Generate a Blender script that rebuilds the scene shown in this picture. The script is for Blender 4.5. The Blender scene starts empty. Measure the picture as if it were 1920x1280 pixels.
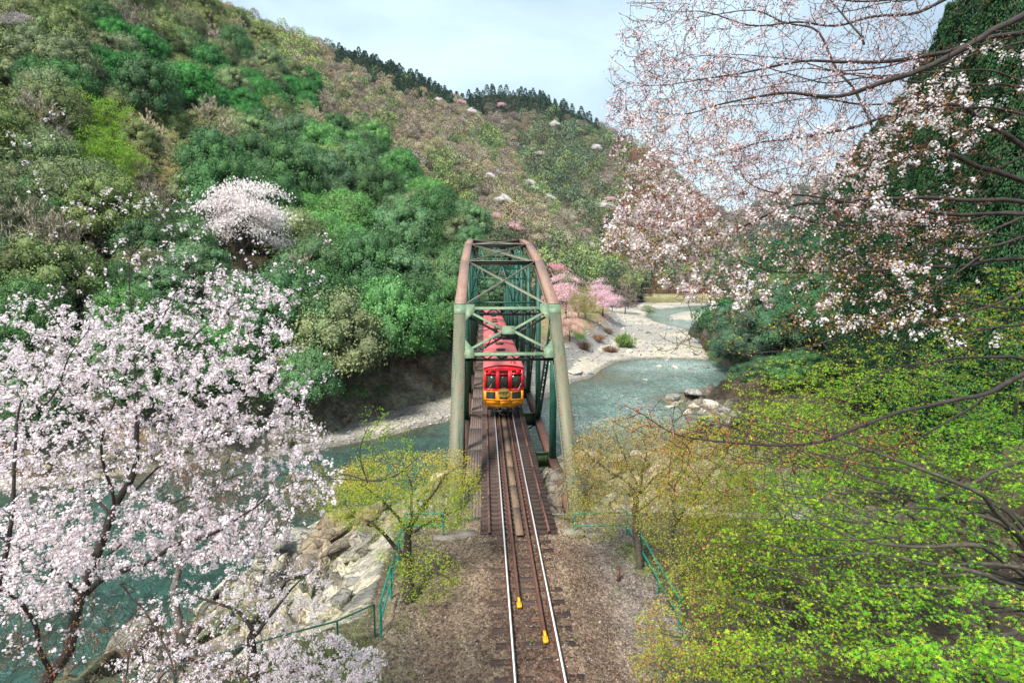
import bpy, math, random
import numpy as np
from mathutils import Vector
rng = np.random.default_rng(7)
random.seed(7)
S = bpy.context.scene
COL = S.collection
# ------------------------------------------------------------------ camera
FPX = 1080.0
TH = math.atan(131 / FPX)
YAW = math.atan(53 * math.cos(TH) / FPX)
CAM = np.array([-1.22, 0.0, 9.12])
FW = np.array([math.sin(YAW) * math.cos(TH), math.cos(YAW) * math.cos(TH), -math.sin(TH)])
RT = np.array([math.cos(YAW), -math.sin(YAW), 0.0])
UP = np.cross(RT, FW)
cd = bpy.data.cameras.new('camera')
cd.lens = FPX / 1920 * 36
cd.sensor_width = 36
cd.clip_start = 0.1
cd.clip_end = 20000
cam = bpy.data.objects.new('camera', cd)
COL.objects.link(cam)
cam.location = CAM
cam.rotation_euler = (math.pi / 2 - TH, 0, -YAW)
S.camera = cam


def W(px, py, d):
    """world point standing d metres in front of the viewpoint"""
    return CAM + d * (FW + RT * (px - 960) / FPX - UP * (py - 640) / FPX)


def PRJ(p):
    q = np.atleast_2d(p) - CAM
    z = q @ FW
    zz = np.where(z > .01, z, .01)
    return 960 + FPX * (q @ RT) / zz, 640 - FPX * (q @ UP) / zz, z


# ------------------------------------------------------------------ world, sun, exposure
SUN_EL, SUN_AZ = math.radians(52), math.radians(215)   # azimuth clockwise from +Y
w = bpy.data.worlds.new('World')
S.world = w
w.use_nodes = True
nt = w.node_tree
nt.nodes.clear()
N, L = nt.nodes.new, nt.links.new
out = N('ShaderNodeOutputWorld')
bg = N('ShaderNodeBackground')
sky = N('ShaderNodeTexSky')
sky.sky_type = 'NISHITA'
sky.sun_disc = False
sky.sun_elevation = SUN_EL
sky.sun_rotation = SUN_AZ
sky.air_density = 1.0
sky.dust_density = 2.0
tc = N('ShaderNodeTexCoord')
mp = N('ShaderNodeMapping')
mp.inputs['Scale'].default_value = (1.0, 1.0, 2.2)
nz = N('ShaderNodeTexNoise')
nz.inputs['Scale'].default_value = 2.3
nz.inputs['Detail'].default_value = 5
nz.inputs['Roughness'].default_value = 0.55
nz.inputs['Distortion'].default_value = 0.4
cr = N('ShaderNodeValToRGB')
cr.color_ramp.elements[0].position = 0.34
cr.color_ramp.elements[0].color = (0.48, 0.48, 0.48, 1)
cr.color_ramp.elements[1].position = 0.66
cr.color_ramp.elements[1].color = (0.96, 0.96, 0.96, 1)
mx = N('ShaderNodeMix')
mx.data_type = 'RGBA'
mx.inputs[7].default_value = (6.6, 8.5, 9.6, 1)
L(tc.outputs['Generated'], mp.inputs['Vector'])
L(mp.outputs[0], nz.inputs['Vector'])
L(nz.outputs['Fac'], cr.inputs['Fac'])
L(cr.outputs['Color'], mx.inputs[0])
L(sky.outputs[0], mx.inputs[6])
L(mx.outputs[2], bg.inputs['Color'])
bg.inputs['Strength'].default_value = 0.072
L(bg.outputs[0], out.inputs['Surface'])
sd = bpy.data.lights.new('sun', 'SUN')
sd.energy = 4.0
sd.angle = math.radians(10)
sd.color = (1.0, 0.95, 0.86)
sun = bpy.data.objects.new('sun', sd)
COL.objects.link(sun)
sun.rotation_euler = (math.pi / 2 - SUN_EL, 0, math.pi - SUN_AZ)
S.view_settings.view_transform = 'Standard'
S.view_settings.look = 'None'
S.view_settings.gamma = 1
S.view_settings.exposure = 0.90
S.cycles.max_bounces = 5
S.cycles.diffuse_bounces = 3
S.cycles.glossy_bounces = 2
S.cycles.transmission_bounces = 3
S.cycles.transparent_max_bounces = 4


# ------------------------------------------------------------------ noise
def vnoise(x, y, seed=0):
    xi, yi = np.floor(x).astype(np.int64), np.floor(y).astype(np.int64)
    xf, yf = x - xi, y - yi

    def h(a, b):
        n = (a * 374761393 + b * 668265263 + seed * 982451653) & 0xffffffff
        n = ((n ^ (n >> 13)) * 1274126177) & 0xffffffff
        return ((n ^ (n >> 16)) & 0xffff) / 65535.0
    u, v = xf * xf * (3 - 2 * xf), yf * yf * (3 - 2 * yf)
    return (h(xi, yi) * (1 - u) + h(xi + 1, yi) * u) * (1 - v) + (h(xi, yi + 1) * (1 - u) + h(xi + 1, yi + 1) * u) * v


def fbm(x, y, o=4, seed=0, ridged=False):
    s, a, t = 0, 1.0, 0
    for i in range(o):
        n = vnoise(x * 2 ** i, y * 2 ** i, seed + i)
        if ridged:
            n = 1 - abs(2 * n - 1)
        s = s + a * n
        t += a
        a *= .5
    return s / t


# ------------------------------------------------------------------ mesh helpers
class MB:
    """collects pieces and links them as one mesh object"""
    def __init__(s):
        s.V, s.F, s.C, s.M, s.n = [], [], [], [], 0

    def add(s, V, F, C=None, m=0):
        V = np.asarray(V, float)
        F = np.asarray(F, np.int64)
        s.V.append(V)
        s.F.append(F + s.n)
        if C is None:
            C = np.ones((len(V), 3))
        C = np.asarray(C, float)
        if C.ndim == 1:
            C = np.tile(C, (len(V), 1))
        s.C.append(C)
        s.M.append(np.full(len(F), m))
        s.n += len(V)
        return s

    def box(s, c, d, rot=None, C=None, m=0):
        c = np.array(c, float)
        d = np.array(d, float) / 2
        v = np.array([[x, y, z] for x in (-1, 1) for y in (-1, 1) for z in (-1, 1)], float) * d
        if rot is not None:
            v = v @ np.array(rot).T
        f = [[0, 1, 3, 2], [4, 6, 7, 5], [0, 4, 5, 1], [2, 3, 7, 6], [0, 2, 6, 4], [1, 5, 7, 3]]
        return s.add(v + c, f, C, m)

    def bar(s, a, b, wd, hd, side=None, C=None, m=0):
        """rectangular bar from a to b; wd along 'side', hd across"""
        a, b = np.array(a, float), np.array(b, float)
        t = b - a
        ln = np.linalg.norm(t)
        t = t / ln
        side = np.array([1., 0, 0] if side is None else side, float)
        side = side - t * (side @ t)
        side /= np.linalg.norm(side)
        n = np.cross(t, side)
        R = np.stack([side, t, n], 1)
        return s.box((a + b) / 2, (wd, ln, hd), R, C, m)

    def tube(s, P, R, k=6, C=None, m=0, cap=True):
        V, F = tube(P, R, k)
        s.add(V, F, C, m)
        if cap and k == 4:
            pass
        if cap:
            n = len(P)
            # close the ends with small fans
            for idx, row in ((0, 0), (n - 1, n - 1)):
                base = row * k
                cv = np.vstack([V[base:base + k], V[base:base + k].mean(0)])
                ff = [[i, (i + 1) % k, k, k] for i in range(k)]
                s.add(cv, np.array(ff)[:, :3], C, m)
        return s

    def build(s, name, mats, parent=None, smooth=False, data_only=False):
        me = bpy.data.meshes.new(name)
        V = np.concatenate(s.V)
        C = np.concatenate(s.C)
        M = np.concatenate(s.M)
        sizes = np.concatenate([np.full(len(f), f.shape[1]) for f in s.F])
        loops = np.concatenate([f.ravel() for f in s.F])
        me.vertices.add(len(V))
        me.vertices.foreach_set('co', V.astype(np.float32).ravel())
        me.loops.add(len(loops))
        me.loops.foreach_set('vertex_index', loops.astype(np.int32))
        me.polygons.add(len(sizes))
        st = np.concatenate([[0], np.cumsum(sizes)[:-1]])
        me.polygons.foreach_set('loop_start', st.astype(np.int32))
        me.polygons.foreach_set('material_index', M.astype(np.int32))
        if smooth:
            me.polygons.foreach_set('use_smooth', np.ones(len(sizes), bool))
        ca = me.color_attributes.new('Col', 'FLOAT_COLOR', 'POINT')
        ca.data.foreach_set('color', np.hstack([C, np.ones((len(C), 1))]).astype(np.float32).ravel())
        for mm in (mats if isinstance(mats, (list, tuple)) else [mats]):
            me.materials.append(mm)
        me.update(calc_edges=True)
        if data_only:
            return me
        return link(name, me, parent)


def link(name, me, parent=None, loc=None):
    o = bpy.data.objects.new(name, me)
    COL.objects.link(o)
    if parent is not None:
        o.parent = parent
    if loc is not None:
        o.location = loc
    return o


def thing(name, label, cat, loc=(0, 0, 0), rz=0, group=None):
    o = bpy.data.objects.new(name, None)
    o.empty_display_size = .3
    COL.objects.link(o)
    o.location = loc
    o.rotation_euler = (0, 0, rz)
    o['label'] = label
    o['category'] = cat
    if group:
        o['group'] = group
    return o


def tag(o, label, cat, group=None, kind=None):
    if label:
        o['label'] = label
    if cat:
        o['category'] = cat
    if group:
        o['group'] = group
    if kind:
        o['kind'] = kind
    return o


def tube(P, R, k=6):
    P = np.asarray(P, float)
    n = len(P)
    R = np.asarray(R, float) if np.ndim(R) else np.full(n, float(R))
    T = np.empty_like(P)
    T[1:-1] = P[2:] - P[:-2]
    T[0] = P[1] - P[0]
    T[-1] = P[-1] - P[-2]
    T /= np.linalg.norm(T, axis=1)[:, None] + 1e-9
    ref = np.array([0.13, 0.07, 1.0]) if abs(T[0][2]) < .8 * np.linalg.norm(T[0]) else np.array([1.0, .1, .05])
    A = np.cross(T, ref)
    A /= np.linalg.norm(A, axis=1)[:, None] + 1e-9
    B = np.cross(T, A)
    ang = np.arange(k) * 2 * math.pi / k
    V = (P[:, None] + R[:, None, None] * (A[:, None] * np.cos(ang)[None, :, None] + B[:, None] * np.sin(ang)[None, :, None])).reshape(-1, 3)
    i = np.arange(n - 1)[:, None] * k
    j = np.arange(k)[None]
    j2 = (j + 1) % k
    F = np.stack([i + j, i + j2, i + k + j2, i + k + j], -1).reshape(-1, 4)
    return V, F


def norm(a):
    return a / (np.linalg.norm(a, axis=-1, keepdims=True) + 1e-9)


def frames(nrm, r=rng):
    """two random tangents for every normal"""
    a = norm(np.cross(nrm, norm(r.normal(size=nrm.shape))))
    return a, np.cross(nrm, a)


def cards(P, nrm, ln, wd, col, mb, r=rng, m=0, bend=0.0, tang=None):
    """one leaf-shaped quad (kite) for each point"""
    n = len(P)
    nrm = norm(nrm)
    a, b = frames(nrm, r)
    if tang is not None:
        a = norm(tang - nrm * (tang * nrm).sum(1, keepdims=True))
        b = np.cross(nrm, a)
    ln = np.broadcast_to(ln, (n,))[:, None]
    wd = np.broadcast_to(wd, (n,))[:, None]
    v0 = P - a * ln * .5
    v1 = P + b * wd * .5 + a * ln * .05
    v2 = P + a * ln * .5 - nrm * ln * bend
    v3 = P - b * wd * .5 + a * ln * .05
    V = np.stack([v0, v1, v2, v3], 1).reshape(-1, 3)
    F = np.arange(4 * n).reshape(-1, 4)
    C = np.repeat(np.broadcast_to(col, (n, 3)), 4, 0)
    mb.add(V, F, C, m)


def stars(P, nrm, R, lobes, valley, cup, col, mb, ccol=None, span=2 * math.pi, r=rng, blunt=0.0, m=0):
    """lobed flowers or leaves: a centre and `lobes` lobes; blunt>0 gives rounded petals"""
    n = len(P)
    nrm = norm(nrm)
    a, b = frames(nrm, r)
    R = np.broadcast_to(R, (n,))[:, None]
    k = lobes
    step = span / k
    pts = [P - nrm * R * 0.0]
    th0 = -span / 2

    def pt(th, rad, h):
        return P + R * rad * (a * math.cos(th) + b * math.sin(th)) + nrm * R * h
    faces = []
    closed = abs(span - 2 * math.pi) < 1e-6
    vi = []
    for i in range(k + (0 if closed else 1)):
        vi.append(len(pts))
        pts.append(pt(th0 + i * step, valley, cup * .35))
    if closed:
        vi.append(vi[0])
    for i in range(k):
        th = th0 + (i + .5) * step
        q = 1.0 if closed else 1.0 - .35 * abs((i - (k - 1) / 2) / ((k - 1) / 2)) ** 1.5
        if blunt > 0:
            p1 = len(pts)
            pts.append(pt(th - blunt * step, q, cup))
            pts.append(pt(th + blunt * step, q, cup))
            faces.append([0, vi[i], p1, p1 + 1, vi[i + 1]])
        else:
            p1 = len(pts)
            pts.append(pt(th, q, cup))
            faces.append([0, vi[i], p1, vi[i + 1]])
    m_ = len(pts)
    V = np.stack(pts, 1).reshape(-1, 3)
    F = (np.array(faces)[None] + (np.arange(n) * m_)[:, None, None]).reshape(-1, len(faces[0]))
    C = np.repeat(np.broadcast_to(col, (n, 3)).copy(), m_, 0).reshape(n, m_, 3)
    if ccol is not None:
        C[:, 0] = ccol
    mb.add(V, F, C.reshape(-1, 3), m)


# ------------------------------------------------------------------ materials
def newmat(name):
    m = bpy.data.materials.new(name)
    m.use_nodes = True
    t = m.node_tree
    b = t.nodes['Principled BSDF']
    return m, t, b


def ramp(t, src, stops):
    r = t.nodes.new('ShaderNodeValToRGB')
    e = r.color_ramp.elements
    while len(e) > 1:
        e.remove(e[0])
    e[0].position, e[0].color = stops[0][0], (*stops[0][1], 1)
    for p, c in stops[1:]:
        x = e.new(p)
        x.color = (*c, 1)
    t.links.new(src, r.inputs['Fac'])
    return r


def noise(t, scale, detail=4, rough=.55, vec=None, dist=0):
    n = t.nodes.new('ShaderNodeTexNoise')
    n.inputs['Scale'].default_value = scale
    n.inputs['Detail'].default_value = detail
    n.inputs['Roughness'].default_value = rough
    n.inputs['Distortion'].default_value = dist
    if vec is not None:
        t.links.new(vec, n.inputs['Vector'])
    return n


def mul(t, a, b, mode='MULTIPLY', fac=1.0):
    m = t.nodes.new('ShaderNodeMix')
    m.data_type = 'RGBA'
    m.blend_type = mode
    if isinstance(fac, float):
        m.inputs[0].default_value = fac
    else:
        t.links.new(fac, m.inputs[0])
    for k, s in ((6, a), (7, b)):
        if isinstance(s, tuple):
            m.inputs[k].default_value = (*s, 1)
        else:
            t.links.new(s, m.inputs[k])
    return m.outputs[2]


def bump(t, b, h, strength=.5, dist=.05):
    n = t.nodes.new('ShaderNodeBump')
    n.inputs['Strength'].default_value = strength
    n.inputs['Distance'].default_value = dist
    t.links.new(h, n.inputs['Height'])
    t.links.new(n.outputs[0], b.inputs['Normal'])


def leafmat(name, trans=.3, rough=.55, var=.0, spec=.3):
    m, t, b = newmat(name)
    at = t.nodes.new('ShaderNodeAttribute')
    at.attribute_name = 'Col'
    oi = t.nodes.new('ShaderNodeObjectInfo')
    c = mul(t, at.outputs['Color'], oi.outputs['Color'])
    t.links.new(c, b.inputs['Base Color'])
    b.inputs['Roughness'].default_value = rough
    b.inputs['Specular IOR Level'].default_value = spec
    if trans > 0:
        tr = t.nodes.new('ShaderNodeBsdfTranslucent')
        t.links.new(c, tr.inputs['Color'])
        ms = t.nodes.new('ShaderNodeMixShader')
        ms.inputs[0].default_value = trans
        t.links.new(b.outputs[0], ms.inputs[1])
        t.links.new(tr.outputs[0], ms.inputs[2])
        t.links.new(ms.outputs[0], t.nodes['Material Output'].inputs['Surface'])
    return m


def paint(name, stops, scale=3, rough=.55, metal=0.0, b_s=.2, stretch=None, fine=40):
    m, t, b = newmat(name)
    tcn = t.nodes.new('ShaderNodeTexCoord')
    vec = tcn.outputs['Object']
    if stretch:
        mpn = t.nodes.new('ShaderNodeMapping')
        mpn.inputs['Scale'].default_value = stretch
        t.links.new(vec, mpn.inputs['Vector'])
        vec = mpn.outputs[0]
    n = noise(t, scale, 6, .65, vec)
    r = ramp(t, n.outputs['Fac'], stops)
    n2 = noise(t, fine, 3, .6, tcn.outputs['Object'])
    r2 = ramp(t, n2.outputs['Fac'], [(.3, (.75, .75, .75)), (.7, (1.1, 1.1, 1.1))])
    t.links.new(mul(t, r.outputs[0], r2.outputs[0]), b.inputs['Base Color'])
    b.inputs['Roughness'].default_value = rough
    b.inputs['Metallic'].default_value = metal
    bump(t, b, n2.outputs['Fac'], b_s, .01)
    return m


M = {}
M['leaf'] = leafmat('foliage', .10, .65, spec=.15)
M['gloss_leaf'] = leafmat('evergreen_leaf', .05, .6, spec=.18)
M['petal'] = leafmat('petal', .38, .7, spec=.1)
M['spring_leaf'] = leafmat('spring_leaf', .45, .6, spec=.15)


def barkmat(name, c1, c2, scale=9):
    m, t, b = newmat(name)
    tcn = t.nodes.new('ShaderNodeTexCoord')
    n = noise(t, scale, 5, .7, tcn.outputs['Object'], .5)
    r = ramp(t, n.outputs['Fac'], [(.3, c1), (.7, c2)])
    t.links.new(r.outputs[0], b.inputs['Base Color'])
    b.inputs['Roughness'].default_value = .85
    bump(t, b, n.outputs['Fac'], .8, .02)
    return m


M['bark_dark'] = barkmat('cherry_bark', (.010, .008, .007), (.055, .040, .034))
M['bark_grey'] = barkmat('grey_bark', (.07, .055, .045), (.20, .17, .15))
M['bark_olive'] = barkmat('olive_bark', (.022, .019, .014), (.10, .088, .064))

# terrain: colour per vertex (what the ground is made of) times fine stone / litter grain
def groundmat(name, grain, vor, bs, bd, lo=.55, hi=1.35, stones=.5):
    m, t, b = newmat(name)
    at = t.nodes.new('ShaderNodeAttribute')
    at.attribute_name = 'Col'
    tcn = t.nodes.new('ShaderNodeTexCoord')
    n = noise(t, grain, 10, .72, tcn.outputs['Object'])
    r = ramp(t, n.outputs['Fac'], [(.32, (lo, lo, lo)), (.68, (hi, hi, hi))])
    # wobble the coordinates so that the stones have uneven shapes
    nd_ = noise(t, vor * 1.3, 3, .6, tcn.outputs['Object'])
    va = t.nodes.new('ShaderNodeVectorMath')
    va.operation = 'MULTIPLY_ADD'
    va.inputs[1].default_value = (1.1 / vor,) * 3
    t.links.new(nd_.outputs['Color'], va.inputs[0])
    t.links.new(tcn.outputs['Object'], va.inputs[2])
    v = t.nodes.new('ShaderNodeTexVoronoi')
    v.inputs['Scale'].default_value = vor
    t.links.new(va.outputs[0], v.inputs['Vector'])
    hs = t.nodes.new('ShaderNodeSeparateColor')
    t.links.new(v.outputs['Color'], hs.inputs[0])
    r2 = ramp(t, hs.outputs[0], [(0, (1 - stones,) * 3), (.6, (1, 1, 1)), (.93, (1 + stones * .5,) * 3), (1, (1 + stones * 1.2,) * 3)])
    c = mul(t, mul(t, at.outputs['Color'], r.outputs[0]), r2.outputs[0])
    t.links.new(c, b.inputs['Base Color'])
    b.inputs['Roughness'].default_value = .9
    b.inputs['Specular IOR Level'].default_value = .2
    m1 = t.nodes.new('ShaderNodeMath')
    m1.operation = 'MULTIPLY'
    m1.inputs[1].default_value = .8
    t.links.new(v.outputs['Distance'], m1.inputs[0])
    mth = t.nodes.new('ShaderNodeMath')
    mth.operation = 'SUBTRACT'
    t.links.new(n.outputs['Fac'], mth.inputs[0])
    t.links.new(m1.outputs[0], mth.inputs[1])
    bump(t, b, mth.outputs[0], bs, bd)
    return m


M['ground'] = groundmat('ground_soil', 1.6, 5.5, .8, .18, .6, 1.3, .35)
M['ballast'] = groundmat('ballast_stone', 9, 15, 1.0, .06, .6, 1.3, .5)
M['bank'] = groundmat('river_gravel', .5, 1.1, .8, .4, .7, 1.2)
M['hill'] = groundmat('forest_floor', .35, 1.6, .8, .6, .55, 1.3, .25)
M['rock'] = groundmat('pale_rock', .7, .9, .9, .35, .45, 1.3)
def rockmat(name):
    m, t, b = newmat(name)
    at = t.nodes.new('ShaderNodeAttribute')
    at.attribute_name = 'Col'
    tcn = t.nodes.new('ShaderNodeTexCoord')
    mpn = t.nodes.new('ShaderNodeMapping')
    mpn.inputs['Rotation'].default_value = (.5, .35, .6)
    mpn.inputs['Scale'].default_value = (1.0, 1.5, 1.2)
    t.links.new(tcn.outputs['Object'], mpn.inputs['Vector'])
    nd_ = noise(t, 1.1, 4, .6, mpn.outputs[0])
    va = t.nodes.new('ShaderNodeVectorMath')
    va.operation = 'MULTIPLY_ADD'
    va.inputs[1].default_value = (.9, .9, .9)
    t.links.new(nd_.outputs['Color'], va.inputs[0])
    t.links.new(mpn.outputs[0], va.inputs[2])
    hs_, c = [], at.outputs['Color']
    for sc_, wd_, dk in ((.55, .03, .42), (1.9, .035, .66)):
        v = t.nodes.new('ShaderNodeTexVoronoi')
        v.feature = 'DISTANCE_TO_EDGE'
        v.inputs['Scale'].default_value = sc_
        t.links.new(va.outputs[0], v.inputs['Vector'])
        r_ = ramp(t, v.outputs['Distance'], [(0, (dk, dk * .93, dk * .8)), (wd_, (1, 1, 1))])
        v2 = t.nodes.new('ShaderNodeTexVoronoi')
        v2.inputs['Scale'].default_value = sc_
        t.links.new(va.outputs[0], v2.inputs['Vector'])
        s2 = t.nodes.new('ShaderNodeSeparateColor')
        t.links.new(v2.outputs['Color'], s2.inputs[0])
        r3 = ramp(t, s2.outputs[0], [(0, (.62, .63, .66)), (.5, (.95, .94, .9)), (1, (1.25, 1.2, 1.1))])
        c = mul(t, mul(t, c, r_.outputs[0]), r3.outputs[0])
        mm = t.nodes.new('ShaderNodeMath')
        mm.operation = 'MULTIPLY_ADD'
        mm.inputs[1].default_value = .5
        t.links.new(s2.outputs[1], mm.inputs[0])
        mn = t.nodes.new('ShaderNodeMath')
        mn.operation = 'MINIMUM'
        mn.inputs[1].default_value = .12
        t.links.new(v.outputs['Distance'], mn.inputs[0])
        t.links.new(mn.outputs[0], mm.inputs[2])
        hs_.append(mm.outputs[0])
    n = noise(t, 5, 8, .75, tcn.outputs['Object'])
    r = ramp(t, n.outputs['Fac'], [(.3, (.62, .62, .62)), (.7, (1.25, 1.25, 1.25))])
    c = mul(t, c, r.outputs[0])
    t.links.new(c, b.inputs['Base Color'])
    b.inputs['Roughness'].default_value = .9
    ad = t.nodes.new('ShaderNodeMath')
    ad.operation = 'ADD'
    t.links.new(hs_[0], ad.inputs[0])
    t.links.new(hs_[1], ad.inputs[1])
    ad2 = t.nodes.new('ShaderNodeMath')
    ad2.operation = 'MULTIPLY_ADD'
    ad2.inputs[1].default_value = .35
    t.links.new(n.outputs['Fac'], ad2.inputs[0])
    t.links.new(ad.outputs[0], ad2.inputs[2])
    bump(t, b, ad2.outputs[0], 1.0, .5)
    return m


M['cliff'] = rockmat('cracked_limestone')
M['stone'] = groundmat('boulder_stone', 1.5, 3.0, .6, .15, .6, 1.25)


def watermat():
    m, t, b = newmat('river_water')
    tcn = t.nodes.new('ShaderNodeTexCoord')
    mpn = t.nodes.new('ShaderNodeMapping')
    mpn.inputs['Scale'].default_value = (1.0, .55, 1)
    mpn.inputs['Rotation'].default_value = (0, 0, .5)
    t.links.new(tcn.outputs['Object'], mpn.inputs['Vector'])
    n1 = noise(t, .85, 6, .62, mpn.outputs[0], 1.2)
    n2 = noise(t, .055, 4, .6, tcn.outputs['Object'], .8)
    at = t.nodes.new('ShaderNodeAttribute')
    at.attribute_name = 'Col'
    sc = t.nodes.new('ShaderNodeSeparateColor')
    t.links.new(at.outputs['Color'], sc.inputs[0])
    deep = ramp(t, n2.outputs['Fac'], [(.35, (.005, .044, .033)), (.65, (.020, .085, .070))])
    # foam on fast water (red channel of the attribute says how fast)
    mt = t.nodes.new('ShaderNodeMath')
    mt.operation = 'MULTIPLY'
    n3 = noise(t, 1.6, 8, .75, mpn.outputs[0], 2.0)
    f0 = ramp(t, n3.outputs['Fac'], [(.44, (0, 0, 0)), (.64, (1, 1, 1))])
    t.links.new(f0.outputs[0], mt.inputs[0])
    t.links.new(sc.outputs[0], mt.inputs[1])
    mf = t.nodes.new('ShaderNodeMath')
    mf.operation = 'MULTIPLY'
    mf.inputs[1].default_value = .85
    t.links.new(sc.outputs[0], mf.inputs[0])
    n5 = noise(t, .22, 4, .6, mpn.outputs[0], 1.5)
    r5 = ramp(t, n5.outputs['Fac'], [(.38, (.55, .62, .60)), (.62, (1.35, 1.3, 1.3))])
    col = mul(t, mul(t, deep.outputs[0], (.085, .20, .165), 'MIX', mf.outputs[0]), r5.outputs[0])  # pale tint and light-dark streaks paint sky reflection into the water colour
    col = mul(t, col, (.66, .72, .72), 'MIX', mt.outputs[0])
    # shallow, stony bed tint (green channel)
    col = mul(t, col, (.10, .085, .045), 'MIX', sc.outputs[1])
    t.links.new(col, b.inputs['Base Color'])
    b.inputs['Roughness'].default_value = .12
    b.inputs['IOR'].default_value = 1.33
    b.inputs['Specular IOR Level'].default_value = .75
    bump(t, b, n1.outputs['Fac'], 1.0, .95)
    return m


M['water'] = watermat()
# bridge paints
M['rust_plate'] = paint('weathered_red_plate', [(.30, (.17, .13, .10)), (.42, (.26, .15, .11)), (.55, (.31, .18, .135)), (.64, (.27, .20, .16)), (.74, (.24, .23, .17))], 2.2, .6, stretch=(3, .5, .5))
M['green_plate'] = paint('weathered_green_plate', [(.28, (.04, .06, .05)), (.40, (.09, .12, .08)), (.50, (.15, .155, .095)), (.60, (.175, .135, .09)), (.68, (.13, .09, .06)), (.8, (.09, .11, .09))], 2.4, .6, stretch=(3, .45, .45))
M['green_steel'] = paint('dark_green_steel', [(.3, (.010, .065, .045)), (.6, (.02, .11, .075)), (.8, (.07, .12, .06))], 3, .5)
M['mint_steel'] = paint('faded_green_steel', [(.3, (.08, .15, .085)), (.55, (.17, .245, .15)), (.75, (.25, .25, .15))], 5, .55)
M['olive_steel'] = paint('olive_green_steel', [(.3, (.03, .06, .025)), (.6, (.075, .11, .045)), (.8, (.12, .12, .06))], 3, .6)
M['cream_steel'] = paint('chalky_steel', [(.3, (.30, .32, .20)), (.6, (.45, .44, .33)), (.8, (.42, .28, .2))], 6, .6)
M['rust'] = paint('rusty_steel', [(.3, (.07, .028, .018)), (.6, (.15, .07, .05)), (.8, (.20, .10, .07))], 8, .7, stretch=(1, .3, 1))
M['rail_top'] = paint('polished_rail_head', [(.3, (.74, .72, .69)), (.7, (.86, .84, .82))], 4, .38, metal=.9, b_s=.02)
M['wood'] = paint('tarred_timber', [(.25, (.022, .014, .012)), (.5, (.060, .036, .030)), (.75, (.115, .075, .06))], 3.5, .8, stretch=(.6, 4, 4), fine=25, b_s=.5)
M['wood_pale'] = paint('worn_timber', [(.25, (.08, .045, .03)), (.5, (.17, .11, .07)), (.75, (.24, .16, .10))], 4, .8, stretch=(4, .6, 4), fine=25, b_s=.5)
M['deck'] = paint('walkway_boards', [(.25, (.07, .045, .038)), (.5, (.13, .09, .078)), (.75, (.20, .15, .13))], 3, .8, stretch=(6, .6, 2), fine=25, b_s=.5)
M['yellow'] = paint('yellow_paint', [(.3, (.85, .38, .01)), (.7, (.95, .50, .015))], 9, .45)
M['fence'] = paint('teal_paint', [(.3, (.0, .16, .12)), (.7, (.005, .25, .20))], 8, .45)
M['fence_dark'] = paint('dark_green_paint', [(.3, (.005, .05, .04)), (.7, (.01, .10, .08))], 8, .5)
M['concrete'] = paint('old_concrete', [(.3, (.13, .11, .09)), (.5, (.24, .21, .18)), (.75, (.34, .31, .27))], 2, .85, fine=18, b_s=.5)
# train paints
M['red'] = paint('train_red', [(.3, (.72, .003, .014)), (.7, (.84, .006, .022))], 2, .35, b_s=.03)
M['roof'] = paint('train_roof_red', [(.3, (.56, .10, .10)), (.7, (.66, .15, .15))], 1.3, .55, b_s=.05)
M['orange'] = paint('train_orange', [(.3, (.82, .26, .004)), (.7, (.90, .34, .006))], 2, .35, b_s=.03)
M['black'] = paint('black_steel_and_shade', [(.3, (.012, .012, .013)), (.7, (.035, .033, .032))], 5, .5)
M['brass'] = paint('brass_plate', [(.3, (.42, .28, .06)), (.7, (.55, .38, .11))], 9, .4)
M['darkletter'] = paint('dark_brown_paint', [(.3, (.05, .02, .005)), (.7, (.07, .03, .01))], 9, .5)
M['grill'] = paint('grille_mesh', [(.3, (.02, .024, .028)), (.7, (.05, .055, .06))], 12, .6)
M['silver'] = paint('silver_metal', [(.3, (.4, .4, .38)), (.7, (.6, .6, .58))], 5, .4, metal=.3)
M['lens'] = paint('red_lamp_lens', [(.3, (.75, .01, .02)), (.7, (.8, .02, .03))], 5, .2)
gm, gt, gb = newmat('window_glass')
gb.inputs['Base Color'].default_value = (.035, .045, .035, 1)
gb.inputs['Roughness'].default_value = .08
gb.inputs['Specular IOR Level'].default_value = .7
gb.inputs['Alpha'].default_value = .72
M['glass'] = gm


# ================================================================== TERRAIN
def pdist(X, Y, pts, closed=False):
    pts = np.array(pts, float)
    best = np.full(X.shape, 1e9)
    n = len(pts)
    for i in range(n if closed else n - 1):
        a, b = pts[i], pts[(i + 1) % n]
        d = b - a
        t = np.clip(((X - a[0]) * d[0] + (Y - a[1]) * d[1]) / (d @ d), 0, 1)
        best = np.minimum(best, np.hypot(X - a[0] - t * d[0], Y - a[1] - t * d[1]))
    return best


def inside(X, Y, pts):
    r = np.zeros(X.shape, bool)
    n = len(pts)
    for i in range(n):
        x1, y1 = pts[i]
        x2, y2 = pts[(i + 1) % n]
        c = (y1 > Y) != (y2 > Y)
        xx = (x2 - x1) * (Y - y1) / (y2 - y1 + 1e-12) + x1
        r ^= c & (X < xx)
    return r


def sm(x):
    x = np.clip(x, 0, 1)
    return x * x * (3 - 2 * x)


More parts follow.
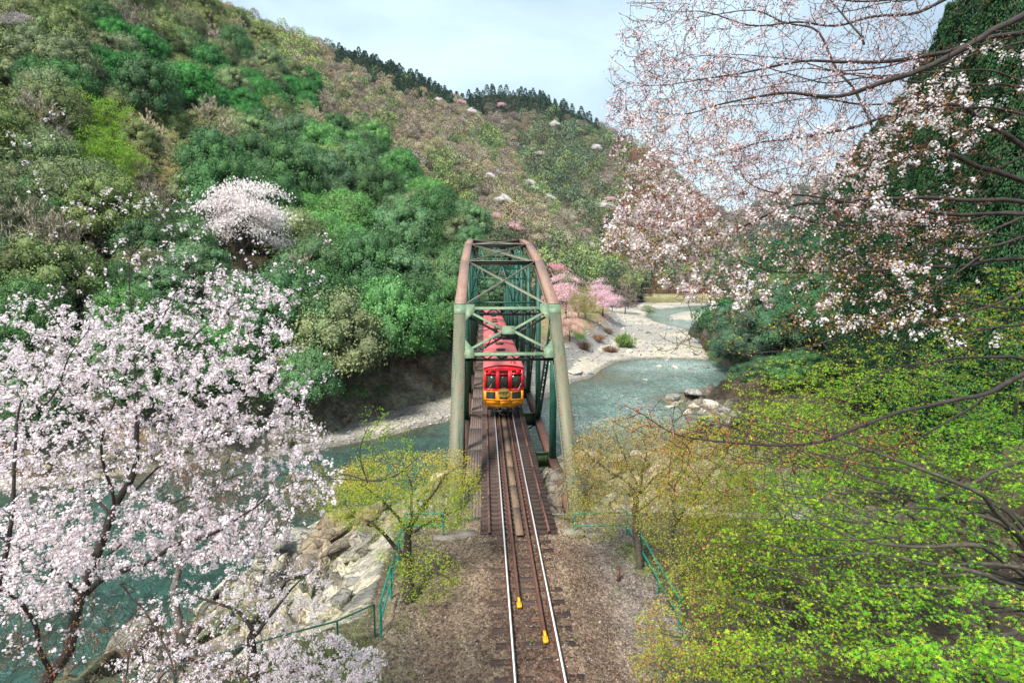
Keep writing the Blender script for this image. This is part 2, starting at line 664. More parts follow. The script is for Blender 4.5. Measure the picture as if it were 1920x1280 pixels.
NEAR = [(-30, -60), (-25, -20), (-23, 20), (-21, 34), (-14.5, 48), (-6, 56), (3, 61), (15, 68), (27, 75), (35, 84), (34, 93), (31, 99), (31, 103), (37, 107), (47, 107),
        (58, 125), (75, 150), (95, 190), (112, 232), (150, 250), (230, 330), (330, 400)]
FAR = [(330, 470), (220, 425), (140, 382), (98, 340), (84, 299), (78, 262), (80, 216), (79, 190), (68, 165), (57, 147), (52, 150), (44, 151), (33, 146),
       (27, 135), (22, 123), (17, 118), (12, 106), (4, 97), (-5.5, 88.5), (-9.5, 86), (-14, 81), (-19, 77), (-24, 73.5), (-40, 67), (-60, 58), (-80, 30), (-85, -60)]
WATER = NEAR + FAR
ISLE = [(88, 277), (97, 262), (106, 254), (125, 262), (150, 338), (140, 345), (112, 326), (98, 305)]
TERR = [(9, 113), (18, 126), (24, 146), (34, 168), (46, 198), (60, 246), (72, 320), (60, 520), (-60, 520), (-60, 130)]
PLAT = [(-4.7, 22.3), (-4.7, 15.6), (-10, 12.4), (-13, 0), (-14, -70), (120, -70), (80, 34), (45, 30), (28, 24), (16, 21.5), (9, 22), (5, 22.3)]


def height(X, Y):
    wd = pdist(X, Y, WATER, True)
    iw = inside(X, Y, WATER)
    isl = inside(X, Y, ISLE)
    idd = pdist(X, Y, ISLE, True)
    pl = inside(X, Y, PLAT)
    pdn = np.where(pl, 0, pdist(X, Y, PLAT, True))
    nd = pdist(X, Y, NEAR)
    # which bank: near bank lies on the camera side of the near shore
    near = ~iw & (nd < pdist(X, Y, FAR))
    n1 = fbm(X * .35, Y * .35, 5, 3, True)
    n2 = fbm(X * 1.1, Y * 1.1, 4, 11, True)
    n3 = fbm(X * .09, Y * .09, 3, 21)
    f = nd / (nd + pdn + 1e-6)
    amp = sm(nd / 4) * sm(pdn / 3)
    # fractured limestone: tilted blocks with sharp steps between them
    wx, wy = X + 2.5 * (n3 - .5), Y + 2.5 * (n2 - .5)
    st = fbm(wx * .30 + wy * .16, wy * .22 - wx * .10, 4, 61) * 7
    blk = (np.floor(st) + sm((st - np.floor(st) - .72) / .28)) / 7 - .5
    st2 = fbm(wx * .9 - wy * .4, wy * .8 + wx * .3, 3, 63) * 6
    blk2 = (np.floor(st2) + sm((st2 - np.floor(st2) - .7) / .3)) / 6 - .5
    zn = -14 + 13.35 * f ** .85 + amp * ((n1 - .5) * 2.0 + blk * 6.0 + blk2 * 1.8 + (n2 - .5) * .5)
    zn = np.where(pl, -.65 - .07 * np.clip(X - 5.5, 0, 14) + (fbm(X * .7, Y * .7, 3, 5) - .5) * .22 * sm((abs(X) - 4.5) / 2), zn)
    it = inside(X, Y, TERR)
    td = np.where(it, pdist(X, Y, TERR, True), 0)
    zf = -14 + .9 * (1 - np.exp(-wd / 5)) + (n3 - .5) * 1.0 * sm(wd / 6) + (n2 - .5) * .4 * sm(wd / 3) + 5.8 * sm(td / 11) + (n1 - .5) * 1.4 * sm(td / 4) * (1 - sm((td - 9) / 8))
    z = np.where(near, zn, zf)
    zw = -14 - np.clip(wd * .25, 0, 2.0) + (n2 - .6) * .5 * np.exp(-wd / 3)
    z = np.where(iw, zw, z)
    z = np.where(isl, -14 + .8 * (1 - np.exp(-idd / 5)) + (n2 - .5) * .3, z)
    return z, dict(blk=blk2, wd=wd, iw=iw & ~isl, near=near, pl=pl, td=td, pdn=pdn, nd=nd, n1=n1, n2=n2, n3=n3)


def grid_mesh(name, xs, ys, hf, colf, mat, smooth=True, matf=None):
    X, Y = np.meshgrid(xs, ys)
    Z, inf = hf(X, Y)
    Cc = colf(X, Y, Z, inf)
    V = np.stack([X, Y, Z], -1).reshape(-1, 3)
    r, c = X.shape
    i = np.arange(r - 1)[:, None] * c + np.arange(c - 1)[None]
    F = np.stack([i, i + 1, i + c + 1, i + c], -1).reshape(-1, 4)
    mb = MB().add(V, F, Cc.reshape(-1, 3))
    if matf is not None:
        mb.M = [(matf(X, Y, inf)[:-1, :-1]).astype(int).reshape(-1)]
    o = mb.build(name, mat, smooth=smooth)
    o['kind'] = 'structure'
    return o


def lerp(a, b, t):
    return a * (1 - t[..., None]) + b * t[..., None]


def terr_col(X, Y, Z, q):
    c = lambda *v: np.broadcast_to(np.array(v, float), X.shape + (3,))
    nA = fbm(X * .5, Y * .5, 5, 31)
    nB = fbm(X * .16, Y * .16, 4, 37)
    gravel = lerp(c(.34, .32, .29), c(.50, .45, .37), sm((q['n3'] - .35) * 3))
    rock = lerp(c(.42, .40, .36), c(.66, .62, .54), sm((nA - .35) * 3.5))
    rock = lerp(rock, c(.22, .20, .18), sm((q['n1'] - .66) * 7) * .8)
    rock = rock * (.72 + .56 * fbm(X * 1.7, Y * 1.7, 4, 71))[..., None]
    rock = lerp(rock, c(.34, .22, .10), sm((nB - .68) * 9) * .6)
    rock = lerp(rock, c(.10, .14, .04), sm((fbm(X * .3, Y * .3, 4, 51) - .6) * 9) * .8)
    soil = lerp(c(.13, .095, .07), c(.20, .155, .12), sm((nA - .4) * 4))
    soil = lerp(soil, c(.10, .14, .035), sm((nB - .5) * 7) * .7)
    litter = lerp(c(.040, .030, .020), c(.085, .062, .042), sm((nA - .4) * 4))  # leaf litter, colour darkened to carry the shade under the maples
    grass = lerp(c(.22, .21, .09), c(.30, .24, .13), sm((nB - .45) * 4))
    brush = lerp(c(.26, .17, .11), c(.34, .25, .18), nA)
    col = gravel.copy()
    t = q['td']
    col = np.where(((t > .5) & (t <= 9))[..., None], lerp(c(.27, .26, .25), brush, sm((t - 4) / 4)), col)
    col = np.where((t > 9)[..., None], lerp(grass, brush, sm((nA - .5) * 6)), col)
    right = sm((X - 11) / 7) * (1 - sm((5 - q['nd']) / 4))
    nearc = lerp(rock, litter, right * (q['near'] * 1.0))
    col = np.where(q['near'][..., None], nearc, col)
    col = np.where(q['pl'][..., None], lerp(soil, litter, sm((X - 5.5) / 3)), col)
    col = np.where(q['iw'][..., None], c(.10, .095, .06), col)
    wet = (Z < -13.75) & ~q['iw']
    col = np.where(wet[..., None], col * .6, col)
    return col


xs = np.concatenate([np.arange(-150, -45, 3.5), np.arange(-45, -26, .6), np.arange(-26, -3.5, .16), np.arange(-3.5, 60, .42), np.arange(60, 120, 1.6), np.arange(120, 400, 6)])
ys = np.concatenate([np.arange(-70, -5, 5), np.arange(-5, 12, .45), np.arange(12, 52, .17), np.arange(52, 110, .45), np.arange(110, 200, 1.1), np.arange(200, 540, 4)])
grid_mesh('terrain', xs, ys, height, terr_col, [M['ground'], M['cliff']], matf=lambda X, Y, q: q['near'] & ~q['pl'] & ((X < 15) | (q['nd'] < 6)))

# the wide sheet that reaches the horizon
g = MB()
ang = np.linspace(0, 2 * math.pi, 65)[:-1]
gv = np.concatenate([np.stack([np.cos(ang) * r_, np.sin(ang) * r_, np.full(64, -17.0)], -1) for r_ in (1, 600, 3000, 14000)])
gf = []
for k in range(3):
    for j in range(64):
        gf.append([k * 64 + j, k * 64 + (j + 1) % 64, (k + 1) * 64 + (j + 1) % 64, (k + 1) * 64 + j])
gf = np.array(gf)
g.add(gv, gf, (.07, .08, .04))
g.add(gv[:64], np.array([[0, i, i + 1, i + 1] for i in range(1, 63)])[:, :3], (.07, .08, .04))
o = g.build('ground', M['hill'])
o['kind'] = 'structure'

# river
xs2 = np.concatenate([np.arange(-90, 60, 1.2), np.arange(60, 345, 4)])
ys2 = np.concatenate([np.arange(-60, 160, 1.2), np.arange(160, 480, 3)])


def water_h(X, Y):
    return np.full(X.shape, -14.0) + (fbm(X * .25, Y * .45, 3, 77) - .5) * .10, {}


def water_c(X, Y, Z, q):
    wd = pdist(X, Y, WATER, True)
    # rapids: upstream channel, where it pours into the lower pool, and the run towards the bridge
    fast = np.exp(-((X - 46) / 14) ** 2 - ((Y - 140) / 12) ** 2) * 1.0 + .9 * np.exp(-((X - 80) / 30) ** 2 - ((Y - 235) / 60) ** 2)
    fast += .50 * np.exp(-((X - 34) / 24) ** 2 - ((Y - 104) / 26) ** 2) + .05 + .3 * np.exp(-((X - 15) / 14) ** 2 - ((Y - 88) / 12) ** 2) + .5 * np.exp(-((X - 105) / 40) ** 2 - ((Y - 330) / 40) ** 2)
    fast = np.clip(fast * (.4 + 1.2 * fbm(X * .12, Y * .12, 3, 88)), 0, 1)
    shallow = np.exp(-wd / 1.6) * .8 + .55 * np.exp(-((X - 26) / 7) ** 2 - ((Y - 124) / 7) ** 2)
    return np.stack([fast, np.clip(shallow, 0, 1), 0 * X], -1)


grid_mesh('river', xs2, ys2, water_h, water_c, M['water'])


# ---------------------------------------------------------------- hills: lofted between a foot line and a ridge line
def loft(name, cols, mat, nu=70, nv=110, amp=3.0, foot=(.12, .16), seed=1, rock=True, back=None, wl=.03, rise=(6, 7.5)):
    """cols: (px, depth_foot, z_foot, depth_ridge, py_ridge)"""
    cols = np.array(cols, float)
    v = np.linspace(0, 1, nv)
    k = np.linspace(0, 1, len(cols))
    c = np.stack([np.interp(v, k, cols[:, i]) for i in range(5)], 1)
    # smooth the columns a little
    for _ in range(3):
        c[1:-1] = (c[:-2] + 2 * c[1:-1] + c[2:]) / 4
    u = np.linspace(0, 1, nu)
    rows = []
    for uu in u:
        zr = CAM[2] + (509 - c[:, 4]) / FPX * c[:, 3] / math.cos(TH)
        # steep rocky foot (metres deep, metres high), then an even slope
        t_ = (uu - foot[0]) / (1 - foot[0])
        if uu < foot[0]:
            d = c[:, 1] + uu / foot[0] * rise[0]
            z = c[:, 2] + uu / foot[0] * rise[1]
        else:
            d = c[:, 1] + rise[0] + (c[:, 3] - c[:, 1] - rise[0]) * t_
            z = c[:, 2] + rise[1] + (zr - c[:, 2] - rise[1]) * t_ ** 1.06
        xc = (c[:, 0] - 960) / FPX * d
        X = CAM[0] + xc * RT[0] + d * math.sin(YAW)
        Y = CAM[1] + xc * RT[1] + d * math.cos(YAW)
        rows.append(np.stack([X, Y, z], -1))
    last = rows[-1]
    d3 = np.array([math.sin(YAW), math.cos(YAW), 0])
    bk = back or 120
    rows.append(last + d3 * bk * .3 + np.array([0, 0, -bk * .04]))
    rows.append(last + d3 * bk + np.array([0, 0, -bk * .5]))
    rows.append(last + d3 * bk * 2 + np.array([0, 0, -bk * 1.4]))
    G = np.stack(rows, 0)
    e = np.concatenate([sm(np.minimum(u * 8, (1 - u) * 6 + .15)), [0, 0, 0]])[:, None]
    nn = fbm(G[..., 0] * wl, G[..., 1] * wl, 4, seed) - .5
    G[..., 2] += nn * amp * 2 * e
    if rock:
        n2 = fbm(G[..., 0] * .25 + G[..., 2] * .2, G[..., 1] * .25 + G[..., 2] * .3, 4, seed + 5, True) - .5
        ff = np.concatenate([np.exp(-((u - foot[0] * .6) / (foot[0] * .6)) ** 2), [0, 0, 0]])[:, None]
        G[..., 1] -= n2 * 5 * ff
        G[..., 0] += n2 * 2 * ff
    r, cc = G.shape[:2]
    i = np.arange(r - 1)[:, None] * cc + np.arange(cc - 1)[None]
    F = np.stack([i, i + 1, i + cc + 1, i + cc], -1).reshape(-1, 4)
    V = G.reshape(-1, 3)
    uu = np.repeat(np.concatenate([u, [1, 1, 1]]), cc)
    n3 = fbm(V[:, 0] * .2, V[:, 1] * .2 + V[:, 2] * .2, 4, seed + 9)
    n4 = fbm(V[:, 0] * .07 + V[:, 2] * .1, V[:, 1] * .07, 4, seed + 19)
    col = np.outer(1 - n3, [.06, .05, .03]) + np.outer(n3, [.11, .09, .05])
    if rock:
        rk = np.outer(1 - n3, [.17, .15, .12]) + np.outer(n3, [.40, .38, .32])
        rk = np.where((n4 > .62)[:, None], [.20, .13, .09], rk)
        rk = np.where((n4 < .40)[:, None], [.12, .16, .05], rk)
        t = sm((foot[0] * 1.35 - uu) / (foot[0] * .5))[:, None]
        col = rk * t + col * (1 - t)
    mb = MB().add(V, F, col)
    if rock:
        mb.M = [((np.arange(r - 1) < foot[0] * 1.35 * nu)[:, None] & np.ones(cc - 1, bool)[None]).astype(int).reshape(-1)]
    o = mb.build(name, [mat, M['cliff']], smooth=not rock)
    o['kind'] = 'structure'
    return G[:nu]


def surf_samples(G, n, r, umin=0.0, umax=1.0):
    """random points on a loft, even over its area"""
    nu, nv = G.shape[:2]
    P00, P10, P01 = G[:-1, :-1], G[1:, :-1], G[:-1, 1:]
    a = np.linalg.norm(np.cross(P10 - P00, P01 - P00), axis=-1)
    a[:int(umin * (nu - 1))] = 0
    if umax < 1:
        a[int(umax * (nu - 1)):] = 0
    pr = a.ravel() / a.sum()
    idx = r.choice(len(pr), n, p=pr)
    i, j = np.unravel_index(idx, a.shape)
    s, t = r.random((2, n, 1))
    p = (G[i, j] * (1 - s) * (1 - t) + G[i + 1, j] * s * (1 - t) + G[i, j + 1] * (1 - s) * t + G[i + 1, j + 1] * s * t)
    return p, (i + s[:, 0]) / (nu - 1), (j + t[:, 0]) / (nv - 1)


def thin(P, rad):
    """keep points at least rad apart (grid hash)"""
    cell = {}
    keep = []
    for i, p in enumerate(P):
        rr = rad[i] if np.ndim(rad) else rad
        k = (int(p[0] // rr), int(p[1] // rr))
        ok = True
        for dx in (-1, 0, 1):
            for dy in (-1, 0, 1):
                for j in cell.get((k[0] + dx, k[1] + dy), ()):
                    q = P[j]
                    if (p[0] - q[0]) ** 2 + (p[1] - q[1]) ** 2 + .5 * (p[2] - q[2]) ** 2 < rr * rr:
                        ok = False
                        break
                if not ok:
                    break
            if not ok:
                break
        if ok:
            cell.setdefault(k, []).append(i)
            keep.append(i)
    return np.array(keep)


H1 = loft('hillside', [(-800, 46, -15, 330, -560), (-400, 56, -15, 360, -420), (0, 60, -15, 390, -260), (200, 63, -15, 400, -140), (400, 67, -15, 390, 35),
                       (500, 71, -15, 360, 105), (575, 75, -14.8, 322, 172), (640, 82, -14, 280, 240), (700, 88.5, -13.6, 250, 300), (800, 97, -13.6, 200, 362), (870, 103, -13.5, 165, 430),
                       (915, 108, -13, 140, 480), (945, 112, -9, 130, 500), (975, 116, -8, 150, 530)], M['hill'], seed=3, amp=2.5, back=60)
H2 = loft('hill', [(-300, 330, -8, 760, -250), (300, 300, -8, 720, -60), (380, 290, -8, 710, 22), (480, 280, -8, 720, 62), (560, 270, -8, 730, 90), (640, 265, -8, 750, 122), (700, 260, -8, 760, 137),
                   (780, 255, -8, 770, 166), (850, 250, -8, 780, 203), (905, 250, -8, 740, 245), (950, 255, -8, 690, 290), (1000, 262, -8, 640, 352), (1060, 290, -8, 600, 412), (1100, 330, -8, 570, 450), (1150, 370, -8, 520, 490), (1200, 400, -8, 480, 520)],
         M['hill'], seed=13, amp=8, rock=False, foot=(.05, .06), nv=120, wl=.012)
H3 = loft('hill', [(700, 520, -8, 900, 190), (870, 500, -8, 920, 205), (930, 500, -8, 950, 196), (1010, 490, -8, 960, 200), (1060, 480, -8, 960, 224), (1100, 470, -8, 950, 240), (1160, 465, -8, 920, 275), (1210, 460, -8, 880, 300),
                   (1300, 455, -8, 830, 370), (1400, 460, -8, 760, 440), (1480, 470, -8, 700, 490), (1560, 480, -8, 640, 520)],
         M['hill'], seed=23, amp=10, rock=False, foot=(.05, .04), nv=110, wl=.010)
H4 = loft('hill', [(1180, 1500, -8, 2500, 470), (1330, 1500, -8, 2500, 440), (1400, 1500, -8, 2500, 400), (1450, 1500, -8, 2500, 375), (1500, 1500, -8, 2500, 352), (1600, 1500, -8, 2500, 340), (1800, 1500, -8, 2500, 330), (2300, 1500, -8, 2500, 330)],
         M['hill'], seed=33, amp=30, rock=False, foot=(.05, .03), nu=50, nv=80, wl=.004)
H5 = loft('hillside', [(1318, 172, -15.5, 178, 650), (1324, 160, -15, 186, 622), (1334, 150, -15, 192, 600), (1370, 135, -15, 195, 560), (1450, 118, -15, 200, 490), (1550, 108, -15, 200, 400), (1650, 95, -15, 190, 290), (1750, 80, -14, 170, 150), (1900, 64, -10, 150, 20), (2200, 45, -6, 130, -150), (2900, 30, -4, 100, -400)],
         M['hill'], seed=43, amp=2.0, back=60)


# ================================================================== TREE GENERATOR
def rnd(r, n):
    return norm(r.normal(size=(n, 3)))


def clump_crown(r, nclump, per, size, flat=.75, cr=(.28, .42), hue=.12, spread=.68, core=True, up=.5, bot=-.25):
    """broad crown of many leaf clumps; unit radius"""
    mb = MB()
    d = rnd(r, nclump * 6)
    d = d[d[:, 2] > bot]
    # spread clump directions evenly
    ch = [0]
    for _ in range(nclump - 1):
        dist = np.min(np.linalg.norm(d[:, None] - d[ch][None], axis=2), axis=1) + r.random(len(d)) * .12
        ch.append(int(np.argmax(dist)))
    d = d[ch]
    rad = r.uniform(*cr, len(d))
    cen = d * (spread + r.uniform(-.12, .08, (len(d), 1))) * np.array([1, 1, flat])
    cen[:, 2] += flat * .75
    for i in range(len(d)):
        n = int(per * (rad[i] / cr[1]) ** 2)
        q = norm(rnd(r, n) + d[i] * .7 + np.array([0, 0, .25]))
        # uneven outline: leaf tufts stand out by different amounts
        tuft = 1 + .22 * np.sin(q[:, 0] * 7 + i) * np.sin(q[:, 1] * 8 + 2 * i) + .16 * np.sin(q[:, 2] * 15 + q[:, 0] * 11 + i)
        p = cen[i] + q * rad[i] * tuft[:, None] * (r.uniform(.78, 1.06, (n, 1))) * np.array([1.1, 1.1, .82])
        base = r.uniform(1 - hue, 1 + hue, 3) * r.uniform(.72, 1.28)
        colr = base[None] * r.uniform(.7, 1.35, (n, 1)) * r.uniform(.93, 1.07, (n, 3))
        nr = norm(q * .7 + np.array([0, 0, up]) + r.normal(size=(n, 3)) * .45)
        cards(p, nr, size * r.uniform(.7, 1.3, n), size * r.uniform(.5, .8, n), colr, mb, r, bend=.15)
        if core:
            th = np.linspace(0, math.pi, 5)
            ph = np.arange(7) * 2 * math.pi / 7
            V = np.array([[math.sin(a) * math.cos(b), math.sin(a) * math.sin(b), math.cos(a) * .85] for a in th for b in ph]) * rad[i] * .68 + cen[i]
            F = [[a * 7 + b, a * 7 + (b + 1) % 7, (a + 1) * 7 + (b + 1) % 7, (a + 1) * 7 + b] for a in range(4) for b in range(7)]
            mb.add(V, F, base * .8)  # core tinted darker: shade inside the clump put into its colour
    return mb


def simple_trunk(r, h=1.0, rad=.05, limbs=5, spread=.5, z0=-.5):
    mb = MB()
    pts = np.array([[0, 0, z0], [.02, .01, z0 * .3], [r.uniform(-.04, .04), r.uniform(-.04, .04), h * .4], [r.uniform(-.06, .06), r.uniform(-.06, .06), h * .75]])
    mb.tube(pts, [rad * 1.3, rad, rad * .75, rad * .4], 6, cap=False)
    for i in range(limbs):
        a = i * 2.4 + r.uniform(0, 1)
        s = pts[2] * (.5 + .1 * i)
        s[2] = h * (.15 + .09 * i)
        e = s + np.array([math.cos(a) * spread, math.sin(a) * spread, h * .45])
        mid = (s + e) / 2 + np.array([math.cos(a), math.sin(a), -.3]) * spread * .12
        mb.tube(np.array([s, mid, e]), [rad * .5, rad * .33, rad * .12], 5, cap=False)
    return mb


def twig_tree(r, nt=260, flat=.8, rad=.045, z0=-.5, sliver=2600, sl=(.16, .016), shape=None):
    """open crown of limbs and fine twigs; unit radius. returns trunk mb, twig tip points, outward dirs"""
    tips = rnd(r, nt) * (r.random((nt, 1)) ** .4)
    tips[:, 2] = abs(tips[:, 2]) * flat * 1.5 + .12 * r.random(nt)
    tips[:, :2] *= .95
    limb = [np.array([[0, 0, z0], [0, 0, -.1], [.02, .02, .25]])]
    T = grow_tree(r, limb, [np.array([rad * 1.4, rad, rad * .8])], tips, step=.12, r_tip=.004, sides=(6, 4, 3), curve=.35, taper=.55)
    return T


def grow_tree(r, limbs, radii, tips, step=.15, r_tip=.003, sides=(8, 5, 3), curve=.4, taper=.5, lift=0.0, wob=.06, thresh=(.03, .010), maxlen=None):
    """limbs: polylines; tips: points to reach. Every tip is joined to the nearest wood already there."""
    mb = MB()
    nodes, ndir, nrad = [], [], []
    for P, R in zip(limbs, radii):
        P, R = np.asarray(P, float), np.asarray(R, float)
        # resample with a smooth curve
        seg = np.linalg.norm(np.diff(P, axis=0), axis=1)
        t = np.concatenate([[0], np.cumsum(seg)])
        n = max(3, int(t[-1] / step))
        tt = np.linspace(0, t[-1], n)
        Q = np.stack([np.interp(tt, t, P[:, k]) for k in range(3)], 1)
        RR = np.interp(tt, t, R)
        for _ in range(3):
            Q[1:-1] = (Q[:-2] + 2 * Q[1:-1] + Q[2:]) / 4
        wv = np.stack([vnoise(tt * 1.7 + 7 * q_, tt * 0 + k_ * 3.3, 5) - .5 for q_, k_ in ((1, len(nodes) % 97), (2, len(nodes) % 89), (3, len(nodes) % 83))], 1)
        Q[1:-1] += wv[1:-1] * (.12 + RR[1:-1, None]) * min(1, t[-1] / 3) + r.normal(size=(n - 2, 3)) * RR[1:-1, None] * .06
        mb.tube(Q, RR, sides[0], cap=False)
        D = norm(np.gradient(Q, axis=0))
        nodes += list(Q)
        ndir += list(D)
        nrad += list(RR)
    cap_ = len(nodes) + len(tips) * 14 + 10
    NA = np.empty((cap_, 3))
    DA = np.empty((cap_, 3))
    RA = np.empty(cap_)
    k = len(nodes)
    NA[:k], DA[:k], RA[:k] = nodes, ndir, nrad
    tips = np.asarray(tips, float)
    d0 = np.array([((NA[:k] - t) ** 2).sum(1).min() for t in tips])
    order = np.argsort(d0)
    ends, edirs, twP, twD = [], [], [], []
    for ti in order:
        t = tips[ti]
        dv = t - NA[:k]
        dd = np.sqrt((dv * dv).sum(1))
        # prefer joining wood that already points towards the tip, and thicker wood
        al = (dv * DA[:k]).sum(1) / (dd + 1e-6)
        j = int(np.argmin(dd * (1.35 - .45 * al) - RA[:k] * 1.5))
        ln = dd[j]
        if ln < step * .5 or (maxlen and ln > maxlen):
            continue
        a = NA[j]
        c = a + (DA[j] * .55 + norm(t - a) * .45) * ln * curve * 1.2 + np.array([0, 0, lift * ln])
        n = int(min(12, max(3, ln / step + 1)))
        s = np.linspace(0, 1, n + 1)[:, None]
        Q = a * (1 - s) ** 2 + c * 2 * s * (1 - s) + t * s * s
        Q[1:-1] += r.normal(size=(n - 1, 3)) * ln * wob * .5
        r0 = min(RA[j] * .72, r_tip + ln * .012 * taper * 2 + .002)
        r0 = max(r0, r_tip)
        RR = np.linspace(r0, r_tip, n + 1)
        kk = sides[0] if r0 > thresh[0] else (sides[1] if r0 > thresh[1] else sides[2])
        V, F = tube(Q, RR, kk)
        mb.add(V, F)
        D = norm(np.gradient(Q, axis=0))
        NA[k:k + n], DA[k:k + n], RA[k:k + n] = Q[1:], D[1:], RR[1:]
        k += n
        ends.append(Q[-1])
        edirs.append(D[-1])
        twP.append(Q[1:])
        twD.append(D[1:])
    return mb, np.array(ends), np.array(edirs), np.concatenate(twP) if twP else np.zeros((0, 3)), np.concatenate(twD) if twD else np.zeros((0, 3))


def bare_proto(r, n=5200, ln=.15, wd=.020, flat=.9, nt=300):
    T = twig_tree(r, nt, flat)
    mb = MB()
    idx = r.integers(0, len(T[3]), n)
    p = T[3][idx]
    out_ = norm(p - np.array([0, 0, .1]))
    dirs = norm(out_ + .5 * T[4][idx] + r.normal(size=p.shape) * .45 + [0, 0, .25])
    L_ = ln * r.uniform(.5, 1.4, n)
    pc = p + dirs * L_[:, None] * .5
    cards(pc, rnd(r, n), L_, wd, r.uniform(.7, 1.3, (n, 1)) * np.ones(3), mb, r, tang=dirs)
    return T[0], mb


def bloom_proto(r, n=9600, size=.040, flat=.72, nlay=34, white=1.0):
    """cherry in bloom: drifts of blossom lying along spreading limbs"""
    T = twig_tree(r, 150, flat)
    mb = MB()
    c = rnd(r, nlay)
    c[:, 2] = abs(c[:, 2])
    c = c * r.uniform(.55, .95, (nlay, 1)) * [1, 1, flat * 1.5] + [0, 0, .1]
    per = n // nlay
    for i in range(nlay):
        q = r.normal(size=(per, 3)) * [.21, .15, .045]
        a = math.atan2(c[i, 1], c[i, 0])
        rot = np.array([[math.cos(a), -math.sin(a), 0], [math.sin(a), math.cos(a), 0], [0, 0, 1]])
        q = q @ rot.T
        q[:, 2] -= .25 * (q[:, :2] @ np.array([math.cos(a), math.sin(a)])) * .9
        p = c[i] + q
        cards(p, norm(rnd(r, per) + [0, 0, .6]), size * r.uniform(.6, 1.3, per), size * r.uniform(.6, 1, per), r.uniform(.8, 1.08, (per, 1)) * np.ones(3), mb, r)
    return T[0], mb


def spring_proto(r, n=6000, nt=200, flat=.85, size=.05):
    T = twig_tree(r, nt, flat)
    mb = MB()
    idx = r.integers(0, len(T[1]), n)
    p = T[1][idx] + r.normal(size=(n, 3)) * [.075, .075, .035]
    colr = r.uniform(.7, 1.3, (n, 1)) * r.uniform(.9, 1.1, (n, 3))
    cards(p, norm(rnd(r, n) * .8 + [0, 0, .7]), size * r.uniform(.6, 1.3, n), size * r.uniform(.4, .7, n), colr, mb, r)
    return T[0], mb


def conifer_proto(r, n=6000, h=3.0, size=.13, tiers=26):
    mb = MB()
    t = r.random(n) ** .8
    tier = np.floor(t * tiers) / tiers
    rad = (1 - tier) ** .75 * 1.0 + .05
    a = r.random(n) * 2 * math.pi
    lob = 1 + .16 * np.sin(a * 5 + tier * 37) + .1 * np.sin(a * 9 + tier * 71)
    rr = rad * lob * (1 - .45 * r.random(n) ** 2)
    z = tier * h - .30 * rr + r.normal(size=n) * .03 + .15
    p = np.stack([np.cos(a) * rr, np.sin(a) * rr, z], 1)
    o_ = np.stack([np.cos(a), np.sin(a), np.full(n, -.35)], 1)
    colr = r.uniform(.65, 1.35, (n, 1)) * r.uniform(.93, 1.07, (n, 3))
    cards(p, norm(np.array([0, 0, 1.]) + r.normal(size=(n, 3)) * .5 + .4 * o_), size * r.uniform(.7, 1.4, n), size * .42, colr, mb, r, tang=o_ + r.normal(size=(n, 3)) * .35, bend=.25)
    tr = MB().tube(np.array([[0, 0, -.4], [0, 0, h * .5], [0, 0, h * .98]]), [.06, .04, .01], 6, cap=False)
    return tr, mb


rp = np.random.default_rng(101)
PROTO = {'evergreen': [], 'bare': [], 'bloom': [], 'spring': [], 'conifer': []}
for i in range(6):
    cmb = clump_crown(rp, 44 + 5 * i, 380, .040, flat=rp.uniform(.75, 1.0), hue=.07, cr=(.18, .36), spread=.72)
    PROTO['evergreen'].append((simple_trunk(rp, .8, .05).build('trunk', M['bark_grey'], data_only=True), cmb.build('crown', M['gloss_leaf'], data_only=True)))
for i in range(3):
    a, b = bare_proto(rp)
    PROTO['bare'].append((a.build('trunk', M['bark_grey'], data_only=True), b.build('crown', M['leaf'], data_only=True)))
    a, b = bloom_proto(rp)
    PROTO['bloom'].append((a.build('trunk', M['bark_dark'], data_only=True), b.build('crown', M['petal'], data_only=True)))
    a, b = spring_proto(rp)
    PROTO['spring'].append((a.build('trunk', M['bark_grey'], data_only=True), b.build('crown', M['spring_leaf'], data_only=True)))
    a, b = conifer_proto(rp)
    PROTO['conifer'].append((a.build('trunk', M['bark_grey'], data_only=True), b.build('crown', M['leaf'], data_only=True)))
NAMES = {'evergreen': 'evergreen_tree', 'bare': 'bare_tree', 'bloom': 'cherry_tree', 'spring': 'broadleaf_tree', 'conifer': 'conifer_tree'}
PR = np.random.default_rng(55)


def put_tree(kind, p, size, color, label, group=None, zs=1.0, name=None, cat='tree', rz=None, trunk=True, var=None):
    pr = PROTO[kind]
    t_, c_ = pr[(PR.integers(len(pr)) if var is None else var)]
    o = thing(name or NAMES[kind], label, cat, p, PR.uniform(0, 6.28) if rz is None else rz, group)
    o.scale = (size, size, size * zs)
    if trunk:
        link('trunk', t_, o)
    c = link('crown', c_, o)
    c.color = (*color, 1)
    return o


def low_arrays(kind, r):
    if kind == 'evergreen':
        mb = clump_crown(r, 9, 34, .20, flat=.8, cr=(.42, .58), spread=.5, hue=.05, core=False)
    elif kind == 'fine':
        mb = clump_crown(r, 13, 60, .13, flat=.8, cr=(.36, .5), spread=.55, hue=.05, core=False)
    elif kind == 'bare':
        mb = MB()
        n = 300
        p = rnd(r, n) * (r.random((n, 1)) ** .33) * [.95, .95, .75]
        p[:, 2] = abs(p[:, 2]) + .15
        d = norm(p + r.normal(size=(n, 3)) * .35 + [0, 0, .3])
        cards(p, rnd(r, n), .34 * r.uniform(.6, 1.3, n), .06, r.uniform(.6, 1.35, (n, 1)) * np.ones(3), mb, r, tang=d)
    elif kind == 'conifer':
        _, mb = conifer_proto(r, 240, 2.6, .36, 9)
        return np.concatenate(mb.V), np.concatenate(mb.F), np.concatenate(mb.C)
    q = [f for f in mb.F if f.shape[1] == 4]
    return np.concatenate(mb.V), np.concatenate(q), np.concatenate(mb.C)


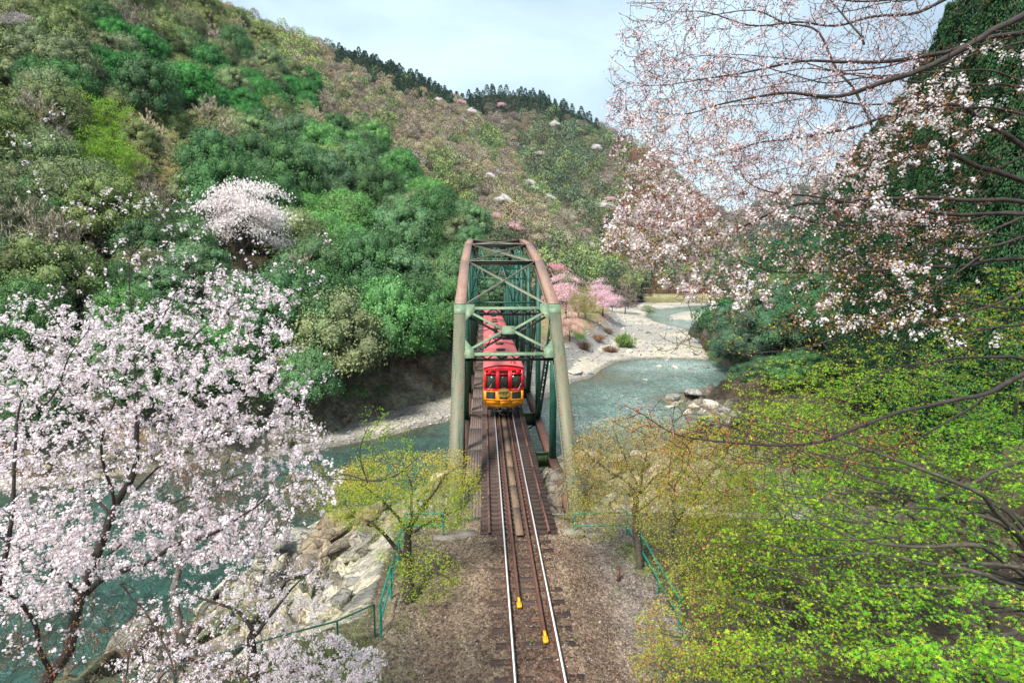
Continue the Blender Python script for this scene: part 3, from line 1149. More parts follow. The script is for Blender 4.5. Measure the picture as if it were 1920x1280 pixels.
rl = np.random.default_rng(77)
LOW = {k: [low_arrays(k, rl) for _ in range(4)] for k in ('evergreen', 'bare', 'conifer', 'fine')}


def stamp(mb, kind, P, Sz, Cc, r, zs=1.0):
    v = r.integers(0, 4, len(P))
    for q in range(4):
        m = v == q
        n = int(m.sum())
        if not n:
            continue
        V, F, C = LOW[kind][q]
        a = r.random(n) * 6.283
        ca, sa = np.cos(a)[:, None], np.sin(a)[:, None]
        s = Sz[m][:, None]
        X = (V[None, :, 0] * ca - V[None, :, 1] * sa) * s + P[m][:, 0:1]
        Y = (V[None, :, 0] * sa + V[None, :, 1] * ca) * s + P[m][:, 1:2]
        Z = V[None, :, 2] * s * zs + P[m][:, 2:3]
        VV = np.stack([X, Y, Z], -1).reshape(-1, 3)
        FF = (F[None] + (np.arange(n) * len(V))[:, None, None]).reshape(-1, 4)
        CC = (C[None] * Cc[m][:, None, :]).reshape(-1, 3)
        mb.add(VV, FF, CC)


def pick(r, n, table):
    w_ = np.array([t[0] for t in table], float)
    return r.choice(len(table), n, p=w_ / w_.sum())


# ---------------------------------------------------------------- the near hillside: every larger tree on its own
EVG = dict(blue=(.105, .195, .085), deep=(.060, .140, .048), vivid=(.050, .200, .045), olive=(.17, .215, .075), grey=(.18, .225, .105), fresh=(.11, .265, .075))
h1r = np.random.default_rng(303)
P1, u1, v1 = surf_samples(H1, 14000, h1r, .09, 1.0)
px, py, dz = PRJ(P1 + [0, 0, 5])
vis = (px > -90) & (px < 905) & (py > -110) & ~(((px - 468) / 75) ** 2 + ((py - 470) / 62) ** 2 < 1)
P1, u1, px, py, dz = P1[vis], u1[vis], px[vis], py[vis], dz[vis]
keep = thin(P1, 4.7 + .007 * dz)
P1, u1, px, py, dz = P1[keep], u1[keep], px[keep], py[keep], dz[keep]


EVG = {k_: tuple(v_ * .97 for v_ in c_) for k_, c_ in EVG.items()}


def near_img(px, py, x, y, rx, ry):
    return ((px - x) / rx) ** 2 + ((py - y) / ry) ** 2 < 1


zone = fbm(px * .008, py * .008, 3, 61)
z2 = fbm(px * .02, py * .02, 3, 67)
kinds, cols_ = [], []
for i in range(len(P1)):
    x, y, q = px[i], py[i], h1r.random()
    if (x > 470 and y > 225 + (620 - x) * .25 and y > 200) or y > 470:
        k, c = 'evergreen', (EVG['blue'] if q < .45 else EVG['deep'] if q < .70 else EVG['grey'] if q < .82 else EVG['fresh'] if q < .95 else EVG['olive'])
        if near_img(x, y, 660, 470, 90, 60) and q < .6 or near_img(x, y, 720, 640, 60, 40):
            c = EVG['fresh']
        if q > .965:
            k, c = 'bare', (.30, .27, .20)
        if near_img(x, y, 470, 570, 60, 40) and q < .6:
            k, c = 'bare', (.30, .27, .21)
    elif near_img(x, y, 175, 290, 75, 75):
        k, c = 'spring', (.24, .40, .06)
    elif near_img(x, y, 330, 265, 130, 55) or near_img(x, y, 560, 250, 70, 40):
        k, c = ('spring', (.46, .44, .22)) if q < .6 else ('bare', (.44, .39, .28)) if q < .85 else ('evergreen', EVG['olive'])
    elif near_img(x, y, 430, 180, 90, 50) or near_img(x, y, 560, 130, 70, 75) or near_img(x, y, 240, 130, 70, 60) or near_img(x, y, 390, 200, 50, 60):
        k, c = 'evergreen', (EVG['vivid'] if q < .75 else EVG['grey'])
    elif y < 60 + (x - 380) * .5 and x > 330:
        k, c = ('bare', (.38, .33, .22)) if q < .40 else ('spring', (.32, .38, .12)) if q < .7 else ('evergreen', EVG['olive'])
    elif y < 130 + .1 * x:
        k, c = ('evergreen', EVG['olive'] if q < .45 else EVG['grey'] if q < .7 else EVG['deep']) if q < .88 else ('bare', (.36, .31, .25))
        if zone[i] > .58:
            k, c = ('bare', (.38, .33, .27)) if q < .6 else ('spring', (.40, .40, .20))
    else:
        k, c = ('evergreen', EVG['grey'] if q < .22 else EVG['blue'] if q < .42 else EVG['olive'] if q < .6 else EVG['deep']) if z2[i] < .50 else (('bare', (.34, .30, .23)) if q < .45 else ('spring', (.36, .37, .17)) if q < .7 else ('evergreen', EVG['grey']))
    kinds.append(k)
    cols_.append(np.array(c) * h1r.uniform(.8, 1.25) * h1r.uniform(.93, 1.07, 3))
kinds = np.array(kinds)
cols_ = np.array(cols_)
size1 = (3.6 + 4.2 * h1r.random(len(P1)) ** 1.6) * np.where(kinds == 'evergreen', 1.10, 1.0)
score = size1 / dz * np.where((px > -20) & (py > -30), 1, .3)
KN = {'evergreen': 'evergreen tree', 'bare': 'leafless tree', 'spring': 'tree in thin new leaf'}


def shade(c):
    c = np.array(c) / max(c)
    if c[1] < 1 or c[0] > .9:
        return 'tan' if c[2] < .62 else 'grey-brown'
    if c[0] > .72:
        return 'olive'
    if c[2] > .52:
        return 'blue-green'
    if c[0] < .25:
        return 'vivid green'
    return 'dark green' if max(c) and c[2] > .34 else 'fresh green'


def where_(x, y):
    h = 'far left of' if x < 260 else 'middle of' if x < 560 else 'bridge side of'
    v_ = 'high on the' if y < 190 else 'low on the' if y > 500 else 'halfway up the'
    return v_ + ' ' + h


def names_for(k, c, x, y):
    sh = shade(c)
    v_ = 'high on' if y < 190 else 'low on' if y > 500 else 'halfway up'
    h = 'its far left' if x < 260 else 'its middle' if x < 560 else 'its bridge side'
    form = 'twiggy ' if k == 'bare' else 'rounded ' if k == 'evergreen' else 'feathery '
    return form + sh + ' ' + KN[k] + ' ' + v_ + ' the left hillside, ' + h, sh + ' ' + KN[k] + 's ' + v_ + ' the left hillside, ' + h


rest = []
for k in ('evergreen', 'bare', 'spring'):
    idx = np.where(kinds == k)[0]
    idx = idx[np.argsort(-score[idx])]
    cap_n = {'evergreen': 295, 'bare': 130, 'spring': 80}[k]
    for i in idx[:cap_n]:
        put_tree(k, P1[i] - [0, 0, size1[i] * .12], size1[i], cols_[i], *names_for(k, cols_[i], px[i], py[i]), zs=h1r.uniform(.95, 1.45))
    rest += list(idx[cap_n:])
rest = np.array(rest, dtype=int)
mb = MB()
for k, kk in (('evergreen', 'fine'), ('bare', 'bare'), ('spring', 'fine')):
    m = rest[kinds[rest] == k]
    if len(m):
        stamp(mb, kk, P1[m], size1[m] * 1.05, cols_[m], h1r)
# extra understorey between the individual trees, and trees outside the frame
Pu, uu, vu = surf_samples(H1, 5200, h1r, .12, 1)
ku = thin(Pu, 4.2)
Pu = Pu[ku]
Pu = Pu[PRJ(Pu)[0] < 930]
cu = np.array([EVG['deep'], EVG['blue'], EVG['olive'], (.22, .19, .12)])[h1r.integers(0, 4, len(Pu))] * h1r.uniform(.6, 1.0, (len(Pu), 1))
stamp(mb, 'fine', Pu - [0, 0, .6], h1r.uniform(2.0, 3.4, len(Pu)), cu, h1r)
Pb, ub, vb = surf_samples(H1, 1500, h1r, .045, .125)
kb = thin(Pb, 2.6)
Pb = Pb[kb]
Pb = Pb[(PRJ(Pb)[0] < 900) & (h1r.random(len(Pb)) < .62)]
cb = np.array([EVG['deep'], EVG['olive'], EVG['fresh'], (.22, .19, .12)])[h1r.integers(0, 4, len(Pb))] * h1r.uniform(.7, 1.1, (len(Pb), 1))
stamp(mb, 'fine', Pb - [0, 0, .5], h1r.uniform(1.0, 2.3, len(Pb)), cb, h1r)
tag(mb.build('hillside_trees', M['gloss_leaf']), 'mass of small and distant trees filling the left hillside', 'forest', kind='stuff')


def ray_to(G, x, y):
    """point of a hill seen at pixel x, y"""
    qx, qy, qz = PRJ(G.reshape(-1, 3))
    return G.reshape(-1, 3)[np.argmin((qx - x) ** 2 + (qy - y) ** 2)]


def tree_at(G, kind, x, y, size, color, label, group=None, **k):
    p = ray_to(G, x, y)
    return put_tree(kind, p, size, color, label, group, **k)


# cherries in bloom on the near hillside, each one its own
WHT, PNK = (.95, .88, .90), (.86, .56, .60)


def toward(p, dist):
    """move a point towards the viewer so that it stands clear of its neighbours"""
    d = CAM - p
    return p + d / np.linalg.norm(d) * dist


for (x, y, s, zs, c, lab) in [
        (468, 492, 8.6, 1.5, (.92, .84, .84), 'large white-blossomed cherry tree alone among the evergreens above the near cherry'),
        (103, 150, 5.8, .8, (.66, .60, .66), 'small pale cherry in bloom at the upper left of the hillside'),
        (195, 62, 7.5, .7, (.70, .64, .70), 'wide pale cherry in bloom, highest of those on the left hillside'),
        (40, 85, 8.5, .6, (.50, .44, .46), 'faded greyish cherry in bloom at the top left edge of the hillside'),
        (598, 672, 3.6, 1.0, (.62, .36, .29), 'low salmon-pink cherry at the foot of the left hillside just above the rocks')]:
    p = ray_to(H1, x, y)
    p = toward(p, 5.5) + [0, 0, 2.2 if s > 7.9 else .8]
    put_tree('bloom', p, s, c, lab, zs=zs)
for (x, y, s, lab) in [(150, 262, 6.5, 'bright yellow-green tree in fresh leaf, left one of the pair on the left hillside'), (212, 268, 6.5, 'bright yellow-green tree in fresh leaf, right one of the pair on the left hillside'),
                       (215, 340, 6.0, 'bright yellow-green tree just below the pair of bright ones on the left hillside')]:
    p = toward(ray_to(H1, x, y), 5)
    put_tree('spring', p, s, (.26, .44, .06), lab, zs=1.1)
p = toward(ray_to(H1, 245, 95), 4)
put_tree('bare', p, 9, (.26, .22, .17), 'tall leafless grey tree standing above the others high on the left hillside', zs=1.3)

for (x, y, s_, lab) in [(560, 560, 4.6, 'leafless grey tree with tangled limbs low on the left hillside near the big cherry tip'), (300, 230, 6.5, 'broad tan leafless tree right of the yellow-green pair on the left hillside'),
                        (395, 250, 6.2, 'grey leafless tree with forked pale limbs in the middle of the left hillside'), (520, 265, 5.6, 'tan leafless tree above the dark evergreens in the middle of the left hillside'),
                        (640, 300, 5.0, 'grey leafless tree high on the bridge side of the left hillside'), (800, 420, 4.6, 'grey-brown leafless tree among the evergreens close to the bridge top'),
                        (60, 300, 6.5, 'grey leafless tree left of the yellow-green pair near the photo edge')]:
    p = toward(ray_to(H1, x, y), 5)
    put_tree('bare', p, s_, np.array((.36, .32, .25)) * PR.uniform(.85, 1.15), lab, zs=1.25)

# ---------------------------------------------------------------- far hills: a wood that reads as one mass
def far_forest(name, G, n, sep, fn, size, label, seed, umin=.0):
    r = np.random.default_rng(seed)
    P, u, v = surf_samples(G, n, r, umin, 1)
    k_ = thin(P, sep)
    P, u, v = P[k_], u[k_], v[k_]
    x, y, z = PRJ(P + [0, 0, 4])
    ok = (x > -60) & (x < 2000) & (y > -60)
    P, u, v, x, y = P[ok], u[ok], v[ok], x[ok], y[ok]
    kk, cc = fn(x, y, u, v, r)
    mb = MB()
    Sz = size[0] + (size[1] - size[0]) * r.random(len(P)) ** 1.8 * 1.25
    for k in ('evergreen', 'bare', 'conifer', 'fine'):
        m = kk == k
        if m.any():
            stamp(mb, k, P[m] - [0, 0, .5], Sz[m] * (.80 if k == 'conifer' else 1), cc[m], r, zs=1.0 if k == 'conifer' else 1.4)
    return tag(mb.build(name, M['leaf']), label, 'forest', kind='stuff')


def f2(x, y, u, v, r):
    n = len(x)
    g1 = fbm(x * .012, y * .012 + 9, 4, 71)
    g2 = fbm(x * .03, y * .03, 3, 73)
    q = r.random(n)
    kk = np.full(n, 'bare', dtype='<U10')
    cc = np.tile(np.array([.40, .34, .23]), (n, 1))
    kk[r.random(n) < .62] = 'fine'
    cc[q < .35] = (.37, .31, .25)
    cc[(q > .35) & (q < .6)] = (.38, .37, .20)
    gr = g1 + (g2 - .5) * .5 + (q - .5) * .25 > .56
    kk[gr] = 'evergreen'
    cc[gr] = (.27, .34, .13)
    cc[gr & (q > .6)] = (.17, .24, .10)
    cc[gr & (q < .25)] = (.31, .40, .13)
    top = (u > .86 + .06 * g2) & (x > 625) & (x < 850)
    top |= (u > .80) & (x > 690) & (x < 820) & (q < .6)
    kk[top] = 'conifer'
    cc[top] = (.035, .085, .050)
    low = (u < .25) & (q < .4)
    kk[low] = 'evergreen'
    cc[low] = (.12, .17, .09)
    t2 = (x < 600) & (u > .6) & (q > .35)
    cc[t2] = (.34, .42, .13)
    kk[t2] = 'evergreen'
    return kk, cc * r.uniform(.60, 1.05, (n, 1)) * r.uniform(.93, 1.07, (n, 3))


def f3(x, y, u, v, r):
    n = len(x)
    g1 = fbm(x * .015, y * .015 + 5, 4, 81)
    q = r.random(n)
    kk = np.full(n, 'bare', dtype='<U10')
    cc = np.tile(np.array([.30, .25, .22]), (n, 1))
    kk[r.random(n) < .6] = 'fine'
    cc[q < .4] = (.28, .26, .18)
    gr = g1 + (q - .5) * .35 > .50
    kk[gr] = 'evergreen'
    cc[gr] = (.14, .20, .12)
    cc[gr & (q > .7)] = (.22, .28, .13)
    top = (u > .90) & (x < 1120) | (u > .84) & (x < 1060) & (q < .75)
    kk[top] = 'conifer'
    cc[top] = (.030, .080, .050)
    low = (y > 440) & (q < .55)
    kk[low] = 'evergreen'
    cc[low] = (.09, .14, .09)
    rd = (x > 1165) & (x < 1330) & (y > 270) & (y < 430) & (q < .5)
    kk[rd] = 'bare'
    cc[rd] = (.34, .19, .12)
    return kk, cc * r.uniform(.60, 1.05, (n, 1)) * r.uniform(.93, 1.07, (n, 3))


def f4(x, y, u, v, r):
    n = len(x)
    cc = np.tile(np.array([.07, .11, .07]), (n, 1))
    return np.full(n, 'evergreen', dtype='<U10'), cc * r.uniform(.7, 1.3, (n, 1))


def f5(x, y, u, v, r):
    n = len(x)
    q = r.random(n)
    cc = np.tile(np.array([.028, .085, .042]), (n, 1))
    cc[q < .4] = (.05, .12, .06)
    cc[q > .85] = (.04, .15, .05)
    return np.full(n, 'fine', dtype='<U10'), cc * r.uniform(.8, 1.2, (n, 1))


far_forest('forest', H2, 30000, 5.8, f2, (3.6, 6.8), 'mixed brown and green wood on the middle hill behind the bridge', 401)
far_forest('forest', H3, 26000, 7.8, f3, (5, 8.5), 'brown wood with a dark conifer crest on the hill farthest upstream', 402)
far_forest('forest', H4, 7000, 22, f4, (16, 26), 'distant bluish wooded hill at the end of the valley', 403)
far_forest('hillside_trees', H5, 6000, 3.6, f5, (2.6, 4.2), 'dark evergreen undergrowth covering the steep right hillside', 404, .12)

# white and pink cherries dotted over the far hills
FAR_B = [(905, 195, 9, WHT, 'H2'), (868, 190, 8, PNK, 'H2'), (820, 195, 6, WHT, 'H2'), (918, 342, 6, WHT, 'H2'), (928, 332, 5, WHT, 'H2'), (990, 352, 8, WHT, 'H2'), (1002, 362, 6, WHT, 'H2'),
         (1035, 378, 7, WHT, 'H2'), (942, 385, 7, WHT, 'H2'), (965, 440, 7, PNK, 'H2'), (930, 412, 4, PNK, 'H2'), (1060, 400, 6, WHT, 'H2'), (1072, 412, 6, WHT, 'H2'), (1054, 455, 7.5, WHT, 'H2'),
         (1093, 480, 6, (.66, .66, .45), 'H2'), (1108, 470, 6, WHT, 'H2'), (1106, 430, 8, PNK, 'H2'), (1126, 445, 7, PNK, 'H2'), (1095, 415, 5, PNK, 'H2'), (1040, 240, 9, WHT, 'H3'), (1120, 285, 10, WHT, 'H3'),
         (1015, 295, 8, WHT, 'H3'), (1135, 395, 10, WHT, 'H3'), (1146, 385, 9, PNK, 'H3'), (940, 205, 9, PNK, 'H3'), (1173, 400, 7, PNK, 'H3'), (965, 265, 6, (.6, .45, .35), 'H3')]
for x, y, s, c, hname in FAR_B:
    G = H2 if hname == 'H2' else H3
    p = toward(ray_to(G, x, y), 16) + [0, 0, 2.5]
    put_tree('bloom', p, s * .8, c, ('pale ' if c == WHT else 'pinkish ') + 'cherry in bloom dotted over the ' + ('middle hill' if G is H2 else 'farthest hill') + ' behind the bridge',
             ('white' if c == WHT else 'pink') + ' cherries on the ' + ('middle hill' if G is H2 else 'farthest hill'), zs=.85, trunk=False)
# conifers standing up from the crest of the middle hill
for x in [640, 655, 668, 684, 700, 716, 733, 748, 764, 778, 792, 806, 820, 834, 1010, 1025, 1042]:
    G = H2 if x < 900 else H3
    qx, qy, qz = PRJ(G[-1])
    p = G[-1][np.argmin(abs(qx - x))]
    put_tree('conifer', p - [0, 0, 1], PR.uniform(2.6, 4.2), np.array([.030, .075, .045]) * PR.uniform(.8, 1.2), 'dark conifer standing up from the crest of the ' + ('middle hill' if G is H2 else 'farthest hill'),
             'conifers on the crest of the ' + ('middle hill' if G is H2 else 'farthest hill'), zs=PR.uniform(.75, 1.15), trunk=False)


# ================================================================== RAILWAY
GA = .5335
trk = thing('railway_track', 'single rusty railway track with guard rails running over the steel bridge', 'railway track', (0, 10, 0))


def rail_mesh(x, y0, y1, shiny, y_sh=None):
    mb = MB()
    prof = [(-.055, -.15), (.055, -.15), (.055, -.135), (.012, -.115), (.012, -.045), (.0325, -.038), (.0325, -.003), (-.0325, -.003), (-.0325, -.038), (-.012, -.045), (-.012, -.115), (-.055, -.135)]
    n = len(prof)
    ys_ = np.linspace(y0, y1, max(2, int((y1 - y0) / 4)))
    V = np.array([[x + a, yy - 10, b] for yy in ys_ for a, b in prof])
    F = [[i * n + j, i * n + (j + 1) % n, (i + 1) * n + (j + 1) % n, (i + 1) * n + j] for i in range(len(ys_) - 1) for j in range(n)]
    mb.add(V, F, m=0)
    if shiny:
        mb.box((x, (y0 + y1) / 2 - 10, -.0005), (.056, y1 - y0, .005), m=1)
    return mb


def sub(mb, name, mats, parent, **k):
    return mb.build(name, mats, parent, **k)


for s in (-1, 1):
    r_ = sub(rail_mesh(s * (GA + .0325), -6, 126, True), 'rail', [M['rust'], M['rail_top']], trk)
    r_['label'] = 'running rail with a polished bright top'
for s, yend in ((-1, 15.3), (1, 13.75)):
    gr_ = sub(rail_mesh(s * .285, yend, 118, False), 'guard_rail', [M['rust']], trk)
    cap = MB()
    x = s * .285
    cap.box((x, yend - 10 - .08, -.065), (.068, .26, .09)).box((x, yend - 10 - .27, -.10), (.125, .22, .07)).box((x, yend - 10 - .27, -.045), (.036, .15, .04))
    cap.box((x - .048, yend - 10 - .27, -.06), (.018, .17, .03)).box((x + .048, yend - 10 - .27, -.06), (.018, .17, .03))
    for q_ in (-.19, -.34):
        cap.tube([(x - .07, yend - 10 + q_, -.075), (x + .07, yend - 10 + q_, -.075)], .011, 6)
    ec = sub(cap, 'rail_end_shoe', [M['yellow']], gr_)
for s in (-1, 1):
    mb = MB()
    for y in np.arange(19.6, 108, 3.4):
        mb.box((s * 1.07, y - 10 + 1.69, -.115), (.075, 3.37, .085))
    sub(mb, 'guard_timber', [M['rust']], trk)
pl = MB()
for y in np.arange(19.3, 108, 2.4):
    pl.box((0, y - 10 + 1.19, -.10), (.27, 2.38, .035))
sub(pl, 'centre_plank', [M['wood_pale']], trk)


def sleeper(y, bridge, r):
    mb = MB()
    if bridge:
        ln = 2.42 + (.24 if r.random() < .0 else 0)
        mb.box((r.normal() * .012, y - 10, -.27), (2.76, .20, .20))
        # chairs, bolts
        for x in (-1.07, -GA - .10, -GA + .10, GA - .10, GA + .10, 1.07):
            mb.box((x, y - 10, -.16), (.13, .15, .03), m=1)
            mb.tube([(x + .03, y - 10 + .03, -.15), (x + .03, y - 10 + .03, -.105)], .016, 6, m=1)
    else:
        a = r.normal() * .006
        R = [[math.cos(a), -math.sin(a), 0], [math.sin(a), math.cos(a), 0], [0, 0, 1]]
        mb.box((r.normal() * .03, y - 10, -.235), (2.1, .21, .15), R)
        for x in (-GA - .13, -GA + .09, GA - .09, GA + .13):
            mb.box((x, y - 10, -.15), (.12, .14, .025), m=1)
            mb.tube([(x + .025, y - 10 + .02, -.15), (x + .025, y - 10 + .02, -.11)], .015, 6, m=1)
    return mb


sr = np.random.default_rng(9)
yv = 11.0
while yv < 19.4:
    sub(sleeper(yv, False, sr), 'sleeper', [M['wood'], M['rust']], trk)
    yv += .605 + sr.normal() * .02
yb = 19.75
nb = 0
while nb < 62:
    sub(sleeper(yb, True, sr), 'sleeper', [M['wood'], M['rust']], trk)
    yb += .42
    nb += 1
mb = MB()
while yb < 107.5:
    m2 = sleeper(yb, True, sr)
    for V, F, C, m_ in zip(m2.V, m2.F, m2.C, m2.M):
        mb.add(V, F - F.min(), C, int(m_[0]))
    yb += .42
for k in range(-12, 1):
    m2 = sleeper(11.0 + k * .605 - .605, False, sr)
    for V, F, C, m_ in zip(m2.V, m2.F, m2.C, m2.M):
        mb.add(V, F - F.min(), C, int(m_[0]))
sub(mb, 'sleepers', [M['wood'], M['rust']], trk)['kind'] = 'stuff'

# ballast bed: shaped sheet with the stones' relief
def bal_h(X, Y):
    edge = np.clip(np.minimum(X + 4.55, 4.9 - X), 0, 9)
    crown = -.178 - .36 * sm((abs(X) - 1.15) / 1.5)
    z = crown + (fbm(X * 14, Y * 14, 2, 5) - .5) * .085 + (fbm(X * 1.3, Y * 1.3, 3, 6) - .5) * .13
    z = np.where(edge < .8, z - (1 - edge / .8) * .30, z)
    z = np.where(Y > 19.3, z - sm((Y - 19.3) / .9) * .3 * (abs(X) < 1.4), z)
    return z, {}


def bal_c(X, Y, Z, q):
    a = fbm(X * 1.2, Y * .7, 4, 15)
    b = fbm(X * 6, Y * 6, 3, 16)
    c = np.array([.21, .148, .108]) * np.ones(X.shape + (1,))
    c = lerp(c, np.array([.29, .215, .155]) * np.ones_like(c), sm((a - .45) * 5))
    cen = np.exp(-(X / 1.0) ** 2)
    c = lerp(c, np.array([.15, .085, .06]) * np.ones_like(c), cen * .65)
    gr = sm((X - 1.6) / 1.6)
    c = lerp(c, np.array([.21, .185, .175]) * np.ones_like(c), gr * .75)
    lf = sm((-2.3 - X) / 1.2)
    c = lerp(c, np.array([.22, .18, .13]) * np.ones_like(c), lf * .8)
    moss = sm((fbm(X * .9, Y * .9, 4, 18) - .55) * 8) * sm((abs(X + .1) - 3.0) / 1.2)
    c = lerp(c, np.array([.15, .19, .05]) * np.ones_like(c), moss * .8)
    return c * (0.75 + .5 * b[..., None])


grid_mesh('ballast', np.arange(-4.55, 4.9, .045), np.arange(-4, 21.0, .06), bal_h, bal_c, M['ballast'], smooth=False)
# loose stones
mb = MB()
n = 15000
sx, sy = sr.uniform(-3.9, 4.6, n), 8.5 + 12 * sr.random(n)
zz, _ = bal_h(sx, sy)
cc, _r = bal_c(sx[None], sy[None], None, None)[0], 0
rad = sr.uniform(.016, .038, n) * np.where(sr.random(n) > .98, 1.7, 1)
base = np.array([[1, 0, 0], [-1, 0, 0], [0, 1, 0], [0, -1, 0], [0, 0, .7], [0, 0, -.7]], float)
tri = np.array([[0, 2, 4], [2, 1, 4], [1, 3, 4], [3, 0, 4], [2, 0, 5], [1, 2, 5], [3, 1, 5], [0, 3, 5]])
V = base[None] * rad[:, None, None] * sr.uniform(.6, 1.3, (n, 6, 1))
a = sr.random(n) * 6.28
V = np.stack([V[..., 0] * np.cos(a)[:, None] - V[..., 1] * np.sin(a)[:, None], V[..., 0] * np.sin(a)[:, None] + V[..., 1] * np.cos(a)[:, None], V[..., 2]], -1)
V += np.stack([sx, sy, zz + .01], -1)[:, None]
F = (tri[None] + (np.arange(n) * 6)[:, None, None]).reshape(-1, 3)
cs = cc * sr.uniform(.65, 1.7, (n, 1)) * sr.uniform(.93, 1.07, (n, 3))
cs[sr.random(n) > .985] = (.55, .53, .5)
mb.add(V.reshape(-1, 3), F, np.repeat(cs, 6, 0))
tag(mb.build('ballast_stones', M['leaf'] if False else M['ballast']), 'loose brown and grey crushed stones along the track', 'gravel', kind='stuff')

# ================================================================== BRIDGE
BX, Y0, PL_, NP = 2.45, 21.5, 8.62, 10
ZB = -1.15                                       # centre of the bottom chord
ZT = {1: 7.25, 2: 9.65, 3: 11.15, 4: 11.98, 5: 12.2}
for k in (6, 7, 8, 9):
    ZT[k] = ZT[10 - k]
NODE = lambda k: Y0 + PL_ * k
br = thing('truss_bridge', 'green and rust-red riveted steel truss bridge carrying the track over the river', 'bridge', (0, NODE(5), ZB))
BO = np.array([0, NODE(5), ZB])


def B(x, y, z):
    return np.array([x, y, z], float) - BO


def box_member(mb, a, b, wd, hd, rivets=None, rs=.016, flange=.0):
    """box-section member: cover plate with overhanging edges and rivet rows"""
    a, b = np.array(a, float), np.array(b, float)
    t = (b - a) / np.linalg.norm(b - a)
    side = np.array([1., 0, 0])
    up = np.cross(side, t)
    if up[2] < 0:
        up = -up
    mb.bar(a - up * .02, b - up * .02, wd - .07, hd - .04)
    mb.bar(a + up * hd * .5, b + up * hd * .5, wd, .018)
    for s in (-1, 1):
        mb.bar(a - up * hd * .5 + side * s * (wd / 2 - .06), b - up * hd * .5 + side * s * (wd / 2 - .06), .12, .016)
    if rivets:
        n = int(np.linalg.norm(b - a) / rivets)
        for i in range(n + 1):
            p = a + (b - a) * (i / n)
            for s in (-1, 1):
                rivet(mb, p + side * s * (wd / 2 - .035) + up * (hd * .5 + .009), up, rs, 1)


def rivet(mb, p, nrm, rs, m=0):
    nrm = np.array(nrm, float)
    a = np.cross(nrm, [0.3, .5, .81])
    a /= np.linalg.norm(a)
    b = np.cross(nrm, a)
    V = [p + rs * (a * math.cos(q) + b * math.sin(q)) for q in np.arange(5) * 2 * math.pi / 5] + [p + nrm * rs * .8]
    mb.add(V, [[i, (i + 1) % 5, 5] for i in range(5)], m=m)


def laced(mb, a, b, wd, hd, side, fl=.09, pitch=.5, lace=.05):
    """two channels joined by zig-zag lacing on both faces (wd along side)"""
    a, b = np.array(a, float), np.array(b, float)
    t = (b - a)
    ln = np.linalg.norm(t)
    t = t / ln
    side = np.array(side, float)
    side = side - t * (side @ t)
    side /= np.linalg.norm(side)
    n = np.cross(t, side)
    for s in (-1, 1):
        o_ = side * s * (wd / 2 - .01)
        mb.bar(a + o_, b + o_, .02, hd, side)
        for q in (-1, 1):
            oo = side * s * (wd / 2 - fl / 2) + n * q * (hd / 2)
            mb.bar(a + oo, b + oo, fl, .014, side)
    m = max(2, int(ln / pitch))
    for q in (-1, 1):
        for i in range(m):
            p0 = a + t * ln * i / m + side * (wd / 2 - fl * .6) * (1 if i % 2 else -1) + n * q * (hd / 2 + .012)
            p1 = a + t * ln * (i + 1) / m + side * (wd / 2 - fl * .6) * (-1 if i % 2 else 1) + n * q * (hd / 2 + .012)
            mb.bar(p0, p1, lace, .01, np.cross(n, p1 - p0))


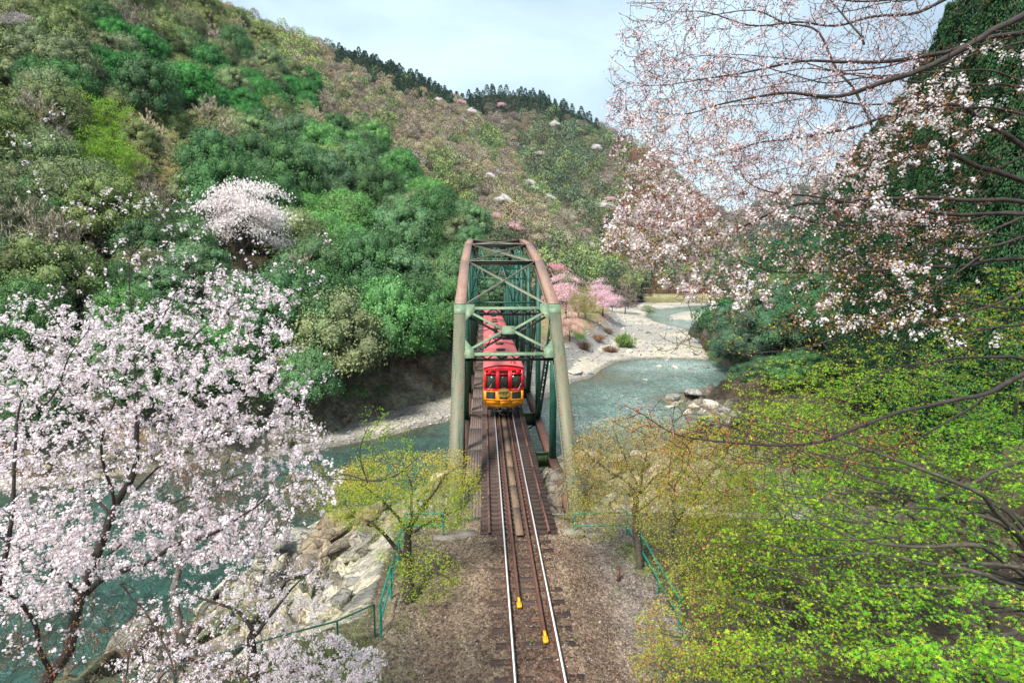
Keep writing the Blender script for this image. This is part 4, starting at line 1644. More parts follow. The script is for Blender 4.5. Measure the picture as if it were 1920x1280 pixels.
EPW, EPD = .60, .42
for s in (-1, 1):
    # end posts, inclined, near and far
    for near_ in (True, False):
        k0, k1 = (0, 1) if near_ else (10, 9)
        mb = MB()
        box_member(mb, B(s * BX, NODE(k0), ZB), B(s * BX, NODE(k1), ZT[k1] - .05), EPW, EPD, .19 if near_ else None, .031)
        o = sub(mb, 'end_post', [M['green_plate'], M['black']], br)
        if near_:
            # splice plate where the post meets the chord
            m3 = MB()
            a, b = B(s * BX, NODE(0), ZB), B(s * BX, NODE(1), ZT[1] - .05)
            t = (b - a) / np.linalg.norm(b - a)
            up = np.cross([1., 0, 0], t)
            c_ = b - t * .12
            m3.bar(c_ - t * .42 + up * (EPD / 2 + .022), c_ + t * .20 + up * (EPD / 2 + .022), EPW + .02, .018)
            for i in range(6):
                for j in range(8):
                    rivet(m3, c_ + t * (-.38 + i * .10) + np.array([1., 0, 0]) * (-.26 + j * .074) + up * (EPD / 2 + .031), up, .017)
            sub(m3, 'splice_plate', M['mint_steel'], o)
    for k in range(1, 9):
        mb = MB()
        box_member(mb, B(s * BX, NODE(k), ZT[k]), B(s * BX, NODE(k + 1), ZT[k + 1]), EPW - .02, EPD, .20 if k < 4 else None, .022)
        # joint line plates
        a, b = B(s * BX, NODE(k), ZT[k]), B(s * BX, NODE(k + 1), ZT[k + 1])
        t = (b - a) / np.linalg.norm(b - a)
        up = np.cross([1., 0, 0], t)
        mb.bar(a + t * .30 + up * (EPD / 2 + .02), a + t * .55 + up * (EPD / 2 + .02), EPW, .012)
        sub(mb, 'top_chord', [M['rust_plate'], M['rust']], br)
    for k in range(10):
        mb = MB()
        mb.bar(B(s * BX, NODE(k), ZB), B(s * BX, NODE(k + 1), ZB), .42, .48)
        mb.bar(B(s * BX, NODE(k), ZB + .25), B(s * BX, NODE(k + 1), ZB + .25), .50, .016)
        sub(mb, 'bottom_chord', M['olive_steel'] if False else M['rust'], br)
    for k in range(1, 10):
        mb = MB()
        if k in (1, 9):
            mb.bar(B(s * BX, NODE(k), ZB), B(s * BX, NODE(k), ZT[k] - .2), .26, .30)
            for q in (-1, 1):
                mb.bar(B(s * BX, NODE(k) + q * .155, ZB), B(s * BX, NODE(k) + q * .155, ZT[k] - .2), .34, .015)
        else:
            laced(mb, B(s * BX, NODE(k), ZB), B(s * BX, NODE(k), ZT[k] - .2), .34, .30, [0, 1, 0], pitch=.55)
            mb.bar(B(s * BX - s * .14, NODE(k), ZB), B(s * BX - s * .14, NODE(k), ZT[k] - .2), .02, .26)
        sub(mb, 'vertical_post', M['green_steel'], br)
    for k in range(1, 9):
        mb = MB()
        a, b = (k, k + 1) if k < 5 else (k + 1, k)
        p0, p1 = B(s * BX, NODE(a), ZT[a] - .2), B(s * BX, NODE(b), ZB + .2)
        laced(mb, p0, p1, .30, .26, [1, 0, 0], pitch=.42, lace=.045)
        mb.bar(p0 + [0.13 * s, 0, 0], p1 + [0.13 * s, 0, 0], .02, .28)
        sub(mb, 'diagonal', M['green_steel'], br)
    for k in (4, 5):
        mb = MB()
        a, b = (k, k + 1) if k == 5 else (k + 1, k)
        laced(mb, B(s * BX, NODE(a), ZT[a] - .2), B(s * BX, NODE(b), ZB + .2), .2, .2, [1, 0, 0], pitch=.42, lace=.04)
        sub(mb, 'counter_brace', M['green_steel'], br)

# portal frame lying in the plane of the near end posts (and the far ones)
def along(kk, t, x=0, off=0):
    k0, k1 = (0, 1) if kk == 0 else (10, 9)
    a, b = B(0, NODE(k0), ZB), B(0, NODE(k1), ZT[k1] - .05)
    d = (b - a) / np.linalg.norm(b - a)
    up = np.cross([1., 0, 0], d)
    if up[2] < 0:
        up = -up
    return a + (b - a) * t + np.array([x, 0, 0]) + up * off, d, up


def portal(kk):
    W_ = BX - EPW / 2 + .03
    tt = (.985, .735)
    for t in tt:
        mb = MB()
        for off, wd, m in ((EPD / 2 + .005, .20, 0), (-EPD / 2, .14, 1)):
            p0, d, up = along(kk, t, -W_, off)
            p1, _, _ = along(kk, t, W_, off)
            mb.bar(p0, p1, wd, .03, d, m=m)
            mb.bar(p0 - up * .06, p1 - up * .06, .02, .12, d, m=m)
        n = 12
        for i in range(n):
            xa, xb = -W_ + 2 * W_ * i / n, -W_ + 2 * W_ * (i + 1) / n
            o1, o2 = (EPD / 2, -EPD / 2) if i % 2 == 0 else (-EPD / 2, EPD / 2)
            mb.bar(along(kk, t, xa, o1)[0], along(kk, t, xb, o2)[0], .045, .045, d, m=1)
        sub(mb, 'portal_strut', [M['mint_steel'], M['black']], br)
    tm = .86
    for sx_ in (-1, 1):
        for (t0, lbl) in ((tt[0], 0), (tt[1], 1)):
            mb = MB()
            for off, wd, m in ((EPD / 2 + .012, .15, 0), (-EPD / 2, .12, 1)):
                p0, d, up = along(kk, t0 - (.02 if lbl == 0 else -.02), sx_ * (W_ - .2), off)
                p1, _, _ = along(kk, tm, sx_ * .18, off)
                mb.bar(p0, p1, wd, .025, np.cross(up, p1 - p0), m=m)
                mb.bar(p0 - up * .05, p1 - up * .05, .02, .10, np.cross(up, p1 - p0), m=m)
            for i in range(5):
                q0 = along(kk, t0 + (tm - t0) * (i + .3) / 5, sx_ * (W_ - .2 + (.18 - W_ + .2) * (i + .3) / 5), EPD / 2 * (1 if i % 2 else -1))[0]
                q1 = along(kk, t0 + (tm - t0) * (i + 1) / 5, sx_ * (W_ - .2 + (.18 - W_ + .2) * (i + 1) / 5), EPD / 2 * (-1 if i % 2 else 1))[0]
                mb.bar(q0, q1, .04, .04, d, m=1)
            sub(mb, 'portal_brace', [M['mint_steel'], M['black']], br)
        # corner gussets
        for t0, sg in ((tt[0], -1), (tt[1], 1)):
            mb = MB()
            _, d, up = along(kk, t0)
            q = [along(kk, t0 + sg * .075, sx_ * (W_ - .02))[0], along(kk, t0 - sg * .022, sx_ * (W_ - .02))[0], along(kk, t0 - sg * .022, sx_ * (W_ - .48))[0], along(kk, t0 + sg * .02, sx_ * (W_ - .48))[0]]
            V = [p + up * (EPD / 2 + .027) for p in q] + [p + up * (EPD / 2 + .041) for p in q]
            mb.add(V, [[0, 1, 2, 3], [4, 7, 6, 5], [0, 4, 5, 1], [1, 5, 6, 2], [2, 6, 7, 3], [3, 7, 4, 0]])
            if kk == 0:
                for i in range(4):
                    for j in range(4):
                        p = along(kk, t0 + sg * (-.012 + j * .02) * (1 - .15 * i), sx_ * (W_ - .06 - i * .11))[0] + up * (EPD / 2 + .041)
                        rivet(mb, p, up, .016)
            sub(mb, 'gusset_plate', M['mint_steel'], br)
    mb = MB()
    p, d, up = along(kk, tm)
    mb.bar(p - d * .27 + up * (EPD / 2 + .03), p + d * .27 + up * (EPD / 2 + .03), .62, .016)
    mb.bar(p - d * .27 - up * (EPD / 2 - .02), p + d * .27 - up * (EPD / 2 - .02), .62, .016, m=1)
    mb.bar(p - d * .02 - up * .2, p - d * .02 + up * .2, .06, .5, m=1)
    if kk == 0:
        for i in range(5):
            for j in range(6):
                rivet(mb, p + d * (-.2 + .1 * i) + np.array([-.25 + .1 * j, 0, 0]) + up * (EPD / 2 + .038), up, .016)
    sub(mb, 'gusset_plate', [M['mint_steel'], M['black']], br)


portal(0)
portal(1)
Wd = BX - EPW / 2 + .05
for k in range(2, 9):
    mb = MB()
    z = ZT[k]
    mb.bar(B(-Wd, NODE(k), z + .17), B(Wd, NODE(k), z + .17), .16, .02, [0, 1, 0], m=0)
    mb.bar(B(-Wd, NODE(k), z + .04), B(Wd, NODE(k), z + .04), .02, .24, [0, 1, 0], m=1)  # black web and lower flange paint in the shadow under the strut
    mb.bar(B(-Wd, NODE(k), z - .10), B(Wd, NODE(k), z - .10), .14, .02, [0, 1, 0], m=1)
    sub(mb, 'top_strut', [M['cream_steel'], M['black']], br)
    # sway frame below the strut
    mb = MB()
    zb_ = z - min(2.6, (z - 5.2))
    mb.bar(B(-Wd, NODE(k), zb_), B(Wd, NODE(k), zb_), .14, .12, [0, 1, 0])
    n = 6
    for i in range(n):
        xa, xb = -Wd + 2 * Wd * i / n, -Wd + 2 * Wd * (i + 1) / n
        mb.bar(B(xa, NODE(k), z - .1 if i % 2 else zb_), B(xb, NODE(k), zb_ if i % 2 else z - .1), .07, .07, [0, 1, 0])
    for sx_ in (-1, 1):
        mb.bar(B(sx_ * Wd, NODE(k), zb_ - 1.2), B(sx_ * (Wd - 1.3), NODE(k), zb_), .09, .09, [0, 1, 0])
    sub(mb, 'sway_frame', M['green_steel'], br)
for k in range(1, 9):
    for s in (-1, 1):
        mb = MB()
        oz = .155 + (.02 if s > 0 else 0)
        mb.bar(B(-s * (Wd + .02), NODE(k) + .15, ZT[k] + oz), B(s * (Wd + .02), NODE(k + 1) - .1, ZT[k + 1] + oz), .10, .02, [0, 1, 0])
        mb.bar(B(-s * Wd, NODE(k) + .15, ZT[k] + oz - .06), B(s * Wd, NODE(k + 1) - .1, ZT[k + 1] + oz - .06), .016, .10, [0, 1, 0])
        sub(mb, 'lateral_brace', M['cream_steel'], br)
# floor: beams, stringers, bottom laterals
for k in range(0, 11):
    mb = MB()
    mb.box(B(0, NODE(k), -.98), (2 * BX - .4, .02, .80))
    mb.box(B(0, NODE(k), -.575), (2 * BX - .4, .26, .02))
    mb.box(B(0, NODE(k), -1.39), (2 * BX - .4, .26, .02))
    for x in np.arange(-2.1, 2.2, .7):
        mb.box(B(x, NODE(k), -.98), (.02, .14, .76))
    sub(mb, 'floor_beam', M['olive_steel'], br)
for k in range(10):
    for s in (-1, 1):
        mb = MB()
        mb.box(B(s * .72, NODE(k + .5), -.72), (.02, PL_ - .06, .62))
        mb.box(B(s * .72, NODE(k + .5), -.405), (.22, PL_ - .06, .02))
        mb.box(B(s * .72, NODE(k + .5), -1.03), (.22, PL_ - .06, .02))
        sub(mb, 'stringer', M['olive_steel'], br)
        mb = MB()
        oz = .03 if s > 0 else 0
        mb.bar(B(-s * 2.2, NODE(k) + .1, ZB - .28 + oz), B(s * 2.2, NODE(k + 1) - .1, ZB - .28 + oz), .12, .02)
        sub(mb, 'bottom_lateral', M['olive_steel'], br)
# boarded walkway on the left side
for k in range(-1, 20):
    y0_, y1_ = Y0 + k * PL_ / 2 + .05, Y0 + (k + 1) * PL_ / 2 - .03
    if k < 0:
        y0_ = 20.3
    mb = MB()
    nbd = 6
    for i in range(nbd):
        x = -2.12 + (i + .5) * .80 / nbd
        mb.box(B(x, (y0_ + y1_) / 2, -.42 + .004 * (i % 2)), (.80 / nbd - .008, y1_ - y0_, .04))
    sub(mb, 'walkway_panel', M['deck'], br)
for k in range(11):
    mb = MB()
    mb.box(B(-1.72, NODE(k), -.47), (.9, .12, .05))
    mb.box(B(-1.72, NODE(k), -.39), (.86, .10, .012))
    sub(mb, 'walkway_bearer', M['olive_steel'], br)
for s in (-1, 1):
    for k in (0, 10):
        mb = MB()
        mb.box(B(s * BX, NODE(k) - (0.05 if k == 0 else -.05), ZB - .38), (.75, .6, .26)).box(B(s * BX, NODE(k) - .05, ZB - .55), (.95, .8, .08))
        sub(mb, 'bearing', M['rust'], br)

# abutments
for y, lab in ((NODE(0) - .35, 'stained concrete abutment under the near end of the bridge'), (NODE(10) + .9, 'stained concrete abutment under the far end of the bridge')):
    mb = MB()
    mb.box((0, y, -5.4), (6.6, 2.4, 7.3))
    mb.box((0, y - (1.05 if y < 50 else -1.05), -1.22), (6.2, .35, 1.5))
    for s in (-1, 1):
        mb.box((s * 2.75, y - .35 if y < 50 else y + .35, -1.3), (.5, 1.6, 1.1))
    tag(mb.build('abutment', M['concrete']), lab, 'abutment')
# kerb stones behind the deck end
for s, x, wd in ((1, 1.9, .9), (-1, -1.9, .8)):
    mb = MB()
    mb.box((x, 19.95, -.42), (wd, .45, .32))
    tag(mb.build('kerb_stone', M['concrete']), 'pale stone block beside the track at the bridge deck end, ' + ('right' if s > 0 else 'left') + ' side', 'stone block')

# ================================================================== TRAIN
CARL, CARG = 11.3, .55
TF = 35.5                     # front of the train
HW = 1.24
PLAN = [(-HW, .30), (-.43, 0.0), (.43, 0.0), (HW, .30)]


def facet(i, u0, u1, z0, z1, thk, out_=0.0):
    """box lying on front facet i; u in metres along it (0 = left end)"""
    a, b = np.array(PLAN[i]), np.array(PLAN[i + 1])
    ln = np.linalg.norm(b - a)
    d = (b - a) / ln
    n = np.array([d[1], -d[0]])
    c = a + d * (u0 + u1) / 2 + n * (out_ - thk / 2)
    R = np.array([[d[0], -n[0], 0], [d[1], -n[1], 0], [0, 0, 1]])
    return (c[0], c[1], (z0 + z1) / 2), (u1 - u0, thk, z1 - z0), R


FLEN = [np.linalg.norm(np.array(PLAN[i + 1]) - np.array(PLAN[i])) for i in range(3)]
ZF, ZS, ZE, ZR = .78, 1.73, 3.12, 3.36      # floor skirt, sill, eave, roof crown


def roof_mesh(y0, y1, crown=True):
    mb = MB()
    xs_ = np.linspace(-HW - .05, HW + .05, 15)
    zz_ = ZE + (ZR - ZE) * (1 - (xs_ / (HW + .05)) ** 2) + .02
    yy = np.linspace(y0, y1, 9)
    top = np.array([[x, y, z] for y in yy for x, z in zip(xs_, zz_)])
    # the near end follows the bowed front
    f = np.interp(top[:, 0], [p[0] for p in PLAN], [p[1] for p in PLAN])
    top[:, 1] += f * (top[:, 1] == y0)
    F = [[i * 15 + j, i * 15 + j + 1, (i + 1) * 15 + j + 1, (i + 1) * 15 + j] for i in range(8) for j in range(14)]
    n = len(top)
    F2 = [[q + n for q in f_[::-1]] for f_ in F]
    edge = []
    for j in range(14):
        edge += [[j, j + n, j + 1 + n, j + 1], [8 * 15 + j, 8 * 15 + j + 1, 8 * 15 + j + 1 + n, 8 * 15 + j + n]]
    for i in range(8):
        edge += [[i * 15, (i + 1) * 15, (i + 1) * 15 + n, i * 15 + n], [i * 15 + 14, i * 15 + 14 + n, (i + 1) * 15 + 14 + n, (i + 1) * 15 + 14]]
    mb.add(np.vstack([top, top - [0, 0, .05]]), F + F2 + edge)
    return mb


def gable(y, z_lo, mb, thk=.05, m=0):
    """end wall piece between eave height and the curved roof"""
    xs_ = np.linspace(-HW, HW, 15)
    zt = ZE + (ZR - ZE) * (1 - (xs_ / (HW + .05)) ** 2) - .03
    yo = np.interp(xs_, [p[0] for p in PLAN], [p[1] for p in PLAN])
    V = []
    for q in (0, thk):
        V += [[x, y + o_ + q, z_lo] for x, o_ in zip(xs_, yo)]
        V += [[x, y + o_ + q, z] for x, o_, z in zip(xs_, yo, zt)]
    F = []
    for q in (0, 30):
        F += [[q + j, q + j + 1, q + 15 + j + 1, q + 15 + j] for j in range(14)]
    F += [[15 + j, 15 + j + 1, 45 + j + 1, 45 + j] for j in range(14)]
    mb.add(V, F, m=m)


def make_car(idx):
    y = TF + idx * (CARL + CARG)
    lab = ['red and orange leading carriage with a bowed three-window front and round brass headboard', 'red-roofed second carriage of the train directly behind the leading one',
           'red-roofed middle carriage of the train, third from the front', 'red-roofed fourth carriage of the train inside the truss', 'red-roofed last carriage at the far end of the bridge'][idx]
    c = thing('train_carriage', lab, 'train carriage', (0, y, 0), 0, 'carriages of the red train')
    end = CARL
    # ---- front (all carriages have the same end framing; only the first shows its windows)
    red = MB()
    og = MB()
    for i, (wl_, wr_) in enumerate(((.12, .08), (.17, .17), (.08, .12))):
        Lf = FLEN[i]
        for (u0, u1) in ((0, wl_), (Lf - wr_, Lf)):
            red.box(*facet(i, u0, u1, ZS, 2.98, .07))
        red.box(*facet(i, wl_, Lf - wr_, 2.70, 2.80, .07, .012))
        red.box(*facet(i, 0, Lf, ZS - .03, ZS + .07, .09, .02))
        # orange lower half round three dark panels
        for (u0, u1) in ((0, wl_ + .02), (Lf - wr_ - .02, Lf)):
            og.box(*facet(i, u0, u1, ZF, ZS - .03, .07))
        og.box(*facet(i, wl_ + .02, Lf - wr_ - .02, ZS - .16, ZS - .03, .07))
        og.box(*facet(i, wl_ + .02, Lf - wr_ - .02, ZF, 1.14, .07))
        og.box(*facet(i, -.01, Lf + .01, 1.09, 1.15, .13, .05))
    gable(0, 2.97, red)
    # lower edge dips towards the middle
    V = [[-HW, .30, ZF], [-.43, 0, ZF], [.43, 0, ZF], [HW, .30, ZF], [-HW + .1, .33, ZF - .02], [-.43, .02, ZF - .20], [.43, .02, ZF - .20], [HW - .1, .33, ZF - .02]]
    V += [[x, yy + .05, z] for x, yy, z in V]
    og.add(V, [[0, 4, 5, 1], [1, 5, 6, 2], [2, 6, 7, 3], [8, 9, 13, 12], [9, 10, 14, 13], [10, 11, 15, 14], [4, 12, 13, 5], [5, 13, 14, 6], [6, 14, 15, 7]])
    sub(red, 'front_frame', M['red'], c)
    sub(og, 'front_panel', M['orange'], c)
    # ---- side walls
    for s in (-1, 1):
        lo, hi = MB(), MB()
        lo.box((s * (HW - .025), .32 + (end - .32) / 2, (ZF + ZS - .03) / 2), (.05, end - .34, ZS - .03 - ZF))
        lo.box((s * (HW + .01), .32 + (end - .32) / 2, ZF + .06), (.03, end - .34, .10))
        for q in np.linspace(.5, end - .2, 9):
            lo.box((s * (HW + .012), q, (ZF + ZS) / 2), (.03, .07, ZS - ZF - .06))
            hi.box((s * (HW - .02), q, (ZS + ZE) / 2), (.05, .10, ZE - ZS))
        hi.box((s * (HW - .02), .32 + (end - .32) / 2, ZE - .09), (.055, end - .34, .18))
        hi.box((s * (HW - .02), .32 + (end - .32) / 2, ZS + .01), (.075, end - .34, .07))
        sub(lo, 'side_panel', M['orange'], c)
        f_ = sub(hi, 'side_frame', M['red'], c)
    # ---- rear wall
    rw = MB()
    rw.box((0, end - .03, (ZF + ZE) / 2), (2 * HW - .1, .05, ZE - ZF))
    sub(rw, 'rear_wall', M['red'], c)
    fl = MB()
    fl.box((0, end / 2 + .15, ZF - .03), (2 * HW - .1, end - .4, .08))
    sub(fl, 'floor', M['black'], c)
    # ---- roof with ventilators
    rf = sub(roof_mesh(-.06, end + .02), 'roof', M['roof'], c)
    lip = MB()
    gable(-.075, 3.10, lip, .03)
    for k, q in enumerate((2.6, 6.3, 9.8)):
        vt = MB()
        n = 16
        for zz_, sc in ((ZR + .02, .75), (ZR + .07, 1.0), (ZR + .14, 1.0), (ZR + .18, .8)):
            pass
        ring = [(.80, .02), (1.0, .07), (1.0, .13), (.82, .17)]
        V = [[.34 * r_ * math.cos(a_), q + .24 * r_ * math.sin(a_), ZR + h_] for r_, h_ in ring for a_ in np.arange(n) * 2 * math.pi / n]
        F = [[a_ * n + j, a_ * n + (j + 1) % n, (a_ + 1) * n + (j + 1) % n, (a_ + 1) * n + j] for a_ in range(3) for j in range(n)]
        V.append([0, q, ZR + .185])
        vt.add(V, F)
        vt.add(V, [[3 * n + j, 3 * n + (j + 1) % n, 4 * n] for j in range(n)])
        sub(vt, 'roof_ventilator', M['black'], rf)
    pp = MB()
    for k in range(3):
        pp.tube([(-.72 + k * .11, 4.6, ZR - .12), (-.72 + k * .11, 4.6, ZR + .10)], .04, 8)
    pp.box((-.60, 4.6, ZR - .06), (.42, .14, .06))
    sub(pp, 'roof_pipes', M['silver'], rf)
    if idx == 0:
        hb = MB()
        hb.box((.62, .75, ZR - .02), (.34, .34, .12)).box((.62, .75, ZR + .05), (.26, .26, .03))
        sub(hb, 'roof_hatch', M['lens'], rf)
    # ---- running gear
    ug = MB()
    ug.box((0, .25, .60), (1.9, .22, .22)).box((0, end - .2, .60), (1.9, .22, .22))
    for s in (-1, 1):
        ug.box((s * .95, end / 2, .55), (.10, end - .5, .24))
    sub(ug, 'underframe', M['black'], c)
    for yb_ in (1.9, end - 1.9):
        bg_ = MB()
        for s in (-1, 1):
            bg_.box((s * .78, yb_, .46), (.09, 2.0, .22))
        bg_.box((0, yb_, .46), (1.5, .3, .2))
        b_ = sub(bg_, 'bogie', M['black'], c)
        for ya in (-.8, .8):
            wm = MB()
            wm.tube([(-.9, yb_ + ya, .37), (.9, yb_ + ya, .37)], .06, 8)
            for s in (-1, 1):
                wm.tube([(s * (GA + .0), yb_ + ya, .37), (s * (GA + .11), yb_ + ya, .37)], .365, 20)
            sub(wm, 'wheelset', M['rust'], b_)
    cp = MB()
    cp.box((0, -.18, .62), (.26, .42, .22)).box((.05, -.44, .64), (.34, .20, .30)).box((-.1, -.52, .64), (.12, .12, .26))
    cp.tube([(.3, .05, .72), (.42, -.2, .42), (.25, -.34, .26), (0, -.36, .22), (-.3, -.3, .34), (-.42, .02, .66)], .028, 6)
    for s in (-1, 1):
        cp.box((s * .62, .10, .52), (.12, .3, .12)).tube([(s * .5, .0, .66), (s * .58, -.22, .42), (s * .5, -.22, .26)], .022, 6)
    cp.box((0, .12, .36), (1.7, .06, .14))
    sub(cp, 'coupler', M['black'], c)
    if idx:
        return
    sk = MB()
    for s in (-1, 1):
        sk.box((s * .95, .30, .62), (.16, .10, .08))
    sub(sk, 'step_lamps', M['silver'], c)
    # ---- windows
    for i, (wl_, wr_) in enumerate(((.12, .08), (.17, .17), (.08, .12))):
        Lf = FLEN[i]
        gl = MB()
        gl.box(*facet(i, wl_ - .01, Lf - wr_ + .01, ZS + .06, 2.71, .012, -.035))
        w_ = sub(gl, 'window', M['glass'], c)
        gl = MB()
        gl.box(*facet(i, wl_ - .01, Lf - wr_ + .01, 2.79, 2.98, .012, -.035))
        sub(gl, 'transom_window', M['glass'], c)
        gp = MB()
        gp.box(*facet(i, wl_ + .02, Lf - wr_ - .02, 1.15, ZS - .16, .02, -.03))
        for z in np.arange(1.17, ZS - .17, .045):
            gp.box(*facet(i, wl_ + .02, Lf - wr_ - .02, z, z + .018, .02, -.015))
        sub(gp, 'grille', M['grill'], c)
        if i != 1:
            wp = MB()
            u_ = (wl_ + .18) if i == 0 else (Lf - wr_ - .24)
            a0 = np.array(facet(i, u_, u_ + .01, ZS + .03, ZS + .04, .01, .05)[0])
            a1 = np.array(facet(i, u_ + .20, u_ + .21, ZS + .38, ZS + .39, .01, .0)[0])
            wp.tube([a0, a1], .012, 5)
            wp.box(a0, (.07, .06, .05))
            sub(wp, 'wiper', M['silver'], c)
            lp = MB()
            u_ = Lf * .46 if i == 0 else Lf * .54
            p0 = np.array(facet(i, u_, u_ + .001, 2.885, 2.886, .01, .0)[0])
            a, b = np.array(PLAN[i]), np.array(PLAN[i + 1])
            d_ = (b - a) / np.linalg.norm(b - a)
            nn_ = np.array([d_[1], -d_[0], 0])
            lp.tube([p0 - nn_ * .05, p0 + nn_ * .07, p0 + nn_ * .085], [.10, .10, .085], 18)
            sub(lp, 'tail_lamp', M['lens'], c)
    # interior seen through the glass
    it_ = MB()
    it_.box((.35, .75, 1.75), (.9, .35, .35)).box((.52, .60, 1.98), (.3, .05, .16))
    sub(it_, 'driver_desk', M['black'], c)
    it_ = MB()
    it_.box((.28, .42, 2.42), (.13, .01, .15))
    sub(it_, 'notice', paint('notice_green', [(.3, (.30, .45, .12)), (.7, (.35, .5, .15))]), c)
    it_ = MB()
    it_.box((.42, .5, 1.93), (.26, .10, .04))
    sub(it_, 'white_papers', paint('paper_white', [(.3, (.8, .8, .8)), (.7, (.85, .85, .85))]), c)
    it_ = MB()
    it_.box((-.5, 1.25, 2.0), (1.0, .04, 1.6)).box((.9, 1.25, 2.0), (.5, .04, 1.6))
    sub(it_, 'cab_partition', paint('cab_green', [(.3, (.10, .13, .09)), (.7, (.14, .17, .12))]), c)
    # ---- round headboard with its lettering
    hb = MB()
    n = 40
    an = np.arange(n) * 2 * math.pi / n
    for (ra, rb, yy, mm) in ((.40, .305, -.075, 0), (.36, .268, -.088, 1), (.345, .253, -.096, 0)):
        V = [[ra * math.cos(t_), yy, 1.575 + rb * math.sin(t_)] for t_ in an] + [[0, yy, 1.575]] + [[ra * math.cos(t_), yy + .03, 1.575 + rb * math.sin(t_)] for t_ in an]
        hb.add(V, [[(j + 1) % n, j, n] for j in range(n)], m=mm)
        hb.add(V, [[j, (j + 1) % n, n + 1 + (j + 1) % n, n + 1 + j] for j in range(n)], m=mm)
    hbo = sub(hb, 'headboard', [M['brass'], M['darkletter']], c)
    for body, size, z in (('嵯峨野', .205, 1.50), ('トロッコ列車', .062, 1.405)):
        try:
            tcv = bpy.data.curves.new('lettering', 'FONT')
            tcv.body = body
            tcv.size = size
            tcv.align_x = 'CENTER'
            tcv.extrude = .004
            tcv.offset = .003 if size > .1 else .001
            to = bpy.data.objects.new('lettering', tcv)
            COL.objects.link(to)
            bpy.context.view_layer.update()
            dg = bpy.context.evaluated_depsgraph_get()
            me = bpy.data.meshes.new_from_object(to.evaluated_get(dg))
            bpy.data.objects.remove(to)
            me.materials.clear()
            me.materials.append(M['darkletter'])
            lo_ = link('lettering', me, hbo)
            lo_.location = (0, -.101, z)
            lo_.rotation_euler = (math.pi / 2, 0, 0)
        except Exception as ex:
            print('lettering', ex)


for i in range(5):
    make_car(i)

# ================================================================== FENCES
def pipe_fence(name, label, pts, h, mat, rails=(1.0, .52), post_every=1.9, zg=None, rad=.03, side_posts=None, close=True):
    pts = [np.array(p, float) for p in pts]
    o = thing(name, label, 'fence', pts[0])
    base = pts[0]
    for rfrac in rails:
        mb = MB()
        P_ = [p - base + np.array([0, 0, h * rfrac]) for p in pts]
        mb.tube(P_, rad, 7)
        sub(mb, 'rail', mat, o)
    for a, b in zip(pts[:-1], pts[1:]):
        ln = np.linalg.norm(b - a)
        n = max(1, round(ln / post_every))
        for i in range(n + (1 if b is pts[-1] else 0)):
            p = a + (b - a) * i / n - base
            mb = MB()
            mb.tube([p - [0, 0, .12], p + [0, 0, h]], rad * 1.05, 7)
            sub(mb, 'post', mat, o)
    return o


zg = -.62
pipe_fence('pipe_fence', 'teal two-rail pipe fence beside the trees left of the track', [(-2.75, 20.2, zg), (-4.1, 20.2, zg), (-4.02, 14.5, zg)], 1.0, M['fence'])
pipe_fence('pipe_fence', 'teal two-rail pipe fence among the maples right of the track', [(2.05, 19.95, zg), (3.98, 19.95, zg), (4.0, 14.3, zg)], 1.0, M['fence'])
fo = pipe_fence('pipe_fence', 'dark green mesh fence running along the top of the pale rock at lower left', [(-4.2, 14.6, zg), (-5.0, 13.9, zg), (-6.65, 13.25, zg - .05), (-8.3, 12.5, zg - .1), (-10.2, 11.6, zg - .15)], .92, M['fence_dark'], rails=(1.0,), rad=.024)
mb = MB()
mp_ = [np.array(p, float) - np.array([-4.2, 14.6, zg]) for p in [(-4.2, 14.6, zg), (-5.0, 13.9, zg), (-6.65, 13.25, zg - .05), (-8.3, 12.5, zg - .1), (-10.2, 11.6, zg - .15)]]
for a, b in zip(mp_[:-1], mp_[1:]):
    n = int(np.linalg.norm(b - a) / .07)
    for i in range(n):
        for sg in (0, 1):
            p0 = a + (b - a) * i / n
            p1 = a + (b - a) * min(1, (i + 6) / n)
            hh = .85 * (min(1, (i + 6) / n) - i / n) * n / 6
            z0_, z1_ = (0.03, .03 + hh) if sg else (.03 + hh, .03)
            mb.bar(p0 + [0, 0, z0_], p1 + [0, 0, z1_], .004, .004)
sub(mb, 'wire_mesh', M['fence_dark'], fo)
# small post and stub beside the ballast
mb = MB()
mb.box((2.95, 16.9, -.38), (.09, .09, .5)).box((2.95, 16.9, -.12), (.11, .11, .03))
tag(mb.build('marker_post', M['rust']), 'short dark marker post standing in the ballast right of the track', 'post')

